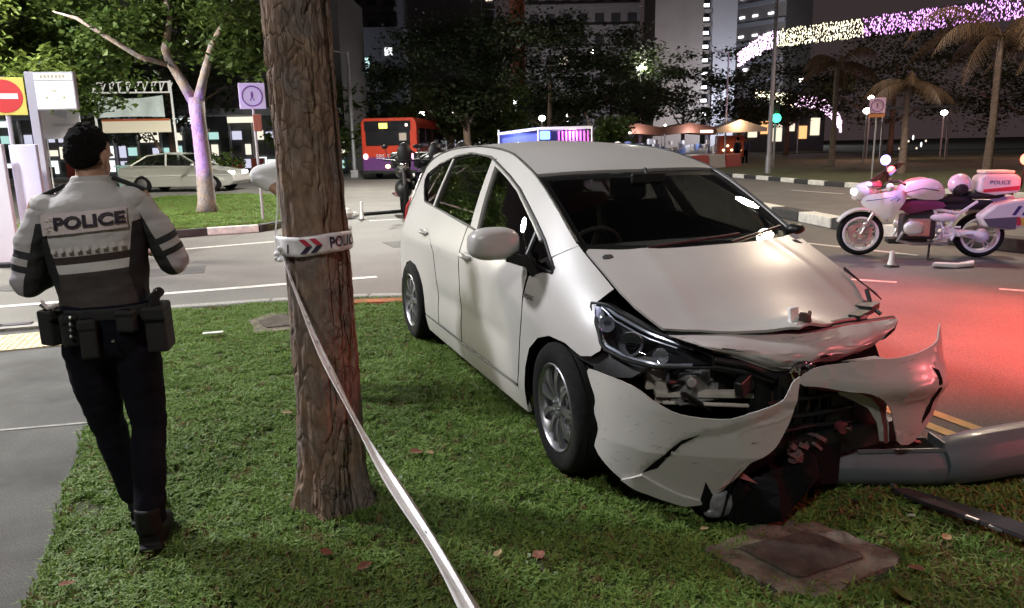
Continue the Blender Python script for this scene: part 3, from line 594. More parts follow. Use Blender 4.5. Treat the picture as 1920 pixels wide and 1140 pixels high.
# torn bumper cover, right chunk: a curved skin, (u along the plan curve, z)
BW = [-.90, -.87, -.84, -.76, -.6, -.4, -.1, .3, .5, .7, .85, .95, 1.05]; BS = [.05, .25, .45, .62, .77, .87, .93, .90, .84, .72, .60, .45, .2]
def bcurve(W_, S_):
    P = [V((s, w_)) for w_, s in zip(W_, S_)]; D = [0]
    for i in range(1, len(P)): D.append(D[-1]+(P[i]-P[i-1]).length)
    return Spl(D, [p.x for p in P]), Spl(D, [p.y for p in P]), Spl(W_, D)
bX, bY, bU = bcurve(BW, BS)
slit = [(-.752, .215), (-.722, .285), (-.69, .345), (-.655, .39), (-.60, .418), (-.655, .372), (-.69, .315), (-.715, .245)]
def zcrease(u): return ip(u, [bU(-.76), bU(-.72), bU(-.66), bU(-.60), bU(-.52), bU(-.42), bU(-.30)], [.20, .28, .38, .42, .44, .475, .53])
def bumpf(u, z):
    s = bX(u)-.10*max(0, .32-z)/.32-.25*max(0, z-.5)**1.3; w_ = bY(u)
    c_ = zcrease(u); e = max(-1, min(1, (z-c_)/.02)); k = min(1, max(0, (u-bU(-.77))/.08)); n_ = V((.8, -.6)) if w_ < -.4 else V((1, -.2))
    d = -.014*(.5-.5*e)*k+.006*sin(9*u)*z
    q = V((s*5, w_*5, z*7)); cr_ = abs(noise.noise(q)); d += .003*max(0, .10-cr_)/.10*min(1, max(0, (u-bU(-.62))*4))+.003*noise.noise(q*.6)
    return (s+n_.x*d, w_+n_.y*d, z)
BR = [(-.861, .596), (-.85, .602), (-.818, .597), (-.779, .579), (-.73, .532), (-.675, .498), (-.619, .490), (-.516, .486), (-.449, .508), (-.39, .524), (-.348, .536), (-.305, .555), (-.283, .59), (-.265, .625), (-.227, .648), (-.243, .60), (-.250, .55), (-.258, .514), (-.272, .46), (-.295, .411), (-.315, .37), (-.339, .342), (-.38, .315), (-.418, .303), (-.44, .26), (-.467, .205), (-.51, .14), (-.547, .093), (-.58, .082), (-.612, .077), (-.69, .10), (-.761, .128), (-.806, .163), (-.852, .249), (-.852, .30), (-.850, .36), (-.855, .42), (-.853, .477), (-.858, .54)]
patch('bumper_cover', smooth_poly([(bU(a), b_) for a, b_ in BR], 1), bumpf, m_scuf, car, out=(1, -.6, 0), inner=m_blk, th=.006, step=.022)
patch('bumper_slit', [(bU(a), b_) for a, b_ in slit], bumpf, m_under, car, out=(1, -.6, 0), th=.005, step=.03, off=.0015)
def lipf(u, z): p = bumpf(u, z); return (p[0]+.012, p[1]-.008, p[2])
patch('bumper_lip', [(bU(a), b_) for a, b_ in [(-.752, .205), (-.70, .165), (-.62, .125), (-.56, .11), (-.547, .093), (-.58, .082), (-.612, .077), (-.69, .10), (-.761, .128), (-.80, .158)]], lipf, m_paint, car, out=(1, -.6, 0), th=.02, step=.04)
b = MB(); b.add([(.83, -.45, .27), (.80, -.48, .20), (.72, -.53, .115), (.70, -.50, .14), (.76, -.43, .21), (.868, -.39, .215), (.80, -.42, .245), (.82, -.41, .29)], [(0, 1, 6, 7), (1, 4, 5, 6), (1, 2, 3, 4)]); b.build('torn_shard', mat('red_lit_shard', (.50, .16, .17), .4), car)  # red light put into the shard's pink colour
# left chunk, wrenched off its mounts
CW = [-.30, -.15, 0, .2, .4, .53, .615, .675, .71, .725, .72]; CS_ = [.64, .74, .80, .86, .885, .87, .83, .785, .72, .62, .5]
cX, cY, cU = bcurve(CW[:-1], CS_[:-1])
def leftf(u, z):
    w_ = cY(u); f = max(0, min(1, (z-.20)/.35)); s = cX(u)-.03*(1-f)
    rid = .035*math.exp(-((z-.52+.12*max(0, w_-.35))/.06)**2)*min(1, max(0, (w_-.0)*3)); w2 = w_+.03*(1-f)*max(0, w_)
    q = V((s*5+3, w_*5, z*7)); rid += .003*max(0, .1-abs(noise.noise(q)))/.1+.003*noise.noise(q*.6)
    return (s+rid-.22*max(0, z-.56), w2, z)
ptsL = [(.229, .588), (.307, .626), (.446, .637), (.539, .649), (.633, .64), (.764, .652), (.854, .665), (.921, .681), (.98, .715), (1.05, .735), (1.075, .66), (1.03, .56), (.99, .47), (.95, .40), (.925, .351), (.857, .295), (.777, .232), (.701, .246), (.671, .333), (.636, .425), (.574, .481), (.503, .511), (.42, .517), (.32, .54), (.227, .547)]
patch('bumper_cover', smooth_poly(ptsL, 1), leftf, m_scuf, car, out=(1, .3, 0), inner=m_blk, th=.006, step=.022)
patch('bumper_slit', [(.843, .582), (.882, .565), (.888, .533), (.885, .458), (.875, .37), (.829, .325), (.826, .347), (.852, .421), (.862, .531)], leftf, m_under, car, out=(1, .3, 0), th=.005, step=.03, off=.002)
def leftin(u, z): p = leftf(u, z); return (p[0]-.05, p[1], p[2])
patch('bumper_inner_skin', [(.42, .525), (.506, .515), (.585, .485), (.645, .42), (.690, .33), (.705, .24), (.658, .25), (.630, .341), (.575, .415), (.50, .455), (.43, .49)], leftin, m_paint, car, out=(1, .3, 0), th=.005, step=.03)
b = MB(); b.tube([leftin(a, z) for a, z in [(.30, .53), (.42, .512), (.503, .505), (.574, .475), (.636, .418), (.671, .325), (.69, .24)]], .010, 6); b.build('bumper_return_edge', mat('dull_red_edge', (.25, .06, .06), .5), car, smooth=True)
# dark lower grille wreck and undertray
b = MB(); random.seed(11)
b.box((.62, .12, .42), (.06, .72, .28)); b.box((.66, .10, .25), (.16, .76, .10)); b.box((.55, .28, .35), (.3, .35, .3))
for k in range(9):
    y = -.20+k*.065; b.beam((.69, y, .30), (.70+.01*sin(k*3), y+random.uniform(-.02, .02), .52), .012, .02)
for z in (.33, .40, .47): b.tube([(.70, -.22, z), (.72, .0, z+random.uniform(-.01, .02)), (.71, .20, z-.01), (.66, .36, z-.03)], .009, 6)
b.build('lower_grille_wreck', m_blk, car)
b = MB(); b.tube([(.76, .12, .335), (.79, .115, .337)], .026, 12); b.build('loose_fastener_cap', mat('dark_red_plastic', (.12, .03, .035), .4), car, smooth=True)
b = MB(); b.cyl((.80, .125, .340), (.812, .13, .341), .013, n=10); b.build('fastener', m_chr, car, smooth=True)
b = MB()
for k in range(16):
    y = -.14+random.uniform(0, .16); z = .22+random.uniform(0, .08); b.box((.72+random.uniform(0, .05), y, z), (.03, random.uniform(.02, .05), random.uniform(.01, .03)), Matrix.Rotation(random.uniform(-1, 1), 3, 'X'))
b.build('crushed_fragments', mat('dull_pink_grey', (.14, .09, .09), .5), car)
def tray(u, v_): return (.62+.16*v_*(1-u*.2)-.0, -.52+.54*u, .035+.24*(1-v_)**1.5*0+.22*u*(1-.3*v_)+.05*sin(u*5))
b = MB(); b.tube([V((.64, -.52, .08)).lerp(V((.80, -.26, .12)), k/8) for k in range(9)]+[V((.80, -.26, .12)).lerp(V((.72, .02, .20)), k/8) for k in range(1, 9)], [.040+.010*k for k in range(6)]+[.092+.006*sin(k*2.1) for k in range(6, 13)]+[.085, .075, .065, .05], 18)
b.v = [tuple(V(p)+V((noise.noise(V(p)*9), noise.noise(V(p)*9+V((5, 0, 0))), noise.noise(V(p)*9+V((0, 7, 0)))))*.055+V((0, 0, .02*math.floor(6*noise.noise(V(p)*6))))) for p in b.v]
for k in range(12):
    y = -.46+k*.042; b.beam((.77+random.uniform(-.03, .03), y, .20), (.74+random.uniform(-.02, .05), y+random.uniform(-.06, .06), .035), random.uniform(.012, .035), .006)
b.box((.55, -.2, .16), (.4, .7, .18)); b.v = [(x, y, max(z, .008)) for x, y, z in b.v]; b.build('torn_undertray', m_under, car)
b = MB(); Rf = (V((0, 0, 1)).rotation_difference(V((.9, -.35, .1)))).to_matrix(); b.lathe([(0, .028), (.03, .026), (.055, .01), (.060, -.02), (.03, -.05)], (.755, -.475, .100), Rf, 20); b.ell((.745, -.47, .06), (.03, .08, .03)); b.build('fog_lamp', mat('fog_grey', (.16, .16, .17), .35, noise_s=30, noise_a=.4), car, smooth=True)
patch('bumper_end_bracket', [(.10, .60), (.30, .66), (.42, .655), (.50, .63), (.46, .58), (.36, .56), (.28, .55), (.26, .585)], lambda s, z: (s, -side(s, z)+.03, z), m_blk, car, out=(0, -1, 0), th=.03)
# ================================================================= PEOPLE
m_skin = mat('skin', (.36, .20, .13), .55, noise_s=8, noise_a=.08); m_hair = mat('black_hair', (.006, .005, .005), .95, spec=.15, noise_s=90, noise_a=.5, bump=.8, bump_s=180)
m_navy = mat('navy_trousers', (.0045, .005, .009), .95, spec=.15, noise_s=6, noise_a=.3, bump=.4, bump_s=14); m_bk = mat('black_cloth', (.012, .012, .013), .8, noise_s=12, noise_a=.2)
m_boot = mat('black_boot', (.008, .008, .008), .65, spec=.2)
def loft(b, secs, n=20):       # secs: (x,y,z, rx, ry[, rz]) horizontal oval rings
    vs = []; fs = []
    for s in secs:
        x, y, z, rx, ry = s[:5]; yaw = s[5] if len(s) > 5 else 0; tilt = s[6] if len(s) > 6 else 0
        for j in range(n):
            a = 2*pi*j/n; p, q = rx*math.copysign(abs(cos(a))**.85, cos(a)), ry*math.copysign(abs(sin(a))**.85, sin(a))
            vs.append((x+p*cos(yaw)-q*sin(yaw), y+p*sin(yaw)+q*cos(yaw), z+tilt*p))
    k = len(secs)
    for i in range(k-1):
        for j in range(n): fs.append((i*n+j, i*n+(j+1) % n, (i+1)*n+(j+1) % n, (i+1)*n+j))
    fs += [tuple(range(n))[::-1], tuple((k-1)*n+j for j in range(n))]
    return b.add(vs, fs)
def limb(b, pts, rs, n=14):
    for i in range(len(pts)): b.ell(pts[i], (rs[i],)*3, 12, 8)
    for i in range(len(pts)-1): b.tube([V(pts[i]).lerp(V(pts[i+1]), t/4) for t in range(5)], [rs[i]*(1-t/4)+rs[i+1]*t/4 for t in range(5)], n)
def fuse(b, name, mt, parent, vox=.007, sm=6, wr=0., ws_=9.):
    """weld overlapping volumes into one continuous skin"""
    me = bpy.data.meshes.new(name); me.from_pydata(b.v, [], b.f); o = bpy.data.objects.new(name, me); C.objects.link(o)
    bmx = bmesh.new(); bmx.from_mesh(me); bmesh.ops.recalc_face_normals(bmx, faces=bmx.faces); bmx.to_mesh(me); bmx.free()
    r = o.modifiers.new('r', 'REMESH'); r.mode = 'VOXEL'; r.voxel_size = vox; s = o.modifiers.new('s', 'SMOOTH'); s.factor = .6; s.iterations = sm
    dg = bpy.context.evaluated_depsgraph_get(); m2 = bpy.data.meshes.new_from_object(o.evaluated_get(dg)); bpy.data.objects.remove(o)
    if wr:
        ns = [v.normal.copy() for v in m2.vertices]
        for v, n_ in zip(m2.vertices, ns):
            p = v.co; q = noise.noise(V((p.x*ws_, p.y*ws_, p.z*ws_*2.2)))+.5*noise.noise(V((p.x*ws_*2+9, p.y*ws_*2, p.z*ws_*5)))
            v.co = p+n_*q*wr
    m2.name = name; m2.materials.clear(); m2.materials.append(mt)
    return obj(name, m2, parent, smooth='all')
def hand(b, w_, fwd, side_, up, s=1.):
    w_ = V(w_); f = V(fwd).normalized(); u = V(up).normalized(); sd = V(side_).normalized()
    c = w_+f*.05*s
    for k in (-1.5, -.5, .5, 1.5): b.tube([w_+f*.005+sd*k*.010, c+sd*k*.020*s, w_+f*.088*s+sd*k*.021*s], [.014*s, .0145*s, .0105*s], 8)
    for k, L in zip((-1.5, -.5, .5, 1.5), (.058, .070, .075, .066)):
        p0 = w_+f*.085*s+sd*k*.021*s; p1 = p0+(f*.85-u*.5)*L*.45*s; p2 = p1+(f*.35-u*.9)*L*.35*s; p3 = p2+(-f*.2-u*.9)*L*.25*s
        b.tube([p0, p1, p2, p3], [.0098*s, .0088*s, .0080*s, .0062*s], 8)
    q0 = w_+f*.02*s+sd*.028*s; q1 = q0+(f*.5+sd*.7-u*.3)*.04*s; q2 = q1+(f*.9-u*.4+sd*.1)*.03*s; b.tube([q0, q1, q2], [.014*s, .011*s, .008*s], 8)
def head_parts(b, c, yaw, pitch=0., s=1.):
    """skull, jaw, neck stub, nose, ears - c is the head centre, yaw = direction it looks (0 = +y)"""
    R = Matrix.Rotation(yaw, 3, 'Z') @ Matrix.Rotation(pitch, 3, 'X'); c = V(c)
    P = lambda x, y, z: c+R @ V((x, y, z))*s
    b.ell(P(0, -.012, .035), (.076*s, .094*s, .082*s), 20, 14, R=R); b.ell(P(0, .022, -.035), (.060*s, .066*s, .075*s), 18, 12, R=R); b.ell(P(0, .058, -.082), (.026*s, .024*s, .022*s), R=R)
    b.tube([P(0, .082, .012), P(0, .100, -.020), P(0, .104, -.032)], [.008*s, .012*s, .013*s], 8); b.ell(P(0, .088, -.058), (.024*s, .012*s, .008*s), R=R)
    for sg in (-1, 1): b.ell(P(sg*.077, -.004, -.008), (.009*s, .020*s, .033*s), 10, 8, R=R); b.ell(P(sg*.030, .080, .028), (.018*s, .010*s, .008*s), R=R)
    return P, R

# ---- the officer seen from behind
off = thing('person', 'officer in a pale grey police vest and dark trousers walking away over the grass', 'person', (-1.575, 2.84, 0), radians(14))
SH_L, SH_R = (-.168, .0, 1.350), (.150, .015, 1.375); EL_L, EL_R = (-.250, -.02, 1.075), (.250, .05, 1.120)
WR_L, WR_R = (-.16, .24, 1.10), (.17, .27, 1.14)
HIPL, HIPR = (-.085, .0, .86), (.085, .0, .86)
KN_L, KN_R = (-.068, .05, .475), (.098, .0, .47); AN_L, AN_R = (.005, .10, .10), (.085, -.13, .09)
torso = [(.0, 0, .80, .155, .110), (.0, 0, .87, .170, .120), (.0, .005, .95, .160, .112), (-.002, .01, 1.02, .160, .108), (-.005, .01, 1.12, .175, .115, 0, .02), (-.008, .01, 1.22, .186, .118, 0, .04), (-.008, .005, 1.31, .190, .108, 0, .05), (-.008, 0, 1.365, .165, .09, 0, .06), (-.005, .005, 1.41, .105, .070, 0, .05), (.0, .01, 1.445, .062, .058), (.0, .02, 1.47, .054, .054)]
def shrink(S, d): return [(s[0], s[1], s[2], s[3]-d, s[4]-d)+tuple(s[5:]) for s in S]
b = MB(); loft(b, shrink(torso, .015)); b.tube([(0, .01, 1.42), (.002, .02, 1.46), (.004, .025, 1.50)], [.058, .052, .050], 14)
HC = (.006, .035, 1.525)
HP, HR = head_parts(b, HC, radians(-27), radians(-12), .88)
for S, E_, W_ in ((SH_L, EL_L, WR_L), (SH_R, EL_R, WR_R)): limb(b, [S, E_, W_], [.050, .038, .026])
hand(b, WR_L, (.75, .6, .15), (-.3, .4, .8), (.2, -.2, .5)); hand(b, WR_R, (-.75, .6, .15), (.3, .4, .8), (-.2, -.2, .5))
for H_, K, A in ((HIPL, KN_L, AN_L), (HIPR, KN_R, AN_R)): limb(b, [H_, K, A], [.075, .052, .036])
for A, dy in ((AN_L, 1), (AN_R, 1)): b.tube([(A[0], A[1]-.03, .05), (A[0]+.01, A[1]+.08, .045), (A[0]+.015, A[1]+.15, .035)], [.034, .036, .028], 12)
fuse(b, 'body', m_skin, off, .006, 4)
b = MB()
b.ell(HP(0, -.030, .052), (.071, .074, .072), 22, 16, R=HR); b.ell(HP(0, -.050, .012), (.067, .056, .064), 22, 14, R=HR); b.ell(HP(0, .018, .088), (.054, .046, .034), R=HR)
for k in range(34):
    a = random.uniform(0, 2*pi); t = random.uniform(0, 1.0); q = HP(.070*sin(t)*cos(a), -.032+.070*sin(t)*sin(a), .060+.080*cos(t)); d = (q-HP(0, -.01, 0)).normalized(); b.ell(q, (.010, .009, .006), 8, 6)
hair = fuse(b, 'hair', m_hair, off, .005, 3, .003, 45.)
# trousers
b = MB(); loft(b, [(0, 0, .775, .135, .105), (0, 0, .82, .165, .122), (0, 0, .88, .175, .125), (0, .0, .95, .165, .115), (0, .005, .985, .160, .112)])
limb(b, [(-.085, 0, .80), (-.083, .025, .66), KN_L, (-.045, .07, .33), (-.015, .09, .14)], [.092, .086, .066, .062, .058]); limb(b, [(.083, 0, .80), (.088, 0, .66), KN_R, (.092, -.06, .33), (.088, -.12, .13)], [.094, .086, .068, .064, .060])
fuse(b, 'trousers', m_navy, off, .007, 6, .007, 7.)
for A, nm in ((AN_L, 'boot'), (AN_R, 'boot')):
    b = MB(); b.tube([(A[0], A[1]-.01, .17), (A[0], A[1]-.012, .07)], [.050, .052], 14); b.tube([(A[0], A[1]-.045, .042), (A[0]+.005, A[1]+.03, .045), (A[0]+.012, A[1]+.12, .038), (A[0]+.018, A[1]+.19, .030)], [.043, .048, .046, .032], 14)
    b.box((A[0]+.006, A[1]+.06, .012), (.085, .26, .022)); fuse(b, nm, m_boot, off, .007, 4)
# uniform shirt / vest, colours are the garment's own panels
def vest_mat():
    m = bpy.data.materials.new('vest_cloth'); m.use_nodes = True; n = m.node_tree; b = n.nodes['Principled BSDF']; b.inputs['Roughness'].default_value = .75
    L = n.links; t = n.nodes.new('ShaderNodeTexCoord'); s = n.nodes.new('ShaderNodeSeparateXYZ'); L.new(t.outputs['Object'], s.inputs[0])
    def mth(op, a, b_=None, c=None):
        x = n.nodes.new('ShaderNodeMath'); x.operation = op
        for i, q in enumerate((a, b_, c)):
            if q is None: continue
            if isinstance(q, (int, float)): x.inputs[i].default_value = q
            else: L.new(q, x.inputs[i])
        return x.outputs[0]
    zz = mth('SUBTRACT', s.outputs[2], mth('MULTIPLY', s.outputs[0], .07))
    r = n.nodes.new('ShaderNodeValToRGB'); r.color_ramp.interpolation = 'CONSTANT'; e = r.color_ramp.elements
    lo, hi = .9, 1.5; f = lambda z: (z-lo)/(hi-lo)
    e[0].position = 0; e[0].color = (.045, .038, .035, 1); e[1].position = f(1.112); e[1].color = (.55, .53, .52, 1)
    for z, c in ((1.148, (.035, .022, .02)), (1.175, (.46, .44, .43)), (1.455, (.02, .02, .02))): q = e.new(f(z)); q.color = (*c, 1)
    mr = n.nodes.new('ShaderNodeMapRange'); mr.inputs[1].default_value = lo; mr.inputs[2].default_value = hi; L.new(zz, mr.inputs[0]); L.new(mr.outputs[0], r.inputs[0])
    # black side panels that flare under the arms
    ax = mth('ABSOLUTE', mth('ADD', s.outputs[0], .005)); lim = mth('ADD', .118, mth('MULTIPLY', mth('ABSOLUTE', mth('SUBTRACT', s.outputs[2], 1.10)), .16))
    inp = mth('MULTIPLY', mth('GREATER_THAN', ax, lim), mth('LESS_THAN', mth('ADD', s.outputs[2], mth('MULTIPLY', ax, -.3)), 1.245))
    mx = n.nodes.new('ShaderNodeMix'); mx.data_type = 'RGBA'; L.new(inp, mx.inputs[0]); L.new(r.outputs[0], mx.inputs[6]); mx.inputs[7].default_value = (.012, .012, .013, 1)
    L.new(mx.outputs[2], b.inputs['Base Color'])
    nz = n.nodes.new('ShaderNodeTexNoise'); nz.inputs['Scale'].default_value = 16; L.new(t.outputs['Object'], nz.inputs[0]); bp = n.nodes.new('ShaderNodeBump'); bp.inputs['Strength'].default_value = .5; bp.inputs['Distance'].default_value = .02; L.new(nz.outputs[0], bp.inputs['Height']); L.new(bp.outputs[0], b.inputs['Normal'])
    return m
m_vest = vest_mat()
b = MB(); loft(b, [s for s in torso[2:-1]])
b.ell((-.150, 0, 1.35), (.062, .065, .055)); b.ell((.135, .01, 1.37), (.062, .065, .055))
vest = fuse(b, 'vest', m_vest, off, .006, 6, .004, 8.)
def sleeve_mat(nm, E_, S_):
    d = (V(E_)-V(S_)).normalized(); m = bpy.data.materials.new(nm); m.use_nodes = True; n = m.node_tree; b = n.nodes['Principled BSDF']; b.inputs['Roughness'].default_value = .8; L = n.links
    t = n.nodes.new('ShaderNodeTexCoord'); vm = n.nodes.new('ShaderNodeVectorMath'); vm.operation = 'SUBTRACT'; vm.inputs[1].default_value = S_; L.new(t.outputs['Object'], vm.inputs[0])
    dt = n.nodes.new('ShaderNodeVectorMath'); dt.operation = 'DOT_PRODUCT'; dt.inputs[1].default_value = d; L.new(vm.outputs[0], dt.inputs[0])
    r = n.nodes.new('ShaderNodeValToRGB'); r.color_ramp.interpolation = 'CONSTANT'; e = r.color_ramp.elements; LN = (V(E_)-V(S_)).length+.07
    mr = n.nodes.new('ShaderNodeMapRange'); mr.inputs[1].default_value = -.07; mr.inputs[2].default_value = LN; L.new(dt.outputs['Value'], mr.inputs[0]); L.new(mr.outputs[0], r.inputs[0])
    g = (.42, .40, .40, 1); k = (.02, .02, .022, 1); e[0].position = 0; e[0].color = g; e[1].position = .56; e[1].color = k
    for p, c in ((.625, g), (.685, k), (.745, (.40, .38, .40, 1))): q = e.new(p); q.color = c
    # inner face black
    sx_ = n.nodes.new('ShaderNodeSeparateXYZ'); L.new(vm.outputs[0], sx_.inputs[0])
    sg = -1 if S_[0] < 0 else 1; ca = n.nodes.new('ShaderNodeMath'); ca.operation = 'MULTIPLY_ADD'; ca.inputs[1].default_value = (E_[0]-S_[0])/(E_[2]-S_[2]); ca.inputs[2].default_value = -.004*sg; L.new(sx_.outputs[2], ca.inputs[0])
    df = n.nodes.new('ShaderNodeMath'); df.operation = 'SUBTRACT'; L.new(sx_.outputs[0], df.inputs[0]); L.new(ca.outputs[0], df.inputs[1])
    gt = n.nodes.new('ShaderNodeMath'); gt.operation = 'LESS_THAN' if sg > 0 else 'GREATER_THAN'; gt.inputs[1].default_value = 0; L.new(df.outputs[0], gt.inputs[0])
    zc = n.nodes.new('ShaderNodeMath'); zc.operation = 'LESS_THAN'; zc.inputs[1].default_value = -.055; L.new(sx_.outputs[2], zc.inputs[0])
    an = n.nodes.new('ShaderNodeMath'); an.operation = 'MULTIPLY'; L.new(gt.outputs[0], an.inputs[0]); L.new(zc.outputs[0], an.inputs[1])
    mx = n.nodes.new('ShaderNodeMix'); mx.data_type = 'RGBA'; L.new(an.outputs[0], mx.inputs[0]); L.new(r.outputs[0], mx.inputs[6]); mx.inputs[7].default_value = k; L.new(mx.outputs[2], b.inputs['Base Color'])
    return m
for S, E_, W_, nm in ((SH_L, EL_L, WR_L, 'l'), (SH_R, EL_R, WR_R, 'r')):
    b = MB(); mid = V(E_).lerp(V(W_), .55); sg = -1 if S[0] < 0 else 1
    limb(b, [V(S)+V((-sg*.01, 0, -.012)), V(S).lerp(V(E_), .45)+V((sg*.008, -.004, 0)), E_, mid], [.060, .060, .058, .046]); fuse(b, 'sleeve', sleeve_mat('sleeve_cloth_'+nm, E_, S), off, .006, 5, .006, 10.)
# collar, epaulettes, reflective name panel with lettering
b = MB(); loft(b, [(0, .012, 1.425, .078, .066), (0, .016, 1.462, .060, .056)]); fuse(b, 'collar', mat('collar_grey', (.40, .38, .36), .7), off, .006, 3)
for sg, z in ((-1, 1.405), (1, 1.428)):
    b = MB(); b.box((sg*.135, .0, z), (.12, .042, .014), Matrix.Rotation(sg*.42, 3, 'Y')); b.build('epaulette', m_bk, off, bevel=.005)
def surf_back(x, z):      # point on the back of the vest
    def rr(zz):
        for i in range(len(torso)-1):
            a, c = torso[i], torso[i+1]
            if a[2] <= zz <= c[2]: t = (zz-a[2])/(c[2]-a[2]); return [a[k]*(1-t)+c[k]*t for k in range(5)]
        return torso[-1][:5]
    z2 = z-.05*x; s = rr(z2); u = max(-.98, min(.98, (x-s[0])/s[3])); return s[1]-s[4]*(1-abs(u)**2.35)**(1/2.35)
def onback(off_=0., tilt=.075):
    return lambda a, b_: (a, surf_back(a, b_+tilt*a)-.006-off_, b_+tilt*a)
m_refl = mat('reflective_panel', (.58, .50, .49), .45, noise_s=60, noise_a=.10)
patch('name_panel', [(-.158, 1.262), (.132, 1.262), (.132, 1.338), (-.158, 1.338)], onback(.003), m_refl, off, out=(0, -1, 0), th=.002, step=.02)
m_let = mat('lettering_navy', (.02, .012, .025), .6)
ob = onback(.0085)
text_mesh('POLICE', .060, 'lettering', m_let, off, None, fn=lambda p: V(ob(p.x+.008, p.y+1.300)), ext=.0, bold=.0022, xs=1.22)
m_dotp = mat('faded_lettering', (.60, .55, .53), .6)
ob3 = onback(.007)
for k in range(9):
    x = -.125+k*.029; patch('faint_print', [(x-.009, 1.196), (x+.008, 1.195), (x+.007, 1.214), (x-.008, 1.213)], ob3, m_dotp, off, out=(0, -1, 0), th=.001, step=.02)
b = MB(); ob2 = onback(.008)
# small woven fray of the panel's left end
for k in range(10): x = -.15+random.uniform(0, .03); z = 1.268+random.uniform(0, .06); b.tube([ob2(x, z), ob2(x+.012, z-.004)], .0012, 4)
b.build('panel_fray', m_dotp, off)
# duty belt and what hangs on it
b = MB(); loft(b, [(0, 0, .925, .178, .126), (0, 0, .972, .174, .124)]); fuse(b, 'duty_belt', m_bk, off, .006, 2)
def pouch(nm, c, d, rz_, mt=m_bk, rx=0):
    b = MB(); b.box((0, 0, 0), d); b.box((0, -d[1]*.1, d[2]*.36), (d[0]*1.06, d[1]*1.1, d[2]*.28)); o = b.build(nm, mt, off, bevel=.010); o.location = c; o.rotation_euler = (rx, 0, rz_); return o
pouch('pouch', (-.175, -.045, .905), (.085, .07, .135), .9); pouch('pouch', (-.105, -.115, .90), (.055, .045, .12), .4); pouch('radio_pouch', (-.035, -.142, .87), (.060, .042, .15), .1); pouch('pouch', (.095, -.125, .925), (.07, .04, .085), -.3)
pouch('holster', (.185, -.03, .875), (.08, .11, .185), -.1, rx=.06)
b = MB(); b.tube([(.175, -.075, .955), (.19, -.055, 1.0), (.20, -.02, 1.01)], .02, 8); b.build('pistol_grip', m_boot, off, smooth=True)
b = MB()
for x, y, z in ((-.205, -.06, .99), (-.19, -.08, .985), (-.150, -.105, .985), (-.085, -.15, .955), (-.088, -.15, .93), (-.09, -.15, .91), (-.092, -.15, .885), (.045, -.147, .855), (.185, -.06, 1.00), (.19, -.05, 1.02)): b = MB(); b.ell((x, y, z), (.007, .006, .007), 8, 6); b.build('snap', m_chr, off, smooth=True)
pass
b = MB(); b.tube([(-.21, -.03, 1.0), (-.17, -.10, .985), (-.13, -.12, 1.0)], .006, 6); b.build('keeper_strap', m_refl, off)
# notebook held in front
b = MB(); b.box((.0, .345, 1.12), (.09, .15, .014), Matrix.Rotation(.3, 3, 'X')); tag(b.build('phone', m_bk, None, bevel=.004), 'black phone held in front of the walking officer', 'phone').matrix_world = off.matrix_basis.copy()
o = bpy.data.objects['phone']; o.location = off.location; o.rotation_euler = off.rotation_euler

# ---- simpler standing figures (mostly hidden / far away)
def figure(label, loc, rz, shirt, trou, arm='down', s=1., group=None):
    p = thing('person', label, 'person', loc, rz, group); p.scale = (s, s, s)
    b = MB(); tor = [(0, 0, .82, .15, .10), (0, 0, .95, .14, .10), (0, 0, 1.1, .145, .105), (0, 0, 1.25, .165, .11), (0, 0, 1.36, .16, .09), (0, 0, 1.42, .08, .06), (0, .01, 1.50, .05, .05)]
    loft(b, tor); head_parts(b, (0, .03, 1.60), 0, 0)
    arms = {'down': ([(-.19, 0, 1.36), (-.24, -.02, 1.09), (-.23, .06, .86)], [(.19, 0, 1.36), (.24, -.02, 1.09), (.23, .06, .86)]), 'reach': ([(-.19, 0, 1.36), (-.27, .10, 1.12), (-.20, .33, 1.10)], [(.19, 0, 1.36), (.27, .10, 1.12), (.20, .33, 1.10)])}[arm]
    for A in arms:
        limb(b, A, [.05, .036, .026]); d = (V(A[2])-V(A[1])).normalized(); hand(b, A[2], d, (-d.y, d.x, .2), (0, 0, 1) if arm == 'reach' else (0, 1, 0))
    L1 = [(-.085, 0, .85), (-.095, .02, .47), (-.10, -.02, .09)]; L2 = [(.085, 0, .85), (.10, .05, .47), (.11, .05, .09)]
    for L in (L1, L2): limb(b, L, [.08, .055, .04]); b.tube([(L[2][0], L[2][1]-.03, .05), (L[2][0], L[2][1]+.15, .035)], [.04, .03], 10)
    fuse(b, 'body', m_skin, p, .009, 4)
    b = MB(); loft(b, [(q[0], q[1], q[2], q[3]+.014, q[4]+.014) for q in tor[1:-1]]); [limb(b, [A[0], V(A[0]).lerp(V(A[1]), .5), A[1], V(A[1]).lerp(V(A[2]), .6)], [.066, .062, .055, .045]) for A in arms]; fuse(b, 'shirt', shirt, p, .010, 5, .005)
    b = MB(); loft(b, [(0, 0, .80, .15, .115), (0, 0, .90, .162, .12), (0, 0, .97, .155, .112)]); [limb(b, L, [.095, .07, .058]) for L in (L1, L2)]; fuse(b, 'trousers', trou, p, .010, 5, .005)
    b = MB(); b.ell((0, .01, 1.64), (.082, .10, .085), 16, 12); b.ell((0, -.02, 1.60), (.078, .08, .08)); fuse(b, 'hair', m_hair, p, .008, 3)
    for L in (L1, L2):
        b = MB(); b.tube([(L[2][0], L[2][1]-.05, .045), (L[2][0], L[2][1]+.05, .05), (L[2][0], L[2][1]+.17, .035)], [.045, .05, .036], 12); b.build('shoe', m_boot, p, smooth=True)
    return p
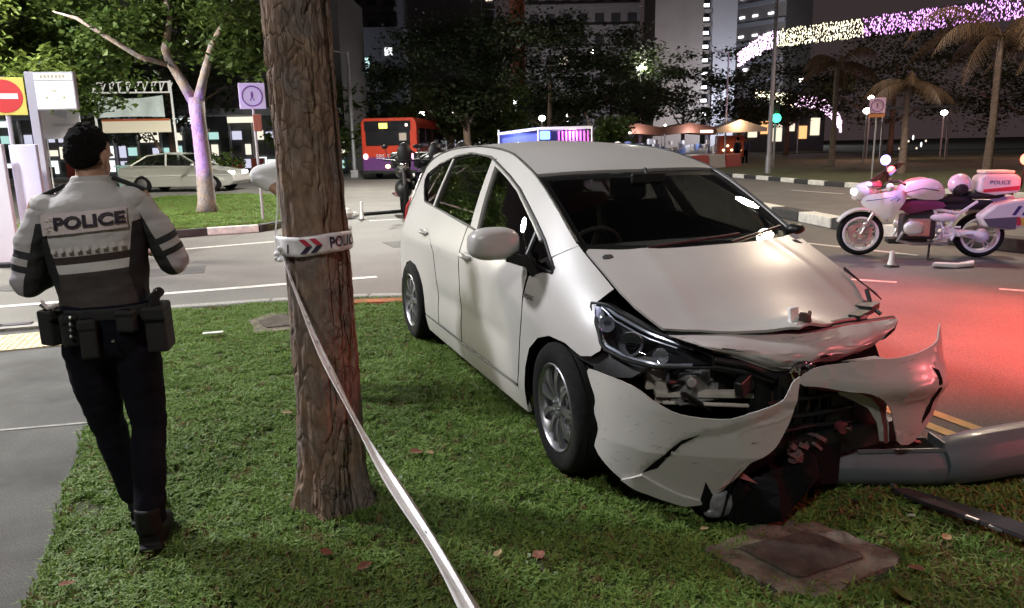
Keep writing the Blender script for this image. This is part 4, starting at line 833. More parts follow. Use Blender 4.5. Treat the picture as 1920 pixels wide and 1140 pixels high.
# ================================================================= NEAR THINGS: trunk, tape, fallen pole, covers, debris
def bark_mat(name, c1, c2, c3):
    """plated bark: stretched cell cracks over blotchy colour"""
    m = bpy.data.materials.new(name); m.use_nodes = True; n = m.node_tree; b = n.nodes['Principled BSDF']; b.inputs['Roughness'].default_value = .92; L = n.links
    t = n.nodes.new('ShaderNodeTexCoord'); wob = n.nodes.new('ShaderNodeTexNoise'); wob.inputs['Scale'].default_value = 6; L.new(t.outputs['Object'], wob.inputs[0])
    vm = n.nodes.new('ShaderNodeVectorMath'); vm.operation = 'MULTIPLY_ADD'; vm.inputs[1].default_value = (.10, .10, .16); L.new(wob.outputs['Color'], vm.inputs[0]); L.new(t.outputs['Object'], vm.inputs[2])
    mp = n.nodes.new('ShaderNodeMapping'); mp.inputs['Scale'].default_value = (1, 1, .36); L.new(vm.outputs[0], mp.inputs[0])
    vo = n.nodes.new('ShaderNodeTexVoronoi'); vo.feature = 'DISTANCE_TO_EDGE'; vo.inputs['Scale'].default_value = 30; L.new(mp.outputs[0], vo.inputs[0])
    a = n.nodes.new('ShaderNodeTexNoise'); a.inputs['Scale'].default_value = 26; a.inputs['Detail'].default_value = 8; a.inputs['Roughness'].default_value = .7; L.new(mp.outputs[0], a.inputs[0])
    g = n.nodes.new('ShaderNodeTexNoise'); g.inputs['Scale'].default_value = 3.2; L.new(mp.outputs[0], g.inputs[0])
    r = n.nodes.new('ShaderNodeValToRGB'); e = r.color_ramp.elements; e[0].position = .25; e[0].color = (*c1, 1); e[1].position = .75; e[1].color = (*c3, 1); q = e.new(.5); q.color = (*c2, 1); L.new(a.outputs['Fac'], r.inputs[0])
    ck = n.nodes.new('ShaderNodeValToRGB'); ck.color_ramp.elements[0].position = .0; ck.color_ramp.elements[0].color = (.40, .36, .34, 1); ck.color_ramp.elements[1].position = .09; ck.color_ramp.elements[1].color = (1, 1, 1, 1); L.new(vo.outputs['Distance'], ck.inputs[0])
    msk = n.nodes.new('ShaderNodeMapRange'); msk.inputs[1].default_value = .42; msk.inputs[2].default_value = .60; L.new(g.outputs['Fac'], msk.inputs[0])
    mx = n.nodes.new('ShaderNodeMix'); mx.data_type = 'RGBA'; mx.blend_type = 'MULTIPLY'; L.new(msk.outputs[0], mx.inputs[0]); L.new(r.outputs[0], mx.inputs[6]); L.new(ck.outputs[0], mx.inputs[7])
    r2_ = n.nodes.new('ShaderNodeValToRGB'); r2_.color_ramp.elements[0].position = .4; r2_.color_ramp.elements[0].color = (1, .84, .74, 1); r2_.color_ramp.elements[1].position = .6; r2_.color_ramp.elements[1].color = (.82, .83, .92, 1); L.new(wob.outputs['Fac'], r2_.inputs[0])
    m2 = n.nodes.new('ShaderNodeMix'); m2.data_type = 'RGBA'; m2.blend_type = 'MULTIPLY'; m2.inputs[0].default_value = 1; L.new(mx.outputs[2], m2.inputs[6]); L.new(r2_.outputs[0], m2.inputs[7]); L.new(m2.outputs[2], b.inputs['Base Color'])
    ad = n.nodes.new('ShaderNodeMath'); ad.operation = 'MULTIPLY_ADD'; ad.inputs[1].default_value = .35; L.new(a.outputs['Fac'], ad.inputs[0]); mlt = n.nodes.new('ShaderNodeMath'); mlt.operation = 'MULTIPLY'; L.new(ck.outputs[0], mlt.inputs[0]); L.new(msk.outputs[0], mlt.inputs[1]); L.new(mlt.outputs[0], ad.inputs[2])
    bp = n.nodes.new('ShaderNodeBump'); bp.inputs['Strength'].default_value = .6; bp.inputs['Distance'].default_value = .010; L.new(ad.outputs[0], bp.inputs['Height']); L.new(bp.outputs[0], b.inputs['Normal'])
    MATS[name] = m; return m
m_bark = bark_mat('bark', (.090, .066, .050), (.21, .160, .122), (.35, .285, .225))
near_tree = thing('tree', 'rough barked tree trunk wrapped with police tape, nearest the camera', 'tree', (-.815, 3.1, 0))
def trunk_r(a, z):
    f = .131+.010*max(0, (1.6-z)/1.6)+.055*math.exp(-max(0, z)/.14)*(.55+.45*cos(5*a+1.2))
    n1 = noise.noise(V((cos(a)*2.6, sin(a)*2.6, z*.55)))              # long fissures run with the grain
    rg = abs(noise.noise(V((cos(a)*3.6+4, sin(a)*3.6, z*.75+.3*sin(z*2)))))
    cr = max(0, 1-rg*11)
    plate = noise.noise(V((cos(a)*5, sin(a)*5, z*8)))
    cc = max(0, 1-abs(noise.noise(V((cos(a)*2.2+9, sin(a)*2.2, z*6.5))))*9)*(1 if noise.noise(V((cos(a)*1.6, sin(a)*1.6+7, z*1.1))) > -.05 else .12)
    return f+.010*n1-.019*cr+.006*plate-.012*cc+.004*noise.noise(V((cos(a)*14, sin(a)*14, z*22)))
b = MB(); NA = 200; zs = [-.04+i*.0085 for i in range(295)]+[2.47+i*.05 for i in range(50)]
vs = []; fs = []
for z in zs:
    for j in range(NA):
        a = 2*pi*j/NA; r = trunk_r(a, z); vs.append((r*cos(a)+.004*sin(z*2.2), r*sin(a), z))
for i in range(len(zs)-1):
    for j in range(NA): fs.append((i*NA+j, i*NA+(j+1) % NA, (i+1)*NA+(j+1) % NA, (i+1)*NA+j))
b.add(vs, fs); b.build('trunk', m_bark, near_tree, smooth='all', fix=False)
for k, (ax, ay, L) in enumerate(((-.9, .4, 2.6), (.8, .9, 2.9), (.2, -1, 2.0), (-.2, 1, 2.2))):
    b = MB(); b.tube([(0, 0, 4.6+k*.07), (ax*.5, ay*.5, 5.3+k*.1), (ax*1.2, ay*1.2, 6.1+.2*k), (ax*L*.8, ay*L*.8, 6.9)], [.09, .07, .05, .02], 10); b.build('limb', m_bark, near_tree, smooth=True)

def leaf_mat(name, c1, c2, rough=.55):
    m = bpy.data.materials.new(name); m.use_nodes = True; n = m.node_tree; b = n.nodes['Principled BSDF']; b.inputs['Roughness'].default_value = rough; L = n.links
    gi = n.nodes.new('ShaderNodeNewGeometry'); r = n.nodes.new('ShaderNodeValToRGB'); r.color_ramp.elements[0].color = (*c1, 1); r.color_ramp.elements[1].color = (*c2, 1)
    L.new(gi.outputs['Random Per Island'], r.inputs[0]); L.new(r.outputs[0], b.inputs['Base Color'])
    tr = n.nodes.new('ShaderNodeBsdfTranslucent'); L.new(r.outputs[0], tr.inputs[0]); mx = n.nodes.new('ShaderNodeMixShader'); mx.inputs[0].default_value = .35; o = n.nodes['Material Output']; L.new(b.outputs[0], mx.inputs[1]); L.new(tr.outputs[0], mx.inputs[2]); L.new(mx.outputs[0], o.inputs[0])
    MATS[name] = m; return m
m_leaf = leaf_mat('leaf_green', (.045, .085, .018), (.11, .16, .035)); m_leafd = leaf_mat('leaf_dim', (.022, .035, .014), (.045, .065, .022)); m_leafy = leaf_mat('leaf_lit', (.09, .14, .03), (.19, .25, .06))  # dim and lamplit foliage put into darker and paler leaf copies
def crown(name, clumps, n, size, mt, parent, seed=1, flat=.6):
    """leaf-sized faces spread through overlapping clumps"""
    rnd = random.Random(seed); vs = []; fs = []; tot = sum(c[3]*c[4]*c[5] for c in clumps)
    for c in clumps:
        k = int(n*c[3]*c[4]*c[5]/tot)+1
        subs = [(rnd.gauss(0, .5), rnd.gauss(0, .5), rnd.gauss(0, .5), rnd.uniform(.12, .3)) for _ in range(14)]
        for _ in range(k):
            s = rnd.choice(subs); p = V((s[0]+rnd.gauss(0, s[3]), s[1]+rnd.gauss(0, s[3]), s[2]+rnd.gauss(0, s[3])))
            if p.length > 1.25: p = p.normalized()*rnd.uniform(.6, 1.15)
            p = V((c[0]+p.x*c[3], c[1]+p.y*c[4], c[2]+p.z*c[5])); a = rnd.uniform(0, 2*pi); e = rnd.uniform(-.9, .5)
            d = V((cos(a)*cos(e), sin(a)*cos(e), sin(e))); sd = d.cross(V((rnd.gauss(0, .5), rnd.gauss(0, .5), 1))).normalized(); L = size*rnd.uniform(.6, 1.4); W_ = L*rnd.uniform(.3, .5); b0 = len(vs); up = sd.cross(d)*L*.12
            vs += [tuple(p), tuple(p+d*L*.5+sd*W_+up), tuple(p+d*L), tuple(p+d*L*.5-sd*W_+up)]; fs += [(b0, b0+1, b0+2), (b0, b0+2, b0+3)]
    b = MB(); b.v = vs; b.f = fs; b.mi = [0]*len(fs); o = b.build(name, mt, parent, fix=False)
    o['kind'] = 'stuff'; return o
crown('crown', [(-1.2, .6, 6.6, 1.5, 1.3, .7), (1.2, 1.3, 6.9, 1.6, 1.3, .8), (0, -.8, 7.2, 1.2, 1.0, .6), (.95, 1.1, 4.2, .34, .30, .42)], 6000, .11, m_leaf, near_tree, 5)
b = MB(); b.tube([(.2, .2, 5.2), (.7, .8, 4.9), (.95, 1.1, 4.4), (1.0, 1.15, 4.0)], [.03, .02, .012, .006], 6); b.build('twig', m_bark, near_tree, smooth=True)

# ---- police tape: a band round the trunk, a knot, and a long run towards the camera
m_tape = mat('white_tape', (.72, .70, .70), .35, noise_s=18, noise_a=.10); m_tr = mat('tape_red', (.50, .035, .07), .4); m_tb = mat('tape_navy', (.030, .020, .055), .4)
tape = thing('police_tape', 'white police tape tied round the trunk and running down towards the camera', 'barrier tape', (-.815, 3.1, 0))
A0 = math.atan2(-3.1, .815)        # the bearing of the camera from the trunk
def band_pt(x, z, o=0.):     # x metres along the band, + = to the right in the picture
    R_ = .152; a = A0+x/R_; r = R_+o+.0025*sin(x*37+z*60)+.002*sin(x*80); return V((r*cos(a), r*sin(a), z+.045*x+.003*sin(x*23)))
b = MB(); n = 96; vs = []; fs = []; m_ = 5; Lc = 2*pi*.152
for i in range(n):
    for j in range(m_+1): vs.append(tuple(band_pt(-Lc/2+Lc*i/n, 1.128+.078*j/m_)) if abs(i-n/2) < n*.36 else tuple(V(band_pt(-Lc/2+Lc*i/n, 1.128+.078*j/m_))*1 - V((0, 0, .045*(-Lc/2+Lc*i/n)*(abs(i-n/2)-n*.36)/(n*.14)))))
for i in range(n):
    for j in range(m_): fs.append((i*(m_+1)+j, ((i+1) % n)*(m_+1)+j, ((i+1) % n)*(m_+1)+j+1, i*(m_+1)+j+1))
b.add(vs, fs); bd = b.build('tape_band', m_tape, tape, smooth='all')
so = bd.modifiers.new('s', 'SOLIDIFY'); so.thickness = .0012
tfn = lambda o_: (lambda x, z: tuple(band_pt(x, z, o_)))
for k in range(2):
    x0 = -.062+k*.040
    patch('chevron', [(x0, 1.197), (x0+.022, 1.197), (x0+.048, 1.168), (x0+.026, 1.168)], tfn(.004), m_tr, tape, out=(.3, -1, 0), th=.001, step=.01)
    patch('chevron', [(x0+.026, 1.166), (x0+.048, 1.166), (x0+.022, 1.139), (x0, 1.139)], tfn(.004), m_tb, tape, out=(.3, -1, 0), th=.001, step=.01)
text_mesh('POLICE', .060, 'lettering', m_tb, tape, None, fn=lambda p: band_pt(p.x+.055, p.y+1.167, .0045), ext=0, bold=.0012, xs=.80, align='LEFT')
text_mesh('1', .05, 'lettering', m_tb, tape, None, fn=lambda p: band_pt(p.x-.115, p.y+1.158, .0045), ext=0, bold=.001, xs=.9)
TP = [(-.924, 3.0, 1.121), (-.854, 2.86, 1.025), (-.758, 2.68, .927), (-.661, 2.5, .838), (-.557, 2.3, .765), (-.454, 2.1, .712), (-.352, 1.9, .673), (-.255, 1.7, .65), (-.173, 1.52, .64), (-.092, 1.33, .632), (-.013, 1.12, .631), (.10, .6, .66), (.2, -.2, .78), (.25, -.9, .95)]
X = Spl(list(range(14)), [p[0] for p in TP]); Y = Spl(list(range(14)), [p[1] for p in TP]); Z = Spl(list(range(14)), [p[2] for p in TP])
vs = []; fs = []; N = 150; prof = [(-.036, .0), (-.014, .001), (-.004, .0075), (-.001, .0005), (.020, .0), (.034, .0015)]
root_ = V((-.815, 3.1, 0)); prev = []
for i in range(N+1):
    t = 13*i/N; p = V((X(t), Y(t), Z(t))); d = (V((X(t+.05), Y(t+.05), Z(t+.05)))-V((X(t-.05), Y(t-.05), Z(t-.05)))).normalized()
    s0 = d.cross(V((0, 0, 1))).normalized(); s1 = s0.cross(d); tw = 1.15-.55*min(1, t/9)+.12*sin(t*1.7); sd = s0*cos(tw)+s1*sin(tw); nn = sd.cross(d); wdt = .45+.70*min(1, t/4)+.05*sin(t*2.3)
    for x, h in prof: vs.append(tuple(p+sd*x*wdt+nn*h*wdt*(1+.5*sin(t*1.1))-root_))
k = len(prof)
for i in range(N):
    for j in range(k-1): fs.append((i*k+j, (i+1)*k+j, (i+1)*k+j+1, i*k+j+1))
b = MB(); b.add(vs, fs); o = b.build('tape_run', m_tape, tape, smooth=True, fix=False, angle=14); so = o.modifiers.new('s', 'SOLIDIFY'); so.thickness = .0012
def on_run(i0, x, z):      # point on the run, i0 along
    t = i0+x; p = V((X(t), Y(t), Z(t))); d = (V((X(t+.05), Y(t+.05), Z(t+.05)))-V((X(t-.05), Y(t-.05), Z(t-.05)))).normalized(); s0 = d.cross(V((0, 0, 1))).normalized(); s1 = s0.cross(d); tw = 1.15-.55*min(1, t/9)+.12*sin(t*1.7); sd = s0*cos(tw)+s1*sin(tw); nn = sd.cross(d)
    if nn.dot(V((0, 0, 1.55))-p) < 0: nn = -nn
    return p+sd*z+nn*.006-root_
for t0_, h, mt in [(.45, .013, m_tb), (.62, .012, m_tb), (.8, .012, m_tb), (1.9, .016, m_tb), (2.08, .014, m_tb), (2.6, .014, m_tb), (3.3, .012, m_tb), (3.7, .010, m_tb), (4.6, .008, m_tb), (7.4, .010, m_tb)]:
    b = MB(); b.add([on_run(t0_, 0, -.004), on_run(t0_, .07, -.004+h*.3), on_run(t0_, .09, -.004+h), on_run(t0_, .02, -.004+h)], [(0, 1, 2, 3)]); b.build('printed_mark', mt, tape, fix=False)
b = MB()
for k in range(7): a = random.uniform(0, 6.28); b.ell((-.118+random.uniform(-.012, .012), -.115+random.uniform(-.012, .012), 1.13+random.uniform(-.025, .02)), (.014, .010, .017), 8, 6, R=Matrix.Rotation(a, 3, 'X'))
b.tube([(-.135, -.10, 1.13), (-.145, -.06, 1.20), (-.145, .0, 1.30), (-.143, .02, 1.42), (-.141, .03, 1.52)], [.006, .004, .0035, .0035, .003], 6)
b.build('knot', m_tape, tape, smooth=True)

# ---- fallen lamp post
m_grey = mat('grey_post_paint', (.115, .132, .145), .42, noise_s=3, noise_a=.12, coat=.15)
post = thing('fallen_post', 'grey lamp post knocked down across the kerb with its access hatch open', 'lamp post', (1.30, 3.15, 0))
P0 = V((0, 0, 0)); P1 = V((.66, -.02, 0)); P2 = V((1.35, .13, 0)); P3 = V((6.5, 1.1, 0)); NE = 12
def octo(c, r, d, n=12):
    d = V(d).normalized(); s = V((-d.y, d.x, 0)); return [tuple(V(c)+s*r*cos(2*pi*(k+.5)/n)+V((0, 0, r*sin(2*pi*(k+.5)/n)))) for k in range(n)]
def octo_run(b, pts, rs):
    vs = []; fs = []
    for i, (p, r) in enumerate(zip(pts, rs)): vs += octo(p, r, V(pts[min(i+1, len(pts)-1)])-V(pts[max(0, i-1)]))
    for i in range(len(pts)-1):
        for k in range(NE): fs.append((i*NE+k, i*NE+(k+1) % NE, (i+1)*NE+(k+1) % NE, (i+1)*NE+k))
    fs += [tuple(range(NE))[::-1], tuple((len(pts)-1)*NE+k for k in range(NE))]; b.add(vs, fs)
b = MB(); octo_run(b, [(-.06, .02, .095), (.20, .0, .093), (.52, -.02, .092), (.60, -.02, .095)], [.093, .092, .090, .092]); b.build('base_section', m_grey, post, smooth=True, angle=35, bevel=.004)
b = MB(); octo_run(b, [(.60, -.02, .106), (.66, -.012, .112), (.80, .01, .125), (1.35, .13, .150), (3.2, .50, .19), (6.6, 1.2, .25)], [.094, .110, .118, .118, .10, .075]); b.build('shaft', m_grey, post, smooth=True, angle=35, bevel=.004)
b = MB(); b.box((.405, .012, .172), (.34, .115, .036), Matrix.Rotation(-.04, 3, 'Z')); b.build('hatch_shade', m_under, post)  # black block in place of the shaded hatch hollow
b = MB(); b.box((.60, .0, .193), (.012, .13, .05)); b.box((.22, .02, .183), (.012, .12, .02)); b.beam((.22, -.052, .180), (.60, -.060, .182), .010, .018); b.beam((.22, .088, .175), (.6, .083, .175), .010, .018); b.build('hatch_frame', m_grey, post, bevel=.002)
b = MB(); b.tube([(.40, .04, .20), (.46, .03, .215), (.50, .0, .20), (.53, .01, .19)], .009, 6); b.build('loose_wire', mat('brown_wire', (.25, .13, .09), .5), post, smooth=True)

# ---- inspection covers, torn black trim, small litter
m_cov = mat('worn_concrete_lid', (.060, .048, .036), .9, noise_s=14, noise_a=.5, bump=.7, bump_s=60); m_covf = mat('mossy_frame', (.135, .115, .085), .95, noise_s=16, noise_a=.5, bump=.9, bump_s=45)
def cover(label, outline, inner, grp=None):
    cx = sum(p[0] for p in outline)/len(outline); cy = sum(p[1] for p in outline)/len(outline); root = thing('inspection_cover', label, 'manhole cover', (cx, cy, -.03))
    def sub(P, n=10, w=.012):
        Q = []
        for i in range(len(P)):
            a = V(P[i]); c = V(P[(i+1) % len(P)])
            for k in range(n): q = a.lerp(c, k/n); Q.append((q.x-cx+random.uniform(-w, w), q.y-cy+random.uniform(-w, w)))
        return smooth_poly(Q, 1)
    b = MB(); b.prism(sub(outline), 0, .040); b.build('cover_frame', m_covf, root, bevel=.006); b = MB(); b.prism(sub(inner, 8, .004), .03, .050); b.build('lid', m_cov, root, bevel=.004)
    return root
cover('earth stained square cover sunk in the grass below the torn bumper', [(.72, 2.60), (.90, 2.33), (1.02, 2.28), (1.42, 2.50), (1.43, 2.56), (1.22, 2.80), (1.05, 2.83)], [(.85, 2.60), (1.00, 2.39), (1.30, 2.52), (1.17, 2.72)])
cover('pale concrete cover at the far edge of the lawn left of the trunk', [(-2.42, 6.65), (-2.2, 6.2), (-1.75, 6.35), (-1.9, 6.95), (-2.3, 7.0)], [(-2.3, 6.6), (-2.15, 6.33), (-1.85, 6.45), (-1.95, 6.8), (-2.2, 6.85)])
m_trim = mat('scuffed_trim', (.022, .018, .020), .85, noise_s=12, noise_a=.5)
dbr = thing('torn_trim', 'long black plastic trim piece with bright clips lying in the grass under the fallen post', 'car debris', (1.80, 2.77, .02), math.atan2(2.50-3.0, 1.93-1.66))
b = MB(); b.prism([(-.29, -.03), (-.25, .035), (.0, .05), (.25, .06), (.33, .03), (.34, -.02), (.2, -.045), (-.1, -.04)], .015, .035, fn=lambda x, y, h: (x, y, h+.02*sin(x*7)+abs(y)*.3)); b.build('trim_strip', m_trim, dbr, bevel=.004)
for x in (-.27, .07, .16): b = MB(); b.box((x, -.045, .05), (.05 if x > 0 else .02, .014, .012), Matrix.Rotation(.1, 3, 'Z')); b.build('clip', m_alu, dbr, bevel=.002)
b = MB(); b.tube([(.26, .0, .05), (.31, -.01, .06), (.34, .0, .04)], .014, 8); b.build('broken_end', m_alu, dbr, smooth=True)
m_dl = mat('dry_leaf', (.17, .06, .032), .8, noise_s=30, noise_a=.3); m_dl2 = mat('buff_leaf', (.30, .21, .10), .8, noise_s=30, noise_a=.3)
def dry_leaf(x, y, s, rz, mt, label, z=.03):
    s *= .75
    b = MB(); P = []
    for k in range(7): t = k/6; w_ = sin(pi*t**.8)*.33; P.append((t-.5, w_))
    Q = P+[(p[0], -p[1]) for p in P[::-1][1:-1]]; n = len(Q)
    vs = [(p[0]*s, p[1]*s, .25*s*p[1]**2*4+.18*s*(p[0]**2)) for p in Q]+[(0, 0, 0)]
    b.add(vs, [(i, (i+1) % n, n) for i in range(n)]); o = b.build('fallen_leaf', mt, None, fix=False); o.location = (x, y, z); o.rotation_euler = (random.uniform(-.3, .3), random.uniform(-.3, .3), rz); so = o.modifiers.new('s', 'SOLIDIFY'); so.thickness = .001
    return tag(o, label, 'leaf', 'fallen leaves')
for a in [(-.565, 2.50, .085, .4, m_dl, 'red brown fallen leaf on the grass left of the tape end'), (.08, 2.55, .10, 2.0, m_dl, 'red brown fallen leaf right of the tape near the bottom'), (-.07, 2.57, .07, 1.2, m_dl2, 'buff fallen leaf beside the red one near the tape'), (-.50, 3.54, .10, .3, m_dl, 'red brown leaf on the grass between trunk and front wheel'), (-.43, 3.53, .06, 2.9, m_dl2, 'pale leaf touching the red leaf between trunk and wheel'),
          (-1.62, 2.42, .08, .8, m_dl, 'red leaf at the bottom left near the footpath edge'), (1.43, 2.41, .09, -1., m_dl, 'red leaf right of the square cover'), (-1.33, 4.15, .09, .2, m_dl2, 'brown leaf at the left side of the trunk foot'), (-.73, 2.60, .07, .2, m_dl, 'small dull red leaf just below the trunk'),
          (1.66, 2.62, .07, .5, m_dl2, 'buff leaf in the reddish grass beside the black trim'), (1.30, 2.26, .11, 1.9, m_leafy, 'green broad leaf at the bottom edge below the square cover'), (.75, 2.72, .05, .1, m_dl2, 'tiny pale chip on the grass left of the square cover'), (1.20, 2.90, .06, 1.5, m_dl, 'small red leaf above the square cover')]: dry_leaf(*a)
b = MB(); b.box((-2.52, 6.10, .04), (.16, .05, .006), Matrix.Rotation(.3, 3, 'Z')); tag(b.build('paper_scrap', mat('paper', (.7, .7, .66), .8)), 'white scrap of paper on the grass left of the pale cover', 'litter')

# ---- grass blades of the verge (geometry-node instances of a few tufts)
def tuft(name, n, h, spread, wd, mt, seed):
    rnd = random.Random(seed); vs = []; fs = []
    for _ in range(n):
        a = rnd.uniform(0, 2*pi); r = spread*math.sqrt(rnd.random()); x, y = r*cos(a), r*sin(a); L = h*rnd.uniform(.5, 1.25); dr = rnd.uniform(0, 2*pi); bend = rnd.uniform(.3, 1.1)*L; w_ = wd*rnd.uniform(.7, 1.3); sx_, sy_ = -sin(dr)*w_, cos(dr)*w_; b0 = len(vs)
        vs += [(x-sx_, y-sy_, -.004), (x+sx_, y+sy_, -.004), (x+cos(dr)*bend*.35-sx_*1.1, y+sin(dr)*bend*.35-sy_*1.1, L*.55), (x+cos(dr)*bend*.35+sx_*1.1, y+sin(dr)*bend*.35+sy_*1.1, L*.55), (x+cos(dr)*bend, y+sin(dr)*bend, L*(.9-.3*bend/L))]
        fs += [(b0, b0+1, b0+3, b0+2), (b0+2, b0+3, b0+4)]
    b = MB(); b.v = vs; b.f = fs; b.mi = [0]*len(fs); o = b.build(name, mt, None, fix=False); C.objects.unlink(o); return o
m_gr = leaf_mat('grass_blade', (.095, .17, .028), (.21, .33, .072), .6)
m_gr2 = leaf_mat('grass_dry', (.10, .085, .03), (.20, .15, .06), .8)
tcoll = bpy.data.collections.new('tufts')
for k in range(5): tcoll.objects.link(tuft('tuft', 26, .030+.005*(k % 3), .032, .0026, m_gr, k))
tcoll.objects.link(tuft('tuft', 16, .034, .035, .0028, m_gr2, 9))
def grass(name, pts, z, dens, label, smin=.7, smax=1.4, holes=(), coll=tcoll, bare=0):
    b = MB(); b.add([(x, y, z) for x, y in pts], [tuple(range(len(pts)))]); o = b.build(name, m_lawn, None); tag(o, label, 'grass', None, 'stuff')
    g = bpy.data.node_groups.new('scatter', 'GeometryNodeTree'); g.interface.new_socket('G', in_out='INPUT', socket_type='NodeSocketGeometry'); g.interface.new_socket('G', in_out='OUTPUT', socket_type='NodeSocketGeometry')
    N_ = g.nodes.new; i = N_('NodeGroupInput'); ou = N_('NodeGroupOutput'); d = N_('GeometryNodeDistributePointsOnFaces'); d.inputs['Density'].default_value = dens
    ci = N_('GeometryNodeCollectionInfo'); ci.inputs[0].default_value = coll; ci.inputs[1].default_value = True; ci.inputs[2].default_value = True
    io = N_('GeometryNodeInstanceOnPoints'); io.inputs['Pick Instance'].default_value = True
    rv = N_('FunctionNodeRandomValue'); rv.data_type = 'FLOAT_VECTOR'; rv.inputs[0].default_value = (-.15, -.15, 0); rv.inputs[1].default_value = (.15, .15, 6.28)
    rs = N_('FunctionNodeRandomValue'); rs.inputs[2].default_value = smin; rs.inputs[3].default_value = smax
    nz = N_('ShaderNodeTexNoise'); nz.inputs['Scale'].default_value = 1.6; mm = N_('ShaderNodeMath'); mm.operation = 'MULTIPLY'; ma = N_('ShaderNodeMath'); ma.operation = 'ADD'; ma.inputs[1].default_value = .45
    j = N_('GeometryNodeJoinGeometry'); l = g.links.new
    l(i.outputs[0], d.inputs[0]); src = d.outputs[0]
    if bare:      # thin, worn spots
        n2 = N_('ShaderNodeTexNoise'); n2.inputs['Scale'].default_value = 3.1; cp = N_('FunctionNodeCompare'); cp.operation = 'GREATER_THAN'; cp.inputs[1].default_value = bare; l(n2.outputs[0], cp.inputs[0]); rb = N_('FunctionNodeRandomValue'); rb.inputs[2].default_value = 0; rb.inputs[3].default_value = 1; c3 = N_('FunctionNodeCompare'); c3.operation = 'LESS_THAN'; c3.inputs[1].default_value = .8; l(rb.outputs[1], c3.inputs[0]); an = N_('FunctionNodeBooleanMath'); l(cp.outputs[0], an.inputs[0]); l(c3.outputs[0], an.inputs[1]); dd = N_('GeometryNodeDeleteGeometry'); l(src, dd.inputs[0]); l(an.outputs[0], dd.inputs[1]); src = dd.outputs[0]
    for (hx, hy, hr) in holes:      # keep clear of covers and wheels
        pp = N_('GeometryNodeInputPosition'); vd = N_('ShaderNodeVectorMath'); vd.operation = 'DISTANCE'; vd.inputs[1].default_value = (hx, hy, z); l(pp.outputs[0], vd.inputs[0]); lt = N_('FunctionNodeCompare'); lt.operation = 'LESS_THAN'; lt.inputs[1].default_value = hr; l(vd.outputs['Value'], lt.inputs[0]); dg_ = N_('GeometryNodeDeleteGeometry'); l(src, dg_.inputs[0]); l(lt.outputs[0], dg_.inputs[1]); src = dg_.outputs[0]
    l(src, io.inputs['Points']); l(ci.outputs[0], io.inputs['Instance']); l(rv.outputs[0], io.inputs['Rotation'])
    l(nz.outputs[0], ma.inputs[0]); l(rs.outputs[1], mm.inputs[0]); l(ma.outputs[0], mm.inputs[1]); l(mm.outputs[0], io.inputs['Scale'])
    l(i.outputs[0], j.inputs[0]); l(io.outputs[0], j.inputs[0]); l(j.outputs[0], ou.inputs[0]); m = o.modifiers.new('scatter', 'NODES'); m.node_group = g; return o
gr_pts = [(-1.35, .9), (-1.71, 2.36), (-2.46, 4.07), (-3.02, 5.7), (-3.40, 7.2), (-2.4, 7.52), (-1.5, 7.64), (-.6, 7.64), (.2, 7.47), (.71, 7.0), (1.07, 6.15), (1.40, 5.27), (1.96, 3.85), (3.20, 1.3), (3.4, .9)]
HOLES = [(.2, 7.36, .12), (-.1, 7.42, .12), (-.4, 7.5, .12), (-.7, 7.5, .12), (-1.0, 7.48, .12), (-1.3, 7.45, .12), (1.00, 2.52, .15), (1.15, 2.62, .17), (1.08, 2.56, .17), (1.24, 2.58, .12), (-.815, 3.1, .17), (-2.1, 6.6, .26), (-2.0, 6.72, .2), (1.52, 3.22, .10), (1.75, 3.24, .12), (2.0, 3.25, .12)]
wcoll = bpy.data.collections.new('weeds'); dcoll = bpy.data.collections.new('dry_tufts')
m_wd = leaf_mat('weed_leaf', (.07, .12, .03), (.14, .21, .06), .5)
for k in range(2): wcoll.objects.link(tuft('weed', 7, .022, .03, .0085, m_wd, 20+k))
dcoll.objects.link(tuft('dry_tuft', 18, .034, .04, .0026, m_gr2, 31)); dcoll.objects.link(tuft('dry_tuft', 12, .045, .035, .003, m_gr, 32))
grass('verge_weeds', gr_pts, -.017, 170, 'broad leaved weeds mixed into the turf of the near lawn', .7, 1.6, holes=HOLES, coll=wcoll)
grass('verge_dry_grass', [(.9, 1.8), (1.0, 2.2), (1.5, 2.45), (1.35, 2.9), (1.6, 3.1), (2.5, 3.0), (3.2, 1.5), (3.1, 1.2)], -.016, 900, 'dry brownish grass at the right round the torn trim', .8, 1.7, holes=HOLES, coll=dcoll)
grass('verge_grass', gr_pts, -.018, 1500, 'green turf of the lawn under the crashed car and the officer', holes=HOLES, bare=.60)
rnd = random.Random(12)
for k, (x, y, mt, lb) in enumerate(((.80, 2.86, MATS['white_paint'], 'white paint shard in the grass under the fog lamp'), (1.02, 2.93, m_blk, 'black plastic shard beside the dark undertray'), (1.45, 2.95, m_blk, 'black plastic shard in the grass below the hatch of the fallen post'), (1.60, 2.80, MATS['white_paint'], 'white paint shard between the square cover and the torn trim'))):
    b = MB(); s = rnd.uniform(.03, .05); b.prism([(0, 0), (s, rnd.uniform(-.3, .3)*s), (s*rnd.uniform(.6, 1.4), s*.5), (s*.2, s*.6)], 0, .004, fn=lambda x, y, h: (x, y, h+x*.3)); o = b.build('plastic_shard', mt); o.location = (x, y, .025); o.rotation_euler = (0, 0, rnd.uniform(0, 6)); tag(o, lb, 'car debris', 'shards of the bumper')
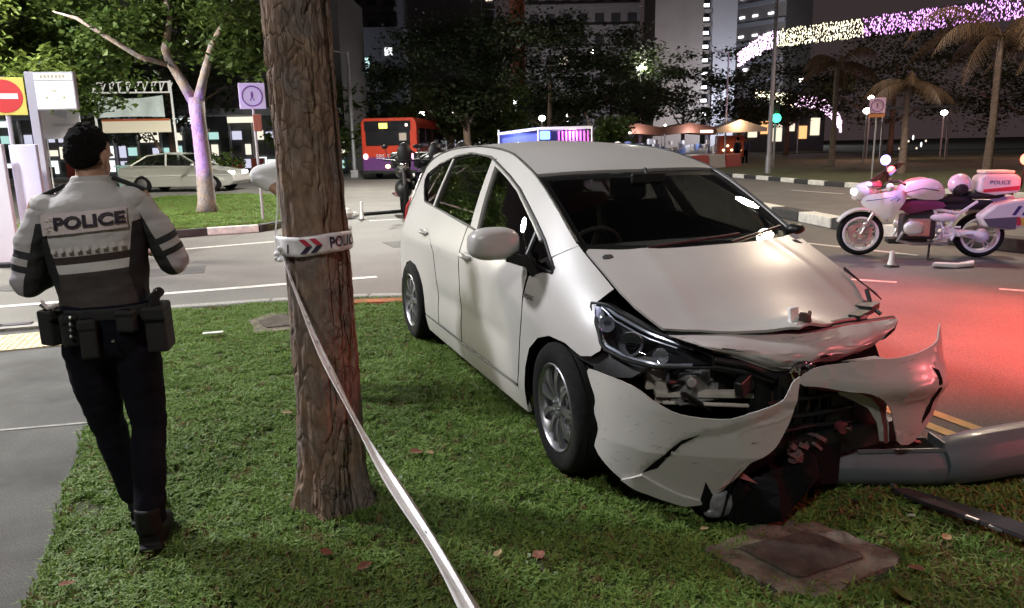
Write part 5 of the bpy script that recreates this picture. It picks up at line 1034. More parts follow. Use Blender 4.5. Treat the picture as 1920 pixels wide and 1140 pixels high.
# ================================================================= MIDDLE DISTANCE
def tree(label, loc, trunk_pts, rs, clumps, n, size, lm, bm_=None, limbs=(), seed=1, group=None, name='tree', tm=None):
    t = thing(name, label, 'tree', loc, 0, group); b = MB(); b.tube(trunk_pts, rs, 14); b.build('trunk', tm or m_bark, t, smooth='all')
    for L, r in limbs: b = MB(); b.tube(L, r, 8); b.build('limb', tm or m_bark, t, smooth='all')
    for k, (cl, nn, m) in enumerate([(clumps, n, lm)]+([bm_] if bm_ else [])): crown('crown', cl, nn, size, m, t, seed+k)
    return t
m_palebark = bark_mat('pale_bark', (.16, .13, .12), (.34, .30, .29), (.50, .46, .45))
tree('forked tree on the kerbed lawn lit violet, leaves bright green at the left', (-7.45, 18.5, 0),
     [(-.02, 0, -.02), (0, 0, .3), (.02, 0, 1.2), (.0, 0, 2.2), (-.0, 0, 2.75)], [.27, .21, .185, .17, .19],
     [(-3.6, .5, 4.6, 1.9, 1.5, 1.3), (-1.6, .2, 5.2, 1.8, 1.4, 1.3), (-2.6, .3, 3.35, 1.3, 1.0, .75), (1.0, .2, 5.4, 1.7, 1.4, 1.6), (1.2, .4, 3.7, .8, .7, .8), (-4.9, .2, 3.6, 1.0, .9, 1.1), (0, .8, 4.4, 1.5, 1.0, .9)], 26000, .15, m_leaf,
     ([(-4.6, -.9, 4.3, 1.2, .7, 1.1), (-3.0, -.9, 3.2, .9, .5, .6), (-4.9, -.6, 3.0, .8, .6, .7)], 6000, m_leafy),
     [([(-.03, 0, 2.6), (-.28, 0, 3.1), (-.52, -.05, 3.6), (-.58, -.05, 3.85), (-.4, 0, 4.6), (-.6, .1, 5.6)], [.15, .12, .10, .10, .07, .03]), ([(.03, 0, 2.6), (.22, -.02, 3.15), (.52, -.05, 3.9), (.9, 0, 4.5), (1.3, 0, 5.2), (1.5, 0, 6.4)], [.14, .11, .09, .08, .06, .03]),
      ([(-.5, -.2, 3.5), (-1.0, -.5, 3.65), (-1.6, -.8, 4.1), (-2.1, -.9, 4.45), (-2.6, -.9, 4.6)], [.06, .055, .05, .04, .015])], 21, tm=m_palebark)
grass('island_grass', [(-6.9, 14.15), (-6.5, 14.6), (-5.9, 14.97), (-5.25, 15.2), (-5.0, 15.7), (-5.05, 16.8), (-5.45, 19), (-6.05, 22.4), (-7.1, 24.8), (-9, 25.8), (-11.5, 25.2), (-11.9, 20), (-10.3, 15.4), (-8.5, 13.8), (-7.6, 13.8)], .004, 130, 'mown turf of the kerbed lawn under the violet lit tree', 1.5, 2.6)
# signs, boards, bin by the left edge
m_post = mat('sign_post_grey', (.42, .41, .44), .5, .2); m_signw = mat('sign_white', (.80, .80, .78), .5); m_lit = mat('lit_panel', (.75, .75, .70), .5, emit=(1, .96, .72), es=.42)
m_signy = mat('sign_yellow', (.72, .60, .12), .5, emit=(.9, .75, .2), es=.0); m_signr = mat('sign_red', (.62, .04, .04), .5)
ne = thing('road_sign', 'square yellow no entry sign with a red disc at the left edge', 'road sign', (-7.98, 12.3, RZ), .35)
b = MB(); b.cyl((0, .05, 0), (0, .05, 2.85), .035, n=10); b.build('post', m_post, ne, smooth=True); b = MB(); b.box((0, 0, 2.55), (.58, .02, .58)); b.build('plate', m_signy, ne, bevel=.004)
b = MB(); b.cyl((0, -.012, 2.55), (0, -.020, 2.55), .255, n=36); b.build('disc', m_signr, ne); b = MB(); b.box((0, -.024, 2.55), (.38, .006, .085)); b.build('bar', m_signw, ne)
bs = thing('bus_stop_sign', 'glowing cream sign board on a tall pole above the lavender boards', 'sign', (-7.42, 12.1, RZ), .1)
b = MB(); b.box((0, .02, 1.42), (.13, .09, 2.95)); b.build('post', m_post, bs, bevel=.01); b = MB(); b.box((.37, 0, 2.60), (.60, .10, .57)); b.build('board', m_post, bs, bevel=.01)
b = MB(); b.box((.37, -.053, 2.54), (.56, .008, .41)); b.build('lit_face', m_lit, bs); b = MB(); b.box((.37, -.053, 2.815), (.56, .008, .10)); b.build('lit_header', m_lit, bs)
m_sg = mat('sign_faint_ink', (.42, .40, .26), .6)
b = MB()
for k in range(7): b.box((.20+k*.055, -.060, 2.815), (.035, .004, .045))
b.build('faint_print', m_sg, bs)
b = MB(); b.box((.37, -.060, 2.60), (.07, .004, .02)); b.ell((.24, -.060, 2.50), (.02, .003, .02)); b.ell((.50, -.060, 2.50), (.02, .003, .02)); b.build('faint_marks', m_sg, bs)
m_pan = mat('white_hoarding', (.72, .70, .74), .55, noise_s=3, noise_a=.06); m_pan2 = mat('lilac_lit_hoarding', (.62, .60, .76), .5, noise_s=3, noise_a=.06)  # violet beacon light put into the lilac panel colour
for x, y, wd, h, mt, lb in ((-7.62, 11.2, .40, 1.75, m_pan, 'white upright hoarding board left of the sign pole'), (-7.36, 11.6, .38, 1.74, m_pan2, 'upright hoarding board tinted lilac by beacon light in front of the sign pole')):
    t = thing('hoarding_board', lb, 'board', (x, y, RZ), .15); b = MB(); b.box((0, 0, h/2+.05), (wd, .10, h)); b.build('panel', mt, t, bevel=.015); b = MB(); b.box((0, 0, .03), (wd*1.1, .4, .06)); b.build('foot', m_blk, t, bevel=.01)
pz = thing('poster_stand', 'white printed poster panel on legs left of the banner tent', 'poster', (-11.5, 19.8, RZ), .1)
b = MB(); b.box((0, 0, 2.55), (.95, .04, 1.1)); b.build('panel', m_pan2, pz); b = MB(); b.cyl((-.42, .03, 0), (-.42, .03, 2.3), .02, n=6); b.cyl((.42, .03, 0), (.42, .03, 2.3), .02, n=6); b.build('legs', m_post, pz); b = MB(); b.box((0, -.025, 2.7), (.4, .006, .3), Matrix.Rotation(.3, 3, 'Y')); b.box((.1, -.026, 2.35), (.6, .006, .08)); b.build('print', mat('print_grey', (.42, .42, .6), .6), pz)
# banner tent
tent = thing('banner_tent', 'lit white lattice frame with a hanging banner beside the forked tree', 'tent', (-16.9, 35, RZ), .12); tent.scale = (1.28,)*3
m_tw = mat('tent_white', (.78, .78, .74), .6, emit=(1, 1, .95), es=.28)  # frame, banners and counter glow faintly in place of lamplight
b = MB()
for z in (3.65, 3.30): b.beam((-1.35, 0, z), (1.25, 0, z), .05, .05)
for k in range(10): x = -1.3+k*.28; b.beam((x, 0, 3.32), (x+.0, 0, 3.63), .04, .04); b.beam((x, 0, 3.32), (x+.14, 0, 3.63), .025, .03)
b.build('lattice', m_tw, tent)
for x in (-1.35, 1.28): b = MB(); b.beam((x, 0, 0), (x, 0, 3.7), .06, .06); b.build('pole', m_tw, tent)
b = MB()
n = 14
for k in range(n):
    x0 = -1.2+2.2*k/n; x1 = -1.2+2.2*(k+1)/n; s0 = .10*sin(pi*k/n); s1 = .10*sin(pi*(k+1)/n); b.add([(x0, -.05+s0*.5, 3.2-s0), (x1, -.05+s1*.5, 3.2-s1), (x1, -.05, 2.45+s1*.3), (x0, -.05, 2.45+s0*.3)], [(0, 1, 2, 3)])
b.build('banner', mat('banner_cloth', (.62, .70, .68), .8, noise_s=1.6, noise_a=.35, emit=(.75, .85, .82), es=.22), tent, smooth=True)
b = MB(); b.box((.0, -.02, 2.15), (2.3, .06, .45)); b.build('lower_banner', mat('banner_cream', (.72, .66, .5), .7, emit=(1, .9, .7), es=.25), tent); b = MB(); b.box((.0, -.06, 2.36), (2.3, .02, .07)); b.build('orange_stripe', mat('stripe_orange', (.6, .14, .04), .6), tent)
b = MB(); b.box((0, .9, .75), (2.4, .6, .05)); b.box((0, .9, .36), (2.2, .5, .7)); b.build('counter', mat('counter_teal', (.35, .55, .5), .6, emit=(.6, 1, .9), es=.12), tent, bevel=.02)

# round sign at the back of the trunk, and pink sign at the right
def round_sign(label, loc, rz, s, zc, sym, tint):
    t = thing('road_sign', label, 'road sign', loc, rz); b = MB(); b.cyl((0, .03, 0), (0, .03, zc+s*.5), .03, n=8); b.build('post', m_post, t, smooth=True); b = MB(); b.box((0, 0, zc), (s, .02, s)); b.build('plate', mat('sign_light_tint'+tint[0], tint[1], .5), t, bevel=.01)
    b = MB(); pts = [(s*.38*cos(a), -.014, zc+s*.38*sin(a)) for a in [2*pi*k/32 for k in range(33)]]; b.tube(pts, s*.028, 6); b.build('ring', sym, t, smooth=True)
    b = MB(); b.ell((0, -.014, zc+s*.13), (s*.045, .004, s*.045)); b.beam((0, -.014, zc-.02*s), (0, -.014, zc+s*.09), s*.10, .006, up=(0, 1, 0)); b.beam((0, -.014, zc), (-s*.08, -.014, zc-s*.18), s*.035, .005, up=(0, 1, 0)); b.beam((0, -.014, zc), (s*.07, -.014, zc-s*.18), s*.035, .005, up=(0, 1, 0)); b.build('walking_figure', sym, t)
    return t
m_sy = mat('sign_symbol', (.20, .08, .34), .5)  # beacon light put into the colours of sign plates and symbol
t = round_sign('square sign tinted lavender by beacon light with a ringed figure left of the big trunk', (-5.28, 16.0, RZ), .25, .52, 2.72, m_sy, ('v', (.70, .62, .85)))
b = MB(); b.box((.06, .0, 2.18), (.16, .10, .34)); b.build('signal_box', mat('dull_orange', (.32, .10, .05), .6), t, bevel=.01)
t = round_sign('square sign tinted pink by beacon light on a post in the palm lawn behind the motorcycle', (12.95, 27, 0), -.3, .52, 2.58, m_sy, ('p', (.75, .50, .68)))
b = MB(); b.box((0, 0, 2.24), (.52, .02, .12)); b.build('lower_plate', mat('plate_orange', (.65, .25, .1), .5), t)

# ---- a plain saloon car, reused
def saloon(label, loc, rz, paint, lit=True, scale=1., group=None):
    c = thing('parked_car', label, 'car', loc, rz, group); c.scale = (scale,)*3
    # profile (x, z) of body and of glasshouse, x forward; half widths taper
    low = [(-2.2, .35), (-2.25, .62), (-2.2, .92), (-1.75, 1.0), (-1.2, 1.0), (.75, .96), (1.4, .86), (2.0, .76), (2.2, .62), (2.22, .38), (2.1, .25)]
    arch = []
    for cx_ in (1.38, -1.32): arch += [(cx_+.37*cos(a), .20+.40*sin(a)) for a in [pi*k/10 for k in range(11)]]
    prof = low+arch+[(-2.05, .25)]
    def bw(x, h): return .86-.10*max(0, abs(x)-1.5)**1.5
    b = MB(); k = len(prof)
    L_ = [(x, bw(x, z)-.04*max(0, z-.7), z) for x, z in prof]; R_ = [(x, -y, z) for x, y, z in L_]
    for side_, o_ in ((L_, 1), (R_, -1)):
        tri = tessellate_polygon([[V((p[0], p[2], 0)) for p in side_]]); b.add(side_, [tuple(t) for t in tri])
    b.add(L_+R_, [(i, (i+1) % k, k+(i+1) % k, k+i) for i in range(k)]); b.build('body', paint, c, smooth=True, angle=30, bevel=.05)
    gh = [(-1.75, .99), (-1.15, 1.36), (-.5, 1.44), (.15, 1.40), (.95, .955)]
    b = MB(); rf = [(-1.18, 1.365), (-.5, 1.455), (.15, 1.415)]; vs = []
    for x, z in rf: vs += [(x, -.58, z), (x, -.3, z+.025), (x, .3, z+.025), (x, .58, z)]
    b.add(vs, [(i*4+j, (i+1)*4+j, (i+1)*4+j+1, i*4+j+1) for i in range(2) for j in range(3)]); o = b.build('roof', paint, c, smooth=True); so = o.modifiers.new('s', 'SOLIDIFY'); so.thickness = .02
    for sg in (-1, 1):
        w0 = lambda z: sg*(.80-.22*(z-.97)/.45)
        b = MB(); P = [(x, w0(z), z) for x, z in gh]; b.add(P, [tuple(t) for t in tessellate_polygon([[V((p[0], p[2], 0)) for p in P]])]); b.build('side_glass', m_glass, c, fix=False)
        b = MB()
        for a_, c_ in zip(gh[:-1], gh[1:]): b.beam((a_[0], w0(a_[1]), a_[1]), (c_[0], w0(c_[1]), c_[1]), .045, .045)
        b.beam((-.35, w0(.98), .98), (-.42, w0(1.43), 1.43), .05, .07); b.build('pillar', paint, c)
    b = MB(); b.add([(.95, -.78, .955), (.95, .78, .955), (.15, .58, 1.40), (.15, -.58, 1.40)], [(0, 1, 2, 3)]); b.build('windscreen', m_glass, c, fix=False)
    b = MB(); b.add([(-1.75, -.78, .99), (-1.75, .78, .99), (-1.15, .58, 1.36), (-1.15, -.58, 1.36)], [(0, 1, 2, 3)]); b.build('rear_window', m_glass, c, fix=False)
    b = MB(); b.box((-.3, 0, .5), (2.6, 1.4, .4)); b.box((-.2, .35, .9), (.2, .45, .6)); b.box((-.2, -.35, .9), (.2, .45, .6)); b.build('cabin', m_dark, c)
    for x in (1.38, -1.32):
        for sg in (-1, 1):
            R_ = Matrix(((1, 0, 0), (0, 0, -sg), (0, sg, 0))) if False else Matrix(((1, 0, 0), (0, 0, -1), (0, 1, 0)))
            b = MB(); b.lathe([(.19, -.09), (.29, -.10), (.315, -.06), (.315, .06), (.29, .10), (.19, .09)], (x, sg*.77, .315), R_, 28); w_ = b.build('tyre', m_rub, c, smooth=True)
            b = MB(); b.lathe([(.20, 0), (.195, .02), (.0, .05)], (x, sg*(.84), .315), Matrix(((1, 0, 0), (0, 0, sg*1.), (0, 1, 0))), 28); b.build('rim', m_alu, w_, smooth=True)
    for sg in (-1, 1):
        b = MB(); b.ell((2.06, sg*.62, .70), (.14, .18, .07)); b.build('headlight', emis('headlamp_on', (1, .98, .9), 9.) if lit else m_lens, c, smooth=True)
        b = MB(); b.ell((-2.18, sg*.66, .80), (.06, .14, .09)); b.build('tail_light', m_red, c, smooth=True)
        b = MB(); b.ell((.75, sg*.95, 1.0), (.07, .10, .06)); b.build('door_mirror', paint, c, smooth=True)
    b = MB(); b.box((-2.26, 0, .6), (.02, .5, .12)); b.build('number_plate', m_signw, c)
    return c
m_silv = mat('silver_paint', (.50, .50, .46), .3, .25, coat=.5)
saloon('silver saloon with its headlights on, parked behind the forked tree', (-13.3, 31.2, RZ), -.06, m_silv, True, 1.06)
pc = saloon('white police car with a roof light bar standing beyond the right edge', (7.6, 4.4, RZ), pi*.62, m_paint, False)
def lightbar(c, red, blue):
    b = MB(); b.box((-.3, 0, 1.50), (.3, 1.1, .05)); b.build('light_bar_base', m_blk, c, bevel=.01)
    for sg, mt in ((1, emis('beacon_red', (1, .05, .03), 30)), (-1, emis('beacon_blue', (.2, .2, 1), 30))): b = MB(); b.box((-.3, sg*.30, 1.57), (.24, .46, .09)); b.build('beacon', mt, c, bevel=.02)
lightbar(pc, 1, 1)
pc2 = saloon('white police car with a roof light bar standing beyond the left edge', (-12.2, 11.3, RZ), .5, m_paint, False); lightbar(pc2, 1, 1)
def lamp(kind, loc, e, col, size=.1, aim=None, ang=60, blend=.3):
    ld = bpy.data.lights.new('beacon_light', kind); ld.energy = e; ld.color = col; ld.shadow_soft_size = size
    o = bpy.data.objects.new('beacon_light', ld); C.objects.link(o); o.location = loc
    if aim: o.rotation_euler = (V(aim)-V(loc)).to_track_quat('-Z', 'Y').to_euler(); ld.spot_size = radians(ang); ld.spot_blend = blend
    return o
lamp('SPOT', (7.0, 4.6, 1.75), 6200, (1, .025, .015), .15, (4.7, 6.0, -.1), 72, .8)
lamp('SPOT', (6.2, 2.6, 1.7), 480, (1, .16, .18), .3, (1.75, 3.1, .25), 34, .9)  # extra red spot on no beacon, added to tint the torn bumper
lamp('SPOT', (7.3, 5.4, 1.7), 170, (.45, .2, 1), .15, (6.3, 13.3, -.1), 24, .6)
lamp('SPOT', (-11.3, 11.7, 1.6), 7500, (.36, .12, 1), .12, (-7.45, 18.5, 1.9), 17, .7)
lamp('SPOT', (-11.0, 11.2, 1.6), 500, (.62, .5, 1), .12, (-7.4, 11.9, 1.4), 60, .6)
lamp('SPOT', (-11.1, 11.9, 1.6), 1100, (.60, .35, 1), .12, (-5.28, 16, 2.6), 14, .5)

# ---- man behind the trunk, only sleeve and hand seen
pb = figure('person in a white long sleeved shirt standing right behind the taped trunk', (-1.20, 4.6, -.0), radians(90), mat('white_shirt', (.62, .61, .60), .8), m_navy, 'down')
b = MB(); A = [(.12, .06, 1.47), (.10, .35, 1.38), (.06, .24, 1.29)]
limb(b, [A[0], A[1], V(A[1]).lerp(V(A[2]), .5)], [.068, .060, .052]); fuse(b, 'raised_sleeve', MATS['white_shirt'], pb, .008, 4, .005)
b = MB(); limb(b, [V(A[1]).lerp(V(A[2]), .4), A[2]], [.036, .028]); hand(b, A[2], (.0, -.5, -.7), (1, 0, 0), (0, 1, -.3)); fuse(b, 'raised_hand', m_skin, pb, .005, 3)

# ---- the bus
bus = thing('bus', 'red and purple single deck bus seen from behind on the side road', 'bus', (-5.95, 38, RZ+.02), -.10)
m_busr = mat('bus_red', (.40, .035, .014), .35, coat=.4); m_busp = mat('bus_purple', (.10, .03, .14), .35, coat=.4)
b = MB(); b.prism([(-1.40, 1.05), (1.40, 1.05), (1.40, 2.75), (1.25, 2.98), (-1.25, 2.98), (-1.40, 2.75)], 0, 11, fn=lambda x, y, h: (x, h, y)); b.build('upper_body', m_busr, bus, bevel=.05)
b = MB(); b.box((0, 5.5, .68), (2.80, 11, .80)); b.build('lower_body', m_busp, bus, bevel=.05)
b = MB(); b.box((-.05, -.02, 2.60), (2.35, .05, .46)); b.box((-.05, -.02, 2.05), (2.25, .05, .80)); b.build('rear_window', mat('bus_glass', (.012, .012, .014), .12), bus, bevel=.02)
b = MB(); b.box((-.25, -.055, 2.60), (.42, .02, .26)); b.build('route_display', emis('route_yellow', (1, .85, .15), 2.2), bus)
b = MB(); b.box((.92, -.05, 2.62), (.12, .02, .12)); b.build('marker_lamp', emis('marker_w', (1, .8, .7), 3), bus)
b = MB(); b.box((.72, -.052, 2.06), (.36, .02, .36)); b.build('window_notice', mat('notice_grey', (.35, .3, .25), .6), bus)
for x in (-1.22, 1.22): b = MB(); b.ell((x, -.03, 1.12), (.13, .05, .15)); b.build('tail_light', emis('bus_tail', (1, .35, .45), 4), bus, smooth=True)
for x in (-.16, .16): b = MB(); b.ell((x+.05, -.04, .62), (.13, .04, .10)); b.build('plate_lamp', emis('bus_plate', (1, .85, .45), 3), bus, smooth=True)
text_mesh('SBS Transit', .30, 'lettering', mat('bus_letter', (.6, .5, .6), .5), bus, Matrix.Translation((0, -.04, 1.10)) @ Matrix.Rotation(pi/2, 4, 'X'))
for k in range(6): b = MB(); b.box((1.405, 1.3+k*1.7, 2.05), (.02, 1.5, .85)); b.build('side_window', MATS['bus_glass'], bus, bevel=.02)
for x in (-1.25, 1.25):
    for y in (2.5, 8.5): b = MB(); b.cyl((x-.12, y, .45), (x+.12, y, .45), .45, n=24); b.build('wheel', m_rub, bus, smooth=True)
b = MB(); b.box((0, -.05, .36), (2.7, .14, .16)); b.build('bumper', m_blk, bus, bevel=.02)

# ---- black motorcycles parked behind the car
def scooter(label, loc, rz):
    t = thing('parked_motorcycle', label, 'motorcycle', loc, rz, 'black motorcycles parked behind the white car'); t.scale = (1.32,)*3; R_ = Matrix(((1, 0, 0), (0, 0, -1), (0, 1, 0)))
    for x in (0, 1.3):
        b = MB(); b.lathe([(.22, -.05), (.28, -.05), (.30, 0), (.28, .05), (.22, .05)], (x, 0, .30), R_, 24); w_ = b.build('wheel', m_rub, t, smooth=True); b = MB(); b.lathe([(.22, .02), (.20, .0), (.22, -.02)], (x, 0, .3), R_, 24)
        for k in range(5): b.beam((x, 0, .3), (x+.21*cos(k*1.257), 0, .3+.21*sin(k*1.257)), .02, .02)
        b.build('rim', m_alu, w_, smooth=True)
    b = MB(); b.ell((.75, 0, .80), (.28, .14, .13)); b.ell((.2, 0, .82), (.35, .13, .07)); b.ell((.6, 0, .48), (.25, .16, .18)); b.build('body', m_blk, t, smooth=True)
    b = MB(); b.cyl((1.3, 0, .3), (1.08, 0, .95), .035, n=8); b.tube([(1.02, -.34, 1.02), (1.06, -.15, 1.0), (1.06, .15, 1.0), (1.02, .34, 1.02)], .016, 6); b.cyl((1.05, .25, 1.0), (1.05, .30, 1.22), .008, n=6); b.cyl((1.05, -.25, 1.0), (1.05, -.30, 1.22), .008, n=6); b.build('fork_and_bars', m_blk, t, smooth=True)
    b = MB(); b.ell((1.05, .31, 1.24), (.015, .06, .035)); b.ell((1.05, -.31, 1.24), (.015, .06, .035)); b.build('mirrors', m_blk, t, smooth=True); b = MB(); b.ell((1.14, 0, .92), (.08, .09, .09)); b.build('headlight', m_chr, t, smooth=True); b = MB(); b.ell((.15, 0, 1.00), (.32, .14, .09)); b.ell((.98, .03, 1.12), (.07, .13, .19)); b.tube([(.9, -.3, 1.0), (.95, -.1, 1.1), (.95, .15, 1.16), (.9, .33, 1.05)], .02, 6); b.ell((.55, .2, .6), (.3, .08, .16)); b.build('rain_cover', m_blk, t, smooth=True)
    b = MB(); b.cyl((.1, -.16, .35), (.7, -.14, .38), .05, .035, 10); b.build('exhaust', m_chr, t, smooth=True); b = MB(); b.box((-.22, 0, .98), (.36, .38, .30)); b.build('top_box', m_blk, t, bevel=.04)
    return t
scooter('black motorcycle standing closest behind the tail of the white car', (-2.70, 19.0, RZ), radians(-80)); scooter('black motorcycle parked second behind the tail, its bars above the rear window', (-2.05, 18.8, RZ), radians(-76)); scooter('black motorcycle parked third behind the car, only its mirrors above the roof line', (-1.40, 18.9, RZ), radians(-78))
# small white markers on the side road
def marker(label, x, y, z=RZ, h=.22):
    t = thing('evidence_marker', label, 'marker', (x, y, z)); b = MB(); b.lathe([(.055, 0), (.05, .02), (.032, h*.5), (.028, h), (0, h)], (0, 0, 0), None, 14); b.build('stem', m_signw, t, smooth=True); b = MB(); b.lathe([(.10, 0), (.09, .02), (.05, .025)], (0, 0, 0), None, 16); b.build('base', m_blk, t, smooth=True)
marker('small white marker standing on the road in front of the police motorcycle', 4.95, 9.60, h=.20); marker('small white marker standing on the side road beside the trunk', -3.42, 17.3, h=.42)
d = thing('white_wreckage', 'crumpled white plastic scrap on the side road left of the marker', 'car debris', (-3.95, 17.6, RZ)); b = MB(); b.ell((0, 0, .14), (.28, .16, .14), 7, 4); b.ell((.2, .1, .08), (.2, .12, .08), 6, 4); b.build('scrap', m_signw, d); b = MB(); b.tube([(.5, 0, .1), (1.6, .8, .10), (3.5, 1.2, .07)], .045, 6); b.build('black_strip', m_blk, d)
d = thing('white_bumper_piece', 'white tapered piece of bumper lying on the road under the police motorcycle', 'car debris', (5.66, 9.42, RZ)); b = MB(); b.prism([(-.30, -.05), (-.2, .10), (.1, .08), (.32, .10), (.24, -.04), (.0, -.08)], .0, .05, fn=lambda x, y, h: (x, y, h+.05*x*x*6)); b.build('piece', m_signw, d, bevel=.015)

# ---- trees of the middle distance
def big(label, x, y, h, wd, seed, lm=None, n=9000, size=.25, grp='dark trees behind the junction', zb=2.6, extra=None):
    rnd = random.Random(seed); cl = [(rnd.uniform(-.5, .5)*wd, rnd.uniform(-.4, .4)*wd, rnd.uniform(zb+.6, h-.8), wd*rnd.uniform(.35, .55), wd*rnd.uniform(.3, .5), (h-zb)*rnd.uniform(.16, .26)) for _ in range(7)]
    return tree(label, (x, y, RZ), [(0, 0, -.1), (.05, 0, zb*.6), (0, 0, zb+.4), (.1, 0, h*.7)], [.26, .2, .17, .07], cl, n, size, lm or m_leafd, extra, [([(0, 0, zb), (wd*.3, 0, zb+1.6), (wd*.5, 0, zb+2.4)], [.1, .07, .02]), ([(0, 0, zb), (-wd*.3, 0, zb+1.4), (-wd*.5, .1, zb+2.6)], [.1, .07, .02])], seed, grp)
big('dark tree with a dense crown above the bus', -10.2, 58, 9.5, 6.5, 1); big('tall dark tree right of the bus, its crown reaching the top edge', -4.0, 60, 13, 9, 2, n=14000)
big('widest dark tree behind the car roof', 3.0, 56, 11.5, 10, 3, n=16000); big('dark tree left of the pale tower block', 8.0, 60, 9.0, 7, 4)
big('small dark tree standing in front of the tower foot', 17.5, 77, 7.0, 3.0, 5, n=2200); big('bushy tree lit yellow green under the white lamp', 10.3, 62, 6.4, 3.0, 6, m_leafy, 2500, .3, zb=2.2)
big('low olive tree behind the blue and pink stall', -.6, 46, 5.2, 4.2, 7, m_leaf, 3200, .28, zb=1.2); big('slim olive tree between the bus and the stall', -3.4, 44, 5.6, 3.4, 8, m_leaf, 2600, .28, zb=1.8)
big('green tree with thin branches in front of the lit shops right of the bus', -2.2, 40, 6.0, 3.0, 9, m_leafd, 2200, .25, zb=2.4); big('bush of mixed green beside the stall end', 4.7, 38, 3.4, 1.8, 10, m_leaf, 1800, .22, zb=.5)
big('dark tree at the left behind the silver car', -18.5, 42, 7.5, 6.5, 11, m_leafd, 4200); big('dark green tree between the forked tree and the big trunk', -10.0, 44, 6.5, 4.5, 12, m_leaf, 3600, .3, zb=.6)
big('dark shrub in the island corner', -15.5, 36, 2.0, 3.0, 13, m_leaf, 1600, .2, zb=.2)
big('brown green tree right of the lamp post', 24, 66, 9.5, 9, 14, n=9000); big('brown tree mass behind the pink sign', 30, 60, 10, 10, 15, n=7000); big('dim tree behind the palms', 40, 58, 11, 11, 16, n=7000); big('dim tree at the right edge', 52, 60, 11, 12, 17, n=6000)
big('dim olive tree between tower and lamp post', 17.5, 58, 7.0, 4.5, 18, m_leafd, 3000)

# ---- palms with drooping fronds
m_frond = leaf_mat('palm_frond', (.07, .05, .028), (.14, .09, .05)); m_ptr = mat('palm_trunk', (.22, .17, .14), .9, noise_s=9, noise_a=.3, bump=.5)
def palm(label, x, y, h, seed, nf=11, L=3.2):
    rnd = random.Random(seed); t = thing('palm_tree', label, 'palm tree', (x, y, .03), rnd.uniform(0, 6), 'palms on the lawn behind the motorcycle')
    b = MB(); b.tube([(0, 0, 0), (.03, 0, h*.4), (0, .04, h*.8), (0, 0, h)], [.17, .13, .12, .10], 12); b.build('trunk', m_ptr, t, smooth=True)
    for k in range(nf):
        a = 2*pi*k/nf+rnd.uniform(-.25, .25); up = rnd.uniform(.1, 1.1); LL = L*rnd.uniform(.75, 1.1); pts = []
        for q in range(11): s = q/10; pts.append(V((cos(a)*LL*s*(1-.25*s), sin(a)*LL*s*(1-.25*s), h+LL*(up*s-1.25*(up*.5+.35)*s*s))))
        b = MB(); b.tube(pts, [.028-.0022*q for q in range(11)], 5, cap=False); vs = []; fs = []
        for q in range(1, 40):
            s = q/40*10; i = min(9, int(s)); p = pts[i].lerp(pts[i+1], s-i); d = (pts[i+1]-pts[i]).normalized(); sd = d.cross(V((0, 0, 1))).normalized(); ll = .85*sin(pi*min(1, (q/40)*.85+.12))
            for sg in (-1, 1):
                e = p+(sd*sg*.75+d*.45-V((0, 0, .75+rnd.uniform(0, .4)))).normalized()*ll; b0 = len(vs); vs += [tuple(p-d*.028), tuple(p+d*.028), tuple(e)]; fs.append((b0, b0+1, b0+2))
        b.add(vs, fs); b.build('frond', m_frond, t, fix=False)
    return t
palm('low palm hanging just behind the pink sign', 15.8, 30.5, 3.5, 1, 9, 2.4); palm('palm with long fronds arching left over the motorcycle', 18.3, 29.0, 5.0, 2, 14, L=4.8); palm('palm cut by the right edge', 20.4, 28.4, 4.9, 3, 13, L=4.4); palm('smaller dim palm between lamp post and pink sign', 17.0, 40, 5.2, 4, L=3.0)
# ================================================================= THE POLICE MOTORCYCLE (x forward, y to its left = towards the camera, origin under the rear axle)
mc = thing('police_motorcycle', 'white police motorcycle with red and blue beacons parked on its stand', 'motorcycle', (6.43, 10.21, RZ), math.atan2(.40, -1.45), rot=None)
m_mw = mat('bike_white', (.72, .71, .70), .25, coat=.5); m_steel = mat('bright_metal', (.62, .62, .62), .28, .8, noise_s=12, noise_a=.2); m_seatb = mat('bike_seat', (.015, .012, .014), .7); m_gold = mat('fork_gold', (.45, .28, .06), .35, .6)
m_navyd = mat('decal_navy', (.03, .02, .12), .4); m_decr = mat('decal_red', (.5, .03, .03), .4); m_refw = mat('rim_reflective', (.78, .78, .78), .4)
R_ = Matrix(((1, 0, 0), (0, 0, -1), (0, 1, 0)))
for x, wd, nm in ((0, .085, 'rear'), (1.5, .06, 'front')):
    b = MB(); b.lathe([(.225, -wd*.8), (.275, -wd), (.305, -wd*.5), (.312, 0), (.305, wd*.5), (.275, wd), (.225, wd*.8)], (x, 0, .312), R_, 44); w_ = b.build('tyre', m_rub, mc, smooth=True)
    b = MB(); b.lathe([(.245, -wd*.86), (.215, -wd*.9), (.20, -wd*.4), (.20, wd*.4), (.215, wd*.9), (.245, wd*.86)], (x, 0, .312), R_, 44); b.build('rim', m_refw, w_, smooth=True)
    b = MB()
    for k in range(5):
        a0 = k*1.2566+.3
        for da in (-.16, .16): b.beam((x+.03*cos(a0), wd*.2, .312+.03*sin(a0)), (x+.205*cos(a0+da), wd*.3, .312+.205*sin(a0+da)), .022, .018, up=(0, 1, 0))
    b.cyl((x, -wd, .312), (x, wd*1.15, .312), .045, n=16); b.build('spokes', m_steel, w_, smooth=True)
    if nm == 'front':
        for sg in (-1, 1):
            b = MB(); b.lathe([(.10, -.003), (.15, -.003), (.15, .003), (.10, .003)], (x, sg*.075, .312), R_, 32); b.build('brake_disc', m_steel, w_)
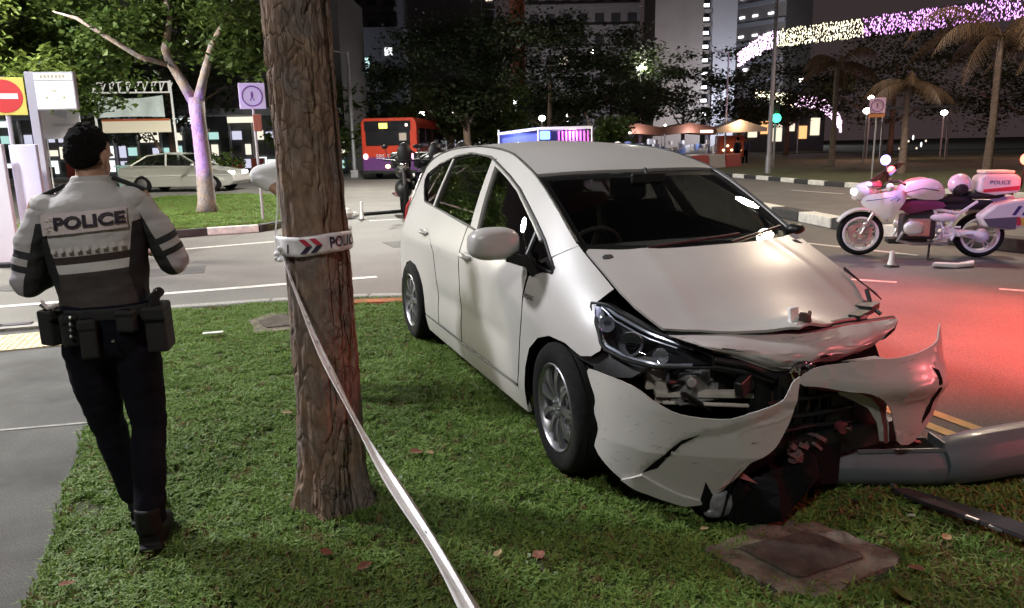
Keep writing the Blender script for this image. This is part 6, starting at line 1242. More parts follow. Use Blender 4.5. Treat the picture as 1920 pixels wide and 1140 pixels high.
for sg in (-1, 1):
    b = MB(); b.cyl((1.5, sg*.10, .31), (1.36, sg*.10, .62), .030, .026, 12); b.build('fork_leg', m_steel, mc, smooth=True); b = MB(); b.cyl((1.38, sg*.10, .58), (1.24, sg*.10, .90), .024, n=12); b.build('fork_tube', m_gold, mc, smooth=True)
    b = MB(); b.ell((1.44, sg*.11, .45), (.05, .025, .05)); b.build('caliper', m_steel, mc, smooth=True)
# mudguard
b = MB(); vs = []; n = 14
for k in range(n+1):
    a = radians(28)+radians(125)*k/n
    for j in range(5): y = (j-2)*.045; r = .345+.03*(1-(j-2)**2/4)+(.03 if k > n-3 else 0); vs.append((1.5+r*cos(a), y, .312+r*sin(a)))
b.add(vs, [(k*5+j, (k+1)*5+j, (k+1)*5+j+1, k*5+j+1) for k in range(n) for j in range(4)]); o = b.build('front_mudguard', m_mw, mc, smooth='all'); so = o.modifiers.new('s', 'SOLIDIFY'); so.thickness = .006
# fairing: outlines in the side view, bulged outwards
def shell(name, poly, y0, mt, par=mc, bul=.05, th=.01, sides=(-1, 1)):
    cx = sum(p[0] for p in poly)/len(poly); cz = sum(p[1] for p in poly)/len(poly); sx_ = max(abs(p[0]-cx) for p in poly)+.01; sz = max(abs(p[1]-cz) for p in poly)+.01
    for sg in sides: o = patch(name, smooth_poly(poly, 1), lambda x, z, sg=sg: (x, sg*(y0+bul*(1-((x-cx)/sx_)**2)*(1-((z-cz)/sz)**2)-.35*max(0, x-1.15)**1.3), z), mt, par, out=(0, sg, 0), th=th, step=.05)
    return o
fair = [(1.56, .74), (1.50, .86), (1.30, .90), (1.05, .95), (.98, .88), (1.02, .76), (1.10, .64), (1.16, .53), (1.26, .53), (1.36, .62)]
shell('side_fairing', fair, .24, m_mw)
shell('tank_cover', [(1.05, .95), (.90, 1.06), (.72, 1.10), (.58, 1.04), (.50, .90), (.54, .80), (.80, .80), (.98, .86)], .17, m_mw, bul=.06)
shell('lower_panel', [(1.02, .74), (.86, .80), (.54, .79), (.46, .70), (.70, .66), (.98, .60)], .17, mat('panel_plum', (.16, .03, .10), .4), bul=.03)
shell('nose', [(1.66, .78), (1.60, .95), (1.50, 1.04), (1.36, 1.02), (1.34, .90), (1.48, .80)], .14, m_mw, bul=.05)
b = MB(); b.ell((1.50, 0, .90), (.15, .17, .13), 18, 12); b.ell((1.40, 0, .99), (.14, .17, .06), 16, 8); b.build('nose_cowl', m_mw, mc, smooth=True)
for sg in (-1, 1): b = MB(); b.ell((1.615, sg*.065, .90), (.045, .065, .055)); b.build('headlight', mat('bike_headlamp', (.9, .9, .85), .1, emit=(1, .97, .9), es=1.6), mc, smooth=True)
b = MB(); b.ell((.80, 0, .94), (.28, .14, .12), 18, 10); b.build('tank', m_mw, mc, smooth=True)
# screen
b = MB(); vs = []
for k in range(7):
    for j in range(7): t = k/6; y = (j-3)*.095*(1-.35*t); vs.append((1.50-.40*t-2.2*y*y, y, .98+.42*t-.10*t*t))
b.add(vs, [(k*7+j, (k+1)*7+j, (k+1)*7+j+1, k*7+j+1) for k in range(6) for j in range(6)]); b.build('screen', glass('bike_screen_red_lit', (.66, .30, .34), .16), mc, smooth='all', fix=False)  # red beacon light put into the glass tint
b = MB(); b.tube([(1.06, .40, 1.02), (1.10, .28, 1.06), (1.16, .1, 1.04), (1.16, -.1, 1.04), (1.10, -.28, 1.06), (1.06, -.40, 1.02)], .018, 8); b.build('handlebar', m_blk, mc, smooth=True)
for sg in (-1, 1): b = MB(); b.ell((1.24, sg*.40, .98), (.05, .09, .06)); b.tube([(1.3, sg*.24, .93), (1.25, sg*.38, .96)], .012, 6); b.build('wing_mirror', m_mw, mc, smooth=True)
for sg in (-1, 1):
    b = MB(); b.tube([(1.50, sg*.262, .79), (1.30, sg*.30, .82), (1.12, sg*.302, .86)], .006, 5); b.build('decal_line', m_navyd, mc)
    b = MB(); b.tube([(1.02, sg*.262, .90), (.80, sg*.246, .96), (.60, sg*.225, .93)], .006, 5); b.build('decal_line', m_navyd, mc)
# seat, engine, frame
b = MB(); b.ell((.42, 0, .80), (.30, .16, .07), 16, 8, pw=.8); b.ell((.0, 0, .86), (.26, .15, .06), 16, 8, pw=.8); b.box((.2, 0, .72), (.6, .2, .12)); b.build('seat', m_seatb, mc, smooth=True)
b = MB(); b.box((.78, 0, .42), (.42, .30, .34)); b.box((.74, 0, .60), (.36, .26, .10)); b.build('engine', mat('engine_dark', (.06, .055, .055), .5, .4), mc, bevel=.03)
for sg in (-1, 1):
    b = MB(); b.cyl((.86, sg*.14, .42), (.88, sg*.32, .43), .12, .11, 18); cy = b.build('cylinder', m_steel, mc, smooth=True)
    b = MB(); b.ell((.885, sg*.33, .43), (.13, .045, .095), 18, 10, pw=.8); b.build('cylinder_cover', mat('cover_white_metal', (.75, .75, .74), .3, .4), cy, smooth=True)
    b = MB()
    for k in range(5): b.box((.80+k*.0, sg*(.17+k*.028), .43), (.25, .008, .23))
    b.build('cooling_fins', m_steel, cy, bevel=.003)
    b = MB(); b.tube([(.98, sg*.20, .36), (1.04, sg*.16, .24), (.85, sg*.13, .19), (.4, sg*.15, .20)], .024, 10); b.build('exhaust_pipe', m_steel, mc, smooth=True)
    b = MB()
    for p, q in (((.62, .68), (.30, .62)), ((.62, .68), (.48, .40)), ((.48, .40), (.20, .34)), ((.30, .62), (.10, .78)), ((.30, .62), (.44, .42)), ((.46, .40), (.56, .22)), ((.30, .38), (.50, .24))): b.tube([(p[0], sg*.15, p[1]), (q[0], sg*.16, q[1])], .019, 8)
    b.ell((.50, sg*.16, .56), (.16, .05, .06)); b.build('subframe', m_refw, mc, smooth=True)
    b = MB(); b.box((.50, sg*.22, .26), (.10, .10, .02)); b.beam((.5, sg*.16, .36), (.5, sg*.2, .27), .03, .02); b.build('footpeg', m_steel, mc, bevel=.004); b = MB(); b.box((.18, sg*.22, .34), (.09, .09, .018)); b.build('footpeg', m_steel, mc, bevel=.004)
    b = MB()
    for q in range(6): t = q*1.05; b.tube([(.38+.07*cos(t), sg*.17, .37+.07*sin(t)), (.38+.12*cos(t+.5), sg*.18, .37+.12*sin(t+.5))], .015, 6)
    b.lathe([(.05, 0), (.09, .0), (.09, .02), (.05, .02)], (.42, sg*.17, .36), R_, 20); b.build('foot_levers', m_refw, mc, smooth=True)
b = MB(); b.tube([(.45, .10, .36), (.20, .13, .34), (0, .12, .312)], [.05, .055, .07], 12); b.ell((0, .12, .312), (.10, .06, .10)); b.build('swing_arm', m_refw, mc, smooth=True)
b = MB(); b.cyl((-.28, -.17, .42), (.30, -.17, .30), .065, .045, 14); b.build('silencer', m_steel, mc, smooth=True)
b = MB(); b.tube([(.62, .12, .22), (.66, .26, .10), (.68, .33, .0)], .014, 8); b.tube([(.68, .33, .012), (.62, .36, .012)], .016, 6); b.build('side_stand', m_blk, mc, smooth=True)
b = MB(); b.box((.9, 0, .22), (.5, .24, .08)); b.build('belly_pan', m_blk, mc, bevel=.02)
# panniers
for sg in (-1, 1):
    P = [(.14, .60), (-.04, .76), (-.26, .82), (-.45, .84), (-.48, .76), (-.48, .50), (-.24, .42), (.06, .46)]
    b = MB(); b.prism(P, sg*.20, sg*.42, fn=lambda x, z, y: (x, y, z)); pn = b.build('pannier', m_mw, mc, bevel=.035)
    b = MB(); b.prism([(.09, .57), (-.30, .60), (-.30, .43), (.02, .47)], sg*.41, sg*.428, fn=lambda x, z, y: (x, y, z)); b.build('pannier_lower_shell', mat('shell_grey', (.10, .09, .11), .4), pn, bevel=.008)
    for x in (-.28, -.39): b = MB(); b.prism([(x, .62), (x+.045, .62), (x-.02, .74), (x-.065, .74)], sg*.418, sg*.424, fn=lambda x, z, y: (x, y, z)); b.build('stripe', m_navyd, pn)
    for k, mt in enumerate((m_decr, mat('decal_yellow', (.65, .45, .05), .4), m_decr)): b = MB(); b.prism([(-.28-k*.06, .60-k*.01), (-.33-k*.06, .60-k*.01), (-.36-k*.05, .50), (-.31-k*.05, .48)], sg*.418, sg*.426, fn=lambda x, z, y: (x, y, z)); b.build('reflective_chevron', mt, pn)
b = MB(); b.prism([(.12, .90), (.10, 1.10), (.03, 1.14), (-.32, 1.14), (-.38, 1.08), (-.38, .90), (-.1, .86)], -.20, .20, fn=lambda x, z, y: (x, y, z)); tcs = b.build('top_case', m_mw, mc, bevel=.035)
b = MB(); b.box((-.12, 0, 1.165), (.36, .34, .04)); b.build('top_case_lid', mat('lid_cream', (.75, .72, .55), .4), tcs, bevel=.015)
b = MB(); b.prism([(.06, .90), (-.36, .93), (-.36, .99), (.06, .94)], .195, .207, fn=lambda x, z, y: (x, y, z)); b.build('red_band', m_decr, tcs); text_mesh('POLICE', .075, 'lettering', m_navyd, tcs, Matrix.Translation((-.13, .203, 1.03)) @ Matrix.Rotation(pi, 4, 'Z') @ Matrix.Rotation(pi/2, 4, 'X'))
b = MB(); b.tube([(1.20, .306, .80), (1.12, .306, .84), (1.08, .304, .82), (1.12, .306, .79)], .008, 5); b.build('decal_line', m_navyd, mc)
b = MB(); b.box((-.52, 0, .72), (.03, .20, .10)); b.build('rear_light', m_red, mc, bevel=.01)
# beacons
b = MB(); b.cyl((-.40, .12, .95), (-.42, .12, 1.27), .014, n=8); b.build('beacon_mast', m_blk, mc); b = MB(); b.ell((-.42, .12, 1.33), (.065, .065, .075)); b.build('rear_beacon', emis('bike_beacon_rear', (1, .16, .10), 5), mc, smooth=True)
b = MB(); b.cyl((1.22, .13, 1.05), (1.26, .13, 1.30), .010, n=8); b.build('beacon_mast', m_blk, mc); b = MB(); b.ell((1.27, .13, 1.34), (.065, .065, .07)); b.build('front_beacon', emis('bike_beacon_blue', (.42, .36, 1), 5), mc, smooth=True)
b = MB(); b.ell((1.19, .14, 1.21), (.05, .04, .05)); b.build('front_beacon', emis('bike_beacon_red', (1, .14, .10), 5), mc, smooth=True)
Mb = Matrix.Translation((6.43, 10.21, RZ)) @ Matrix.Rotation(math.atan2(.40, -1.45), 4, 'Z')
for loc, e, col in (((-.46, .30, 1.40), 22, (1, .10, .05)), ((1.24, .36, 1.36), 26, (.5, .4, 1)), ((1.10, .30, 1.26), 10, (1, .03, .06)), ((1.0, -.55, 1.5), 12, (1, .05, .05))): o = lamp('POINT', Mb @ V(loc), e, col, .05)
# helmet on the seat
hm = thing('helmet', 'white open face helmet resting on the seat of the police motorcycle', 'helmet', Mb @ V((.30, .02, .85)), math.atan2(.40, -1.45))
b = MB(); b.ell((0, 0, .15), (.145, .125, .145), 20, 14); b.build('shell', m_mw, hm, smooth=True); b = MB(); b.ell((.0, .045, .10), (.10, .095, .11), 16, 12); b.build('visor', m_seatb, hm, smooth=True)
# ================================================================= FAR THINGS: blocks of flats, shops, stalls, garlands, lamps
m_wall = mat('flat_wall', (.20, .185, .185), .8, noise_s=.3, noise_a=.1); m_wall2 = mat('flat_wall_pale', (.30, .31, .36), .8); m_wald = mat('flat_wall_dark', (.09, .09, .10), .8); m_rec = mat('recess_dark', (.03, .03, .035), .8)
m_win = emis('window_lit', (.95, .98, 1), 1.5); m_wint = emis('window_teal', (.62, .95, .92), 1.1); m_winw = emis('window_warm', (1, .85, .65), 1.1); m_tube = emis('corridor_tube', (.95, .93, 1), 5.)
def block(label, x0, x1, y, h, wall, floors, fh, lit, dep=12, z0=0., rz=0., seed=1, bays=10, group=None):
    c = thing('apartment_block', label, 'building', ((x0+x1)/2, y, RZ), rz, group); W_ = x1-x0; rnd = random.Random(seed)
    b = MB(); b.box((0, dep/2, h/2), (W_, dep, h)); b.build('wall', wall, c)
    b = MB(); bw_ = W_/bays; L = []
    for f in range(floors):
        z = z0+fh*(f+.55); b.box((0, -.25, z-fh*.42), (W_+.2, .5, fh*.16))
        for k in range(bays):
            x = -W_/2+bw_*(k+.5)
            if rnd.random() < lit: L.append((x, z))
            else: b.box((x, -.03, z), (bw_*.55, .1, fh*.42), m=1)
    o = b.build('facade_ledges', [wall, m_rec], c); o['kind'] = 'stuff'; wm = None
    for x, z in L[:120]: b = MB(); b.box((x+rnd.uniform(-.2, .2)*bw_, -.06, z), (bw_*rnd.uniform(.3, .55), .12, fh*rnd.uniform(.2, .42))); b.build('lit_window', rnd.choice((m_win, m_wint, m_winw)), c)
    return c
block('dark block of flats behind the big trunk, a few windows lit', -44, -19, 92, 34, m_wald, 10, 3, .10, seed=3, bays=9)
block('block with a bright window strip at the top above the bus', -20, -1.5, 100, 36, m_wald, 11, 3, .07, seed=5, bays=9)
block('grey block behind the dark trees with scattered lit windows', .5, 20, 118, 42, m_wall, 13, 3, .07, seed=8, bays=8)
c = thing('apartment_block', 'long lit balcony strip on the block above the bus', 'building', (-8.2, 97, 21.0), 0); b = MB(); b.box((0, .5, -10.5), (10.4, 1, 21)); b.build('wall', m_wald, c)
for k in range(7): b = MB(); b.box((-4.4+k*1.3, -.05, .4-k*.28), (1.15, .2, .9)); b.build('lit_window', m_wint if k % 2 else m_win, c)
# teal lit lower windows left of the bus tree
for k, (x, z) in enumerate(((-15.9, 10.2), (-14.6, 10.0), (-15.3, 11.6), (-16.6, 5.2), (-15.0, 4.8), (-13.2, 4.4), (-12.0, 4.6))): pass
c = thing('lit_stairwell', 'teal lit stair block showing between the trunk and the bus', 'building', (-15.5, 84, RZ), 0); b = MB(); b.box((0, 2, 7), (9, 4, 14)); b.build('wall', m_wald, c)
for k, (x, z, w_, h_) in enumerate(((-2.6, 12.6, .5, .4), (-1.4, 10.2, 1.3, 1.6), (.3, 10.0, .8, 1.8), (2.8, 11.5, .8, .8), (-3.0, 5.0, 1.2, 1.6), (-1.2, 4.4, 1.6, 1.6), (.8, 4.1, 1.4, 1.4), (2.6, 4.6, 1.4, 2.0), (-1.8, 13.6, 1.8, .25))): b = MB(); b.box((x, -.05, z), (w_, .1, h_)); b.build('lit_window', (m_wint, m_win)[k % 2], c)
# tower with its column of landings and a receding wing
tw = thing('tower_block', 'tall pale tower block with a column of stair lights', 'building', (33, 150, RZ), 0)
b = MB(); b.box((-.1, 6, 32), (9.2, 12, 64)); b.build('gable_wall', m_wall, tw); b = MB(); b.box((8.6, 5, 32), (4.6, 10, 64)); b.build('pale_wall', m_wall2, tw); b = MB(); b.box((5.4, 8, 32), (2.6, 10, 64)); b.build('stair_recess', m_rec, tw)
for k in range(14):
    z = 6.5+k*2.5; b = MB(); b.box((5.4, 1.8, z-.9), (2.6, 2.6, .5)); b.build('landing', m_wall, tw); b = MB(); b.box((5.1, .4, z), (1.0, .15, .55)); b.build('stair_light', m_tube, tw)
wg = thing('tower_block', 'wing of flats behind the tower with rows of corridor lights', 'building', (48, 170, RZ), -.9)
b = MB(); b.box((0, 6, 18), (26, 10, 38)); b.build('wall', m_wall, wg)
for f in range(9):
    z = 3.4+f*3.9; b = MB(); b.box((0, .8, z-1.6), (26, .5, .8)); b.build('parapet', m_wall2, wg)
    if f > 4:
        for k in range(7): b = MB(); b.box((-11+k*3.4+random.uniform(-.3, .3), .9, z), (1.2, .15, .35)); b.build('corridor_light', m_tube, wg)
for k, (x, z) in enumerate(((-8, 11), (-7, 14.5), (-9, 8), (-6, 6.5), (-9, 5), (4, 16), (7, 19))): b = MB(); b.box((x, .9, z), (1.2, .15, .5)); b.build('corridor_light', m_tube, wg)
# lit shops behind the silver car
sh = thing('shop_row', 'brightly lit row of shops behind the silver car', 'building', (-27, 46, RZ), 0)
b = MB(); b.box((0, 5, 5.5), (34, 8, 11)); b.build('wall', m_wald, sh); b = MB(); b.box((0, -.6, 3.75), (34, 2.2, .35)); b.build('canopy', m_wall2, sh)
m_gd0 = [mat('rack_red', (.35, .06, .05), .6), mat('rack_teal', (.12, .3, .28), .6), mat('rack_white', (.5, .5, .5), .6)]
m_shop = [emis('shop_white', (.92, 1, .97), 1.2), emis('shop_teal', (.55, .92, .85), .8), emis('shop_cream', (1, .93, .75), 1.), mat('shop_dark', (.05, .06, .06), .6), emis('shop_lilac', (.8, .8, 1), .8)]
rnd = random.Random(4)
for k in range(24):
    x = -16.3+k*1.42; 
    for q in range(2):
        for r__ in range(3): b = MB(); b.box((x-.32+q*.62, .92+.02*r__, .75+r__*.85), (rnd.uniform(.3, .58), .12, rnd.uniform(.35, .8))); b.build('shop_pane', m_shop[rnd.choice((0, 1, 2, 3, 3, 4))], sh)
    b = MB(); b.box((x+rnd.uniform(-.4, .4), .2, rnd.uniform(.3, .6)), (rnd.uniform(.3, .8), .3, rnd.uniform(.5, 1.3))); b.build('display_rack', rnd.choice((m_gd0[0], m_gd0[1], m_gd0[2], m_wald)), sh)
    b = MB(); b.box((x-.71, .85, 1.8), (.10, .2, 3.6)); b.build('mullion', m_post, sh)
for k in range(9): b = MB(); b.box((-15+k*3.7, .3, 3.35), (1.6, .06, .35)); b.build('shop_sign', m_shop[(0, 2, 4)[k % 3]], sh)
sh2 = thing('market_hall', 'low lit market hall behind the trees right of the bus', 'building', (-3.0, 66, RZ), 0); b = MB(); b.box((0, 4, 2.6), (16, 7, 5.2)); b.build('wall', m_wald, sh2)
for k in range(8): b = MB(); b.box((-7+k*2.0, .45, 1.6+(.3 if k % 3 else 0)), (1.3, .1, 1.5)); b.build('shop_window', m_shop[(0, 1, 0, 4)[k % 4]], sh2)
b = MB(); b.box((1.6, .4, 4.2), (2.6, .1, 1.0)); b.build('lit_sign', m_shop[0], sh2)
# orange column
b = MB(); b.cyl((0, 0, 0), (0, 0, 22), .85, n=20); o = b.build('orange_column', mat('terracotta', (.32, .09, .03), .7, emit=(.6, .15, .03), es=.0), None, smooth=True); o.location = (1.2, 86, RZ); tag(o, 'tall terracotta pillar rising behind the dark trees', 'pillar')
# the blue and pink stall
st = thing('market_stall', 'open stall lit blue and pink just above the roof of the white car', 'stall', (1.5, 31, RZ), 0)
m_cv = mat('canvas_white', (.7, .68, .68), .7); m_bl = mat('cloth_blue', (.12, .16, .40), .7); m_pk = mat('cloth_pink', (.62, .22, .42), .7)
b = MB(); b.prism([(-1.95, 1.98), (-.3, 2.16), (1.9, 2.18), (1.9, 2.28), (-.3, 2.27), (-1.95, 2.08)], 0, 3.0, fn=lambda x, z, y: (x, y, z)); b.build('roof', m_cv, st)
b = MB(); b.box((-1.1, .1, 1.45), (1.6, .04, 1.2)); b.build('front_cloth', m_bl, st); b = MB(); b.box((0, 2.9, 1.3), (3.8, .05, 1.7)); b.build('back_cloth', m_bl, st)
for k in range(9):
    x = .55+k*.155; b = MB(); b.tube([(x, .6, 2.1), (x+.02, .62, 1.4), (x, .6, .3)], [.05, .045, .055], 8); b.build('drape', m_pk, st, smooth=True)
for x in (-1.9, -.3, 1.88): b = MB(); b.cyl((x, 0, 0), (x, 0, 2.2), .035, n=8); b.build('pole', m_cv, st)
b = MB(); b.box((-.02, .25, 1.95), (.42, .1, .34)); b.build('blue_lamp', emis('stall_blue', (.12, .25, 1), 5), st, bevel=.04)
lamp('POINT', (2.6, 31.4, 1.9), 90, (.75, .3, 1), .15); lamp('POINT', (.4, 30.6, 2.0), 50, (.3, .35, 1), .15)
for k, (x, y, mt) in enumerate(((4.3, 30.5, m_signw), (4.75, 30.7, MATS['cloth_blue']))):
    t = thing('stall_bundle', ('white bundle' if k == 0 else 'blue covered bundle')+' beside the right end of the lit stall', 'goods', (x, y, RZ)); b = MB(); b.ell((0, 0, .7), (.28, .25, .75), 12, 8); b.ell((.05, 0, 1.45), (.2, .18, .2), 10, 6); b.build('bundle', mt, t, smooth=True)
# brown roofed stalls with packed goods
m_brn = mat('roof_brown', (.18, .07, .045), .7); m_org = mat('cloth_orange', (.32, .06, .025), .7); m_gd = [mat('goods_blue', (.15, .22, .5), .6), mat('goods_white', (.6, .62, .7), .6), mat('goods_grey', (.3, .32, .38), .6), m_cv]
for k, (x, y, lb) in enumerate(((7.2, 43, 'brown roofed stall packed with blue and white goods'), (10.4, 44, 'brown roofed stall next to the orange stall'))):
    t = thing('market_stall', lb, 'stall', (x, y, RZ), .05); b = MB(); b.prism([(-1.7, 1.9), (-1.5, 2.35), (0, 2.6), (1.5, 2.35), (1.7, 1.9), (0, 2.05)], 0, 3, fn=lambda x, z, y: (x, y, z)); b.build('roof', m_brn, t)
    for x_ in (-1.6, 1.6): b = MB(); b.cyl((x_, 0, 0), (x_, 0, 2.0), .04, n=8); b.build('pole', m_post, t)
    b = MB(); b.box((0, .4, .4), (3.2, 1.2, .8)); b.build('counter', m_cv, t); b = MB(); b.box((rnd.uniform(-1, 1), -.02, 2.1), (.7, .06, .12)); b.build('lamp_tube', emis('stall_tube', (1, .9, .75), 5), t)
    lamp('POINT', (x, y-.4, 1.9), 60, (1, .95, .95), .2)
    for q in range(26): b = MB(); s = rnd.uniform(.14, .3); b.box((rnd.uniform(-1.5, 1.5), rnd.uniform(-.3, .3), rnd.uniform(.85, 1.6)), (s, s, s*1.2), Matrix.Rotation(rnd.uniform(0, 1), 3, 'Z')); o = b.build('goods_box', rnd.choice(m_gd), t)
t = thing('market_stall', 'orange lit stall behind the red and white barrier', 'stall', (13.6, 46, RZ)); b = MB(); b.box((-.3, 0, 1.2), (1.5, 1.0, 1.3)); b.build('body', m_org, t, bevel=.05); b = MB(); b.prism([(-1.6, 2.2), (0, 2.75), (1.6, 2.25), (1.6, 2.05), (-1.6, 2.0)], -1, 1.2, fn=lambda x, z, y: (x, y, z)); b.build('roof', m_cv, t)
for q in range(5): b = MB(); b.ell((-.8+q*.25, -.55, 1.0+.25*(q % 2)), (.08, .05, .07)); b.build('glowing_dish', emis('dish_glow', (1, .75, .45), 3), t, smooth=True)  # dishes given their own glow in place of lamplight
lamp('POINT', (13.4, 44.6, 2.4), 45, (1, .6, .3), .2)
for k in range(4):
    t = thing('road_barrier', ('white', 'red', 'white', 'red')[k]+' plastic road barrier, '+('nearest the car roof', 'second from the car roof', 'third from the car roof', 'last of the row')[k], 'barrier', (8.6+k*1.25, 38.2+k*1.35, RZ), math.atan2(1.35, 1.25), 'red and white road barriers'); b = MB(); b.prism([(-.90, 0), (.90, 0), (.86, .85), (-.86, .85)], -.2, .2, fn=lambda x, z, y: (x, y*(1-.4*z), z)); b.build('barrier_body', (m_cv, mat('barrier_red', (.5, .06, .04), .5))[k % 2], t, bevel=.04); b = MB(); b.box((0, 0, .05), (1.8, .5, .1)); b.build('foot', m_blk, t)
# lamp posts
street_lamp(11.35, 33.2, 9.5, .5, 0, (1, .95, .85), 'tall pale lamp post rising out of the picture beside the green signal', 1.5, .10)
def pole(label, x, y, h, r=.06, z=RZ):
    t = thing('lamp_pole', label, 'pole', (x, y, z)); b = MB(); b.cyl((0, 0, 0), (0, 0, h), r*1.2, r*.8, 10); b.build('shaft', m_pole, t, smooth=True); b = MB(); b.box((0, 0, .2), (r*4, r*4, .4)); b.build('base', m_pole, t, bevel=.02); b = MB(); b.beam((0, 0, h-.1), (-.7, 0, h+.05), .08, .06); b.build('arm', m_pole, t)
    return t
pole('slim pale pole between the big trunk and the bus', -8.35, 41, 6.5, .10); pole('slim pole in front of the tower block', 21.5, 82, 10.6, .12)
for x, y, z, e, lb in ((10.3, 60, 7.0, 900, 'white globe lamp left of the tower block'), (26.5, 70, 6.6, 0, 'small white lamp above the far garland'), (7.6, 70, 9.4, 0, 'small lamp high in the dark trees'), (-5.8, 52, 3.6, 150, 'lamp above the roof of the bus'), (-3.6, 50, 3.5, 0, 'lamp right of the bus roof'), (2.2, 50, 3.1, 0, 'small lamp above the lit stall'), (21.0, 45, 3.0, 0, 'bright white floodlight behind the pink sign'), (29.5, 52, 3.0, 0, 'small white lamp among the palm trunks')):
    t = thing('globe_lamp', lb, 'lamp', (x, y, RZ)); b = MB(); b.cyl((0, 0, 0), (0, 0, z), .05, n=8); b.build('post', m_pole, t); b = MB(); b.ell((0, 0, z+.1), ((.42, .42, .22) if e > 500 else (.22, .22, .17))); b.build('globe', emis('globe_white', (1, .98, .92), 14), t, smooth=True)
    if e: lamp('POINT', (x, y-.6, z+.1), e, (1, .95, .8), .3)
# traffic signal
ts = thing('traffic_light', 'traffic light showing green behind the tall lamp post', 'traffic light', (13.92, 40, RZ)); b = MB(); b.cyl((0, 0, 0), (0, 0, 2.4), .06, n=10); b.build('post', m_pole, ts, smooth=True); b = MB(); b.box((0, 0, 2.95), (.34, .25, 1.0)); b.build('housing', m_blk, ts, bevel=.02)
for k, (nm, mt) in enumerate((('green_lamp', emis('signal_green', (.05, 1, .50), 5)), ('amber_lamp', mat('amber_off', (.1, .06, .01), .4)), ('red_lamp', mat('red_off', (.1, .01, .01), .4)))): b = MB(); b.cyl((0, -.13, 2.66+k*.29), (0, -.16, 2.66+k*.29), .23 if k == 0 else .10, n=18); b.build(nm, mt, ts); b = MB(); b.tube([(-.12, -.15, 2.68+k*.29), (-.08, -.25, 2.76+k*.29), (.08, -.25, 2.76+k*.29), (.12, -.15, 2.68+k*.29)], .01, 5); b.build('hood', m_blk, ts)
lamp('POINT', (13.7, 39.3, 2.7), 14, (.1, 1, .6), .15)
# festive garlands: strings of bulbs over the road
def garland(label, pts, segs, drop, per_m, bulb, seed):
    root = thing('light_garland', label, 'string lights', pts[0]); P = [V(p)-V(pts[0]) for p in pts]; D = [0]; rnd = random.Random(seed)
    for i in range(1, len(P)): D.append(D[-1]+(P[i]-P[i-1]).length)
    f = [Spl(D, [p[k] for p in P]) for k in range(3)]; b = MB(); b.tube([(f[0](s), f[1](s), f[2](s)) for s in [D[-1]*k/40 for k in range(41)]], .02, 5); b.tube([(f[0](s), f[1](s), f[2](s)-drop) for s in [D[-1]*k/40 for k in range(41)]], .012, 4); b.build('cable', m_blk, root)
    for a, c, mt in segs:
        b = MB(); s0, s1 = D[-1]*a, D[-1]*c; n = int((s1-s0)*per_m)
        for _ in range(n):
            s = rnd.uniform(s0, s1); z = -drop*rnd.random()**.9; p = V((f[0](s)+rnd.uniform(-.05, .05), f[1](s)+rnd.uniform(-.05, .05), f[2](s)+z)); q = bulb*rnd.uniform(.7, 1.2); o_ = rnd.uniform(-.6, .6)
            b.add([p+V((q*.6, 0, 0)), p+V((0, q*.6, 0)), p-V((q*.6, 0, 0)), p-V((0, q*.6, 0)), p+V((o_*q, 0, q*1.5)), p-V((o_*q, 0, q*1.5))], [(0, 1, 4), (1, 2, 4), (2, 3, 4), (3, 0, 4), (1, 0, 5), (2, 1, 5), (3, 2, 5), (0, 3, 5)])
        b.build('bulbs', mt, root, fix=False)['kind'] = 'stuff'
m_gp = emis('bulb_pink', (1, .62, .95), 4.5); m_gw = emis('bulb_warm', (1, .92, .62), 3.2); m_gm = emis('bulb_purple', (.85, .38, 1), 3.0)
garland('garland of pink, warm and purple bulbs across the top right', [(13.3, 45, 6.35), (13.7, 41, 6.95), (16.2, 37, 6.9), (19.2, 34, 6.95), (22.0, 31.5, 7.0), (25, 29.5, 7.1)], [(0, .24, m_gp), (.24, .46, m_gw), (.46, .80, m_gm), (.80, 1, m_gw)], .85, 130, .034, 3)
for x, y, h in ((12.9, 45.5, 6.6),): pole('thin mast carrying the left end of the garland', x, y, h, .05)
garland('far pale garland sweeping down behind the green signal', [(25.6, 80, 6.4), (27.4, 80, 6.2), (28.8, 77, 5.6), (29.8, 74, 5.2), (30.2, 71, 4.0), (30.4, 70, 3.0)], [(0, .38, m_gw), (.38, 1, m_gp)], 1.1, 190, .07, 4)
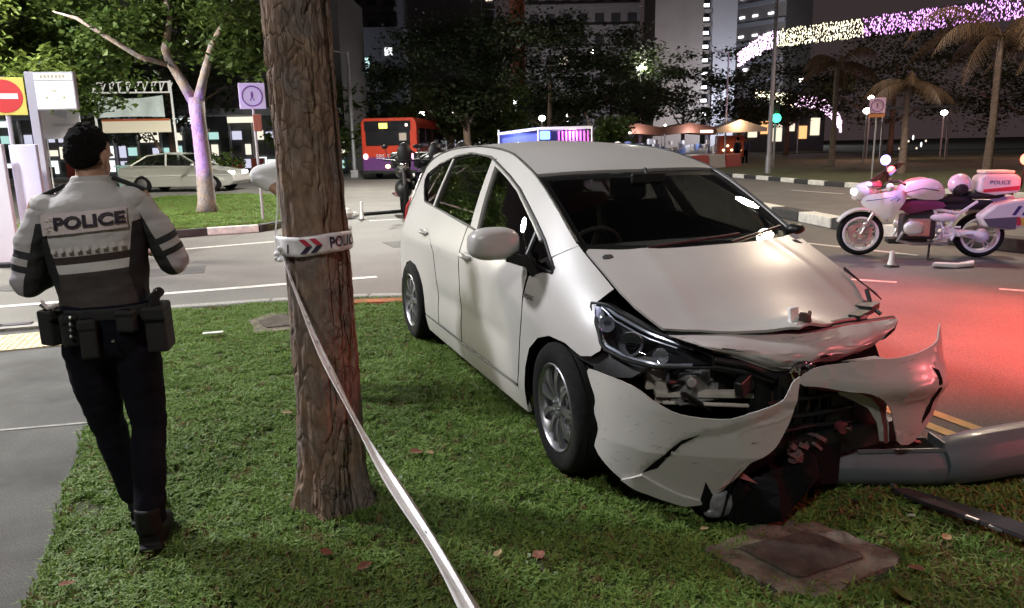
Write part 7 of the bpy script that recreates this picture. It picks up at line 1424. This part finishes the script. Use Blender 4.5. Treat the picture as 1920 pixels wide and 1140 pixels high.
# cars and people on the far road
saloon('white car with bright headlights on the far road left of the lamp post', (17.0, 60, RZ), -pi/2-.2, m_paint, True, 1.)
figure('dark clothed person standing on the far road left of the lamp post', (13.2, 44, RZ), .5, m_bk, m_navy, 'down', 1.02, 'people on the far road'); figure('person in blue beside the white car headlights on the far road', (14.6, 47, RZ), 2.5, mat('shirt_blue', (.12, .16, .3), .8), m_navy, 'down', 1., 'people on the far road')
pv = thing('shelter', 'lit shelter and small light spots seen between the palm trunks', 'shelter', (25.5, 48, .03), -.2); b = MB(); b.box((0, 0, 3.2), (4.2, 1.6, .12)); b.build('roof', m_wall2, pv)
for x in (-1.9, 1.9): b = MB(); b.box((x, 0, 1.6), (.12, .12, 3.2)); b.build('post', m_pole, pv)
for k in range(7): b = MB(); b.ell((-.9+k*.25, -.3, .7+.22*(k*5 % 4)), (.05, .1, .16 if k % 2 else .07)); b.build('light_spot', m_win if k % 2 else m_winw, pv, smooth=True)  # cluster of distant light spots built as small glowing shapes
t = thing('orange_shops', 'warm lit shopfronts at the end of the far road', 'building', (31, 86, RZ)); b = MB(); b.box((0, 2, 2.5), (9, 4, 5)); b.build('wall', m_wald, t)
for k in range(6): b = MB(); b.box((-3.6+k*1.4, -.05, 2.2+.6*(k % 2)), (1.0, .1, .9+.5*(k % 3))); b.build('lit_window', (m_winw, emis('win_orange', (1, .5, .2), 1.3), m_winw)[k % 3], t)

# unseen lamps added to light the far walls and the leaves at the left
def flood(label, x, y, z, e, col, grp='unseen lamps added for light'):
    t = thing('added_lamp', label, 'lamp', (x, y, RZ), 0, grp); b = MB(); b.cyl((0, 0, 0), (0, 0, z), .05, n=8); b.build('post', m_pole, t); b = MB(); b.ell((0, 0, z+.1), (.2, .2, .15)); b.build('globe', emis('globe_white', (1, .98, .92), 14), t, smooth=True); lamp('POINT', (x, y-.3, z+.4), e, col, .3)
flood('unseen lamp beyond the left edge under the bright leaves', -13.6, 14.6, 3.6, 3600, (1, .95, .75))
flood('added lamp hidden behind the big tree at the tower foot', 27, 132, 4, 11000, (1, .86, .80)); flood('added lamp behind the white tower in front of its wing', 44, 140, 6, 13000, (.9, .92, 1))
flood('added lamp in front of the grey block', 8, 104, 5, 5000, (.95, .92, 1)); flood('added lamp before the block above the bus', -13, 86, 5, 4500, (.9, .95, 1)); flood('added lamp before the block behind the trunk', -27, 80, 5, 6000, (.8, .85, 1))
flood('added lamp among the dark trees', 0.5, 50.5, 4.2, 300, (1, .95, .8)); flood('added lamp between the palms and the pink sign', 23.5, 50, 4, 900, (1, .5, .42)); flood('added lamp behind the palms near the right edge', 33, 46, 4, 900, (1, .45, .4))
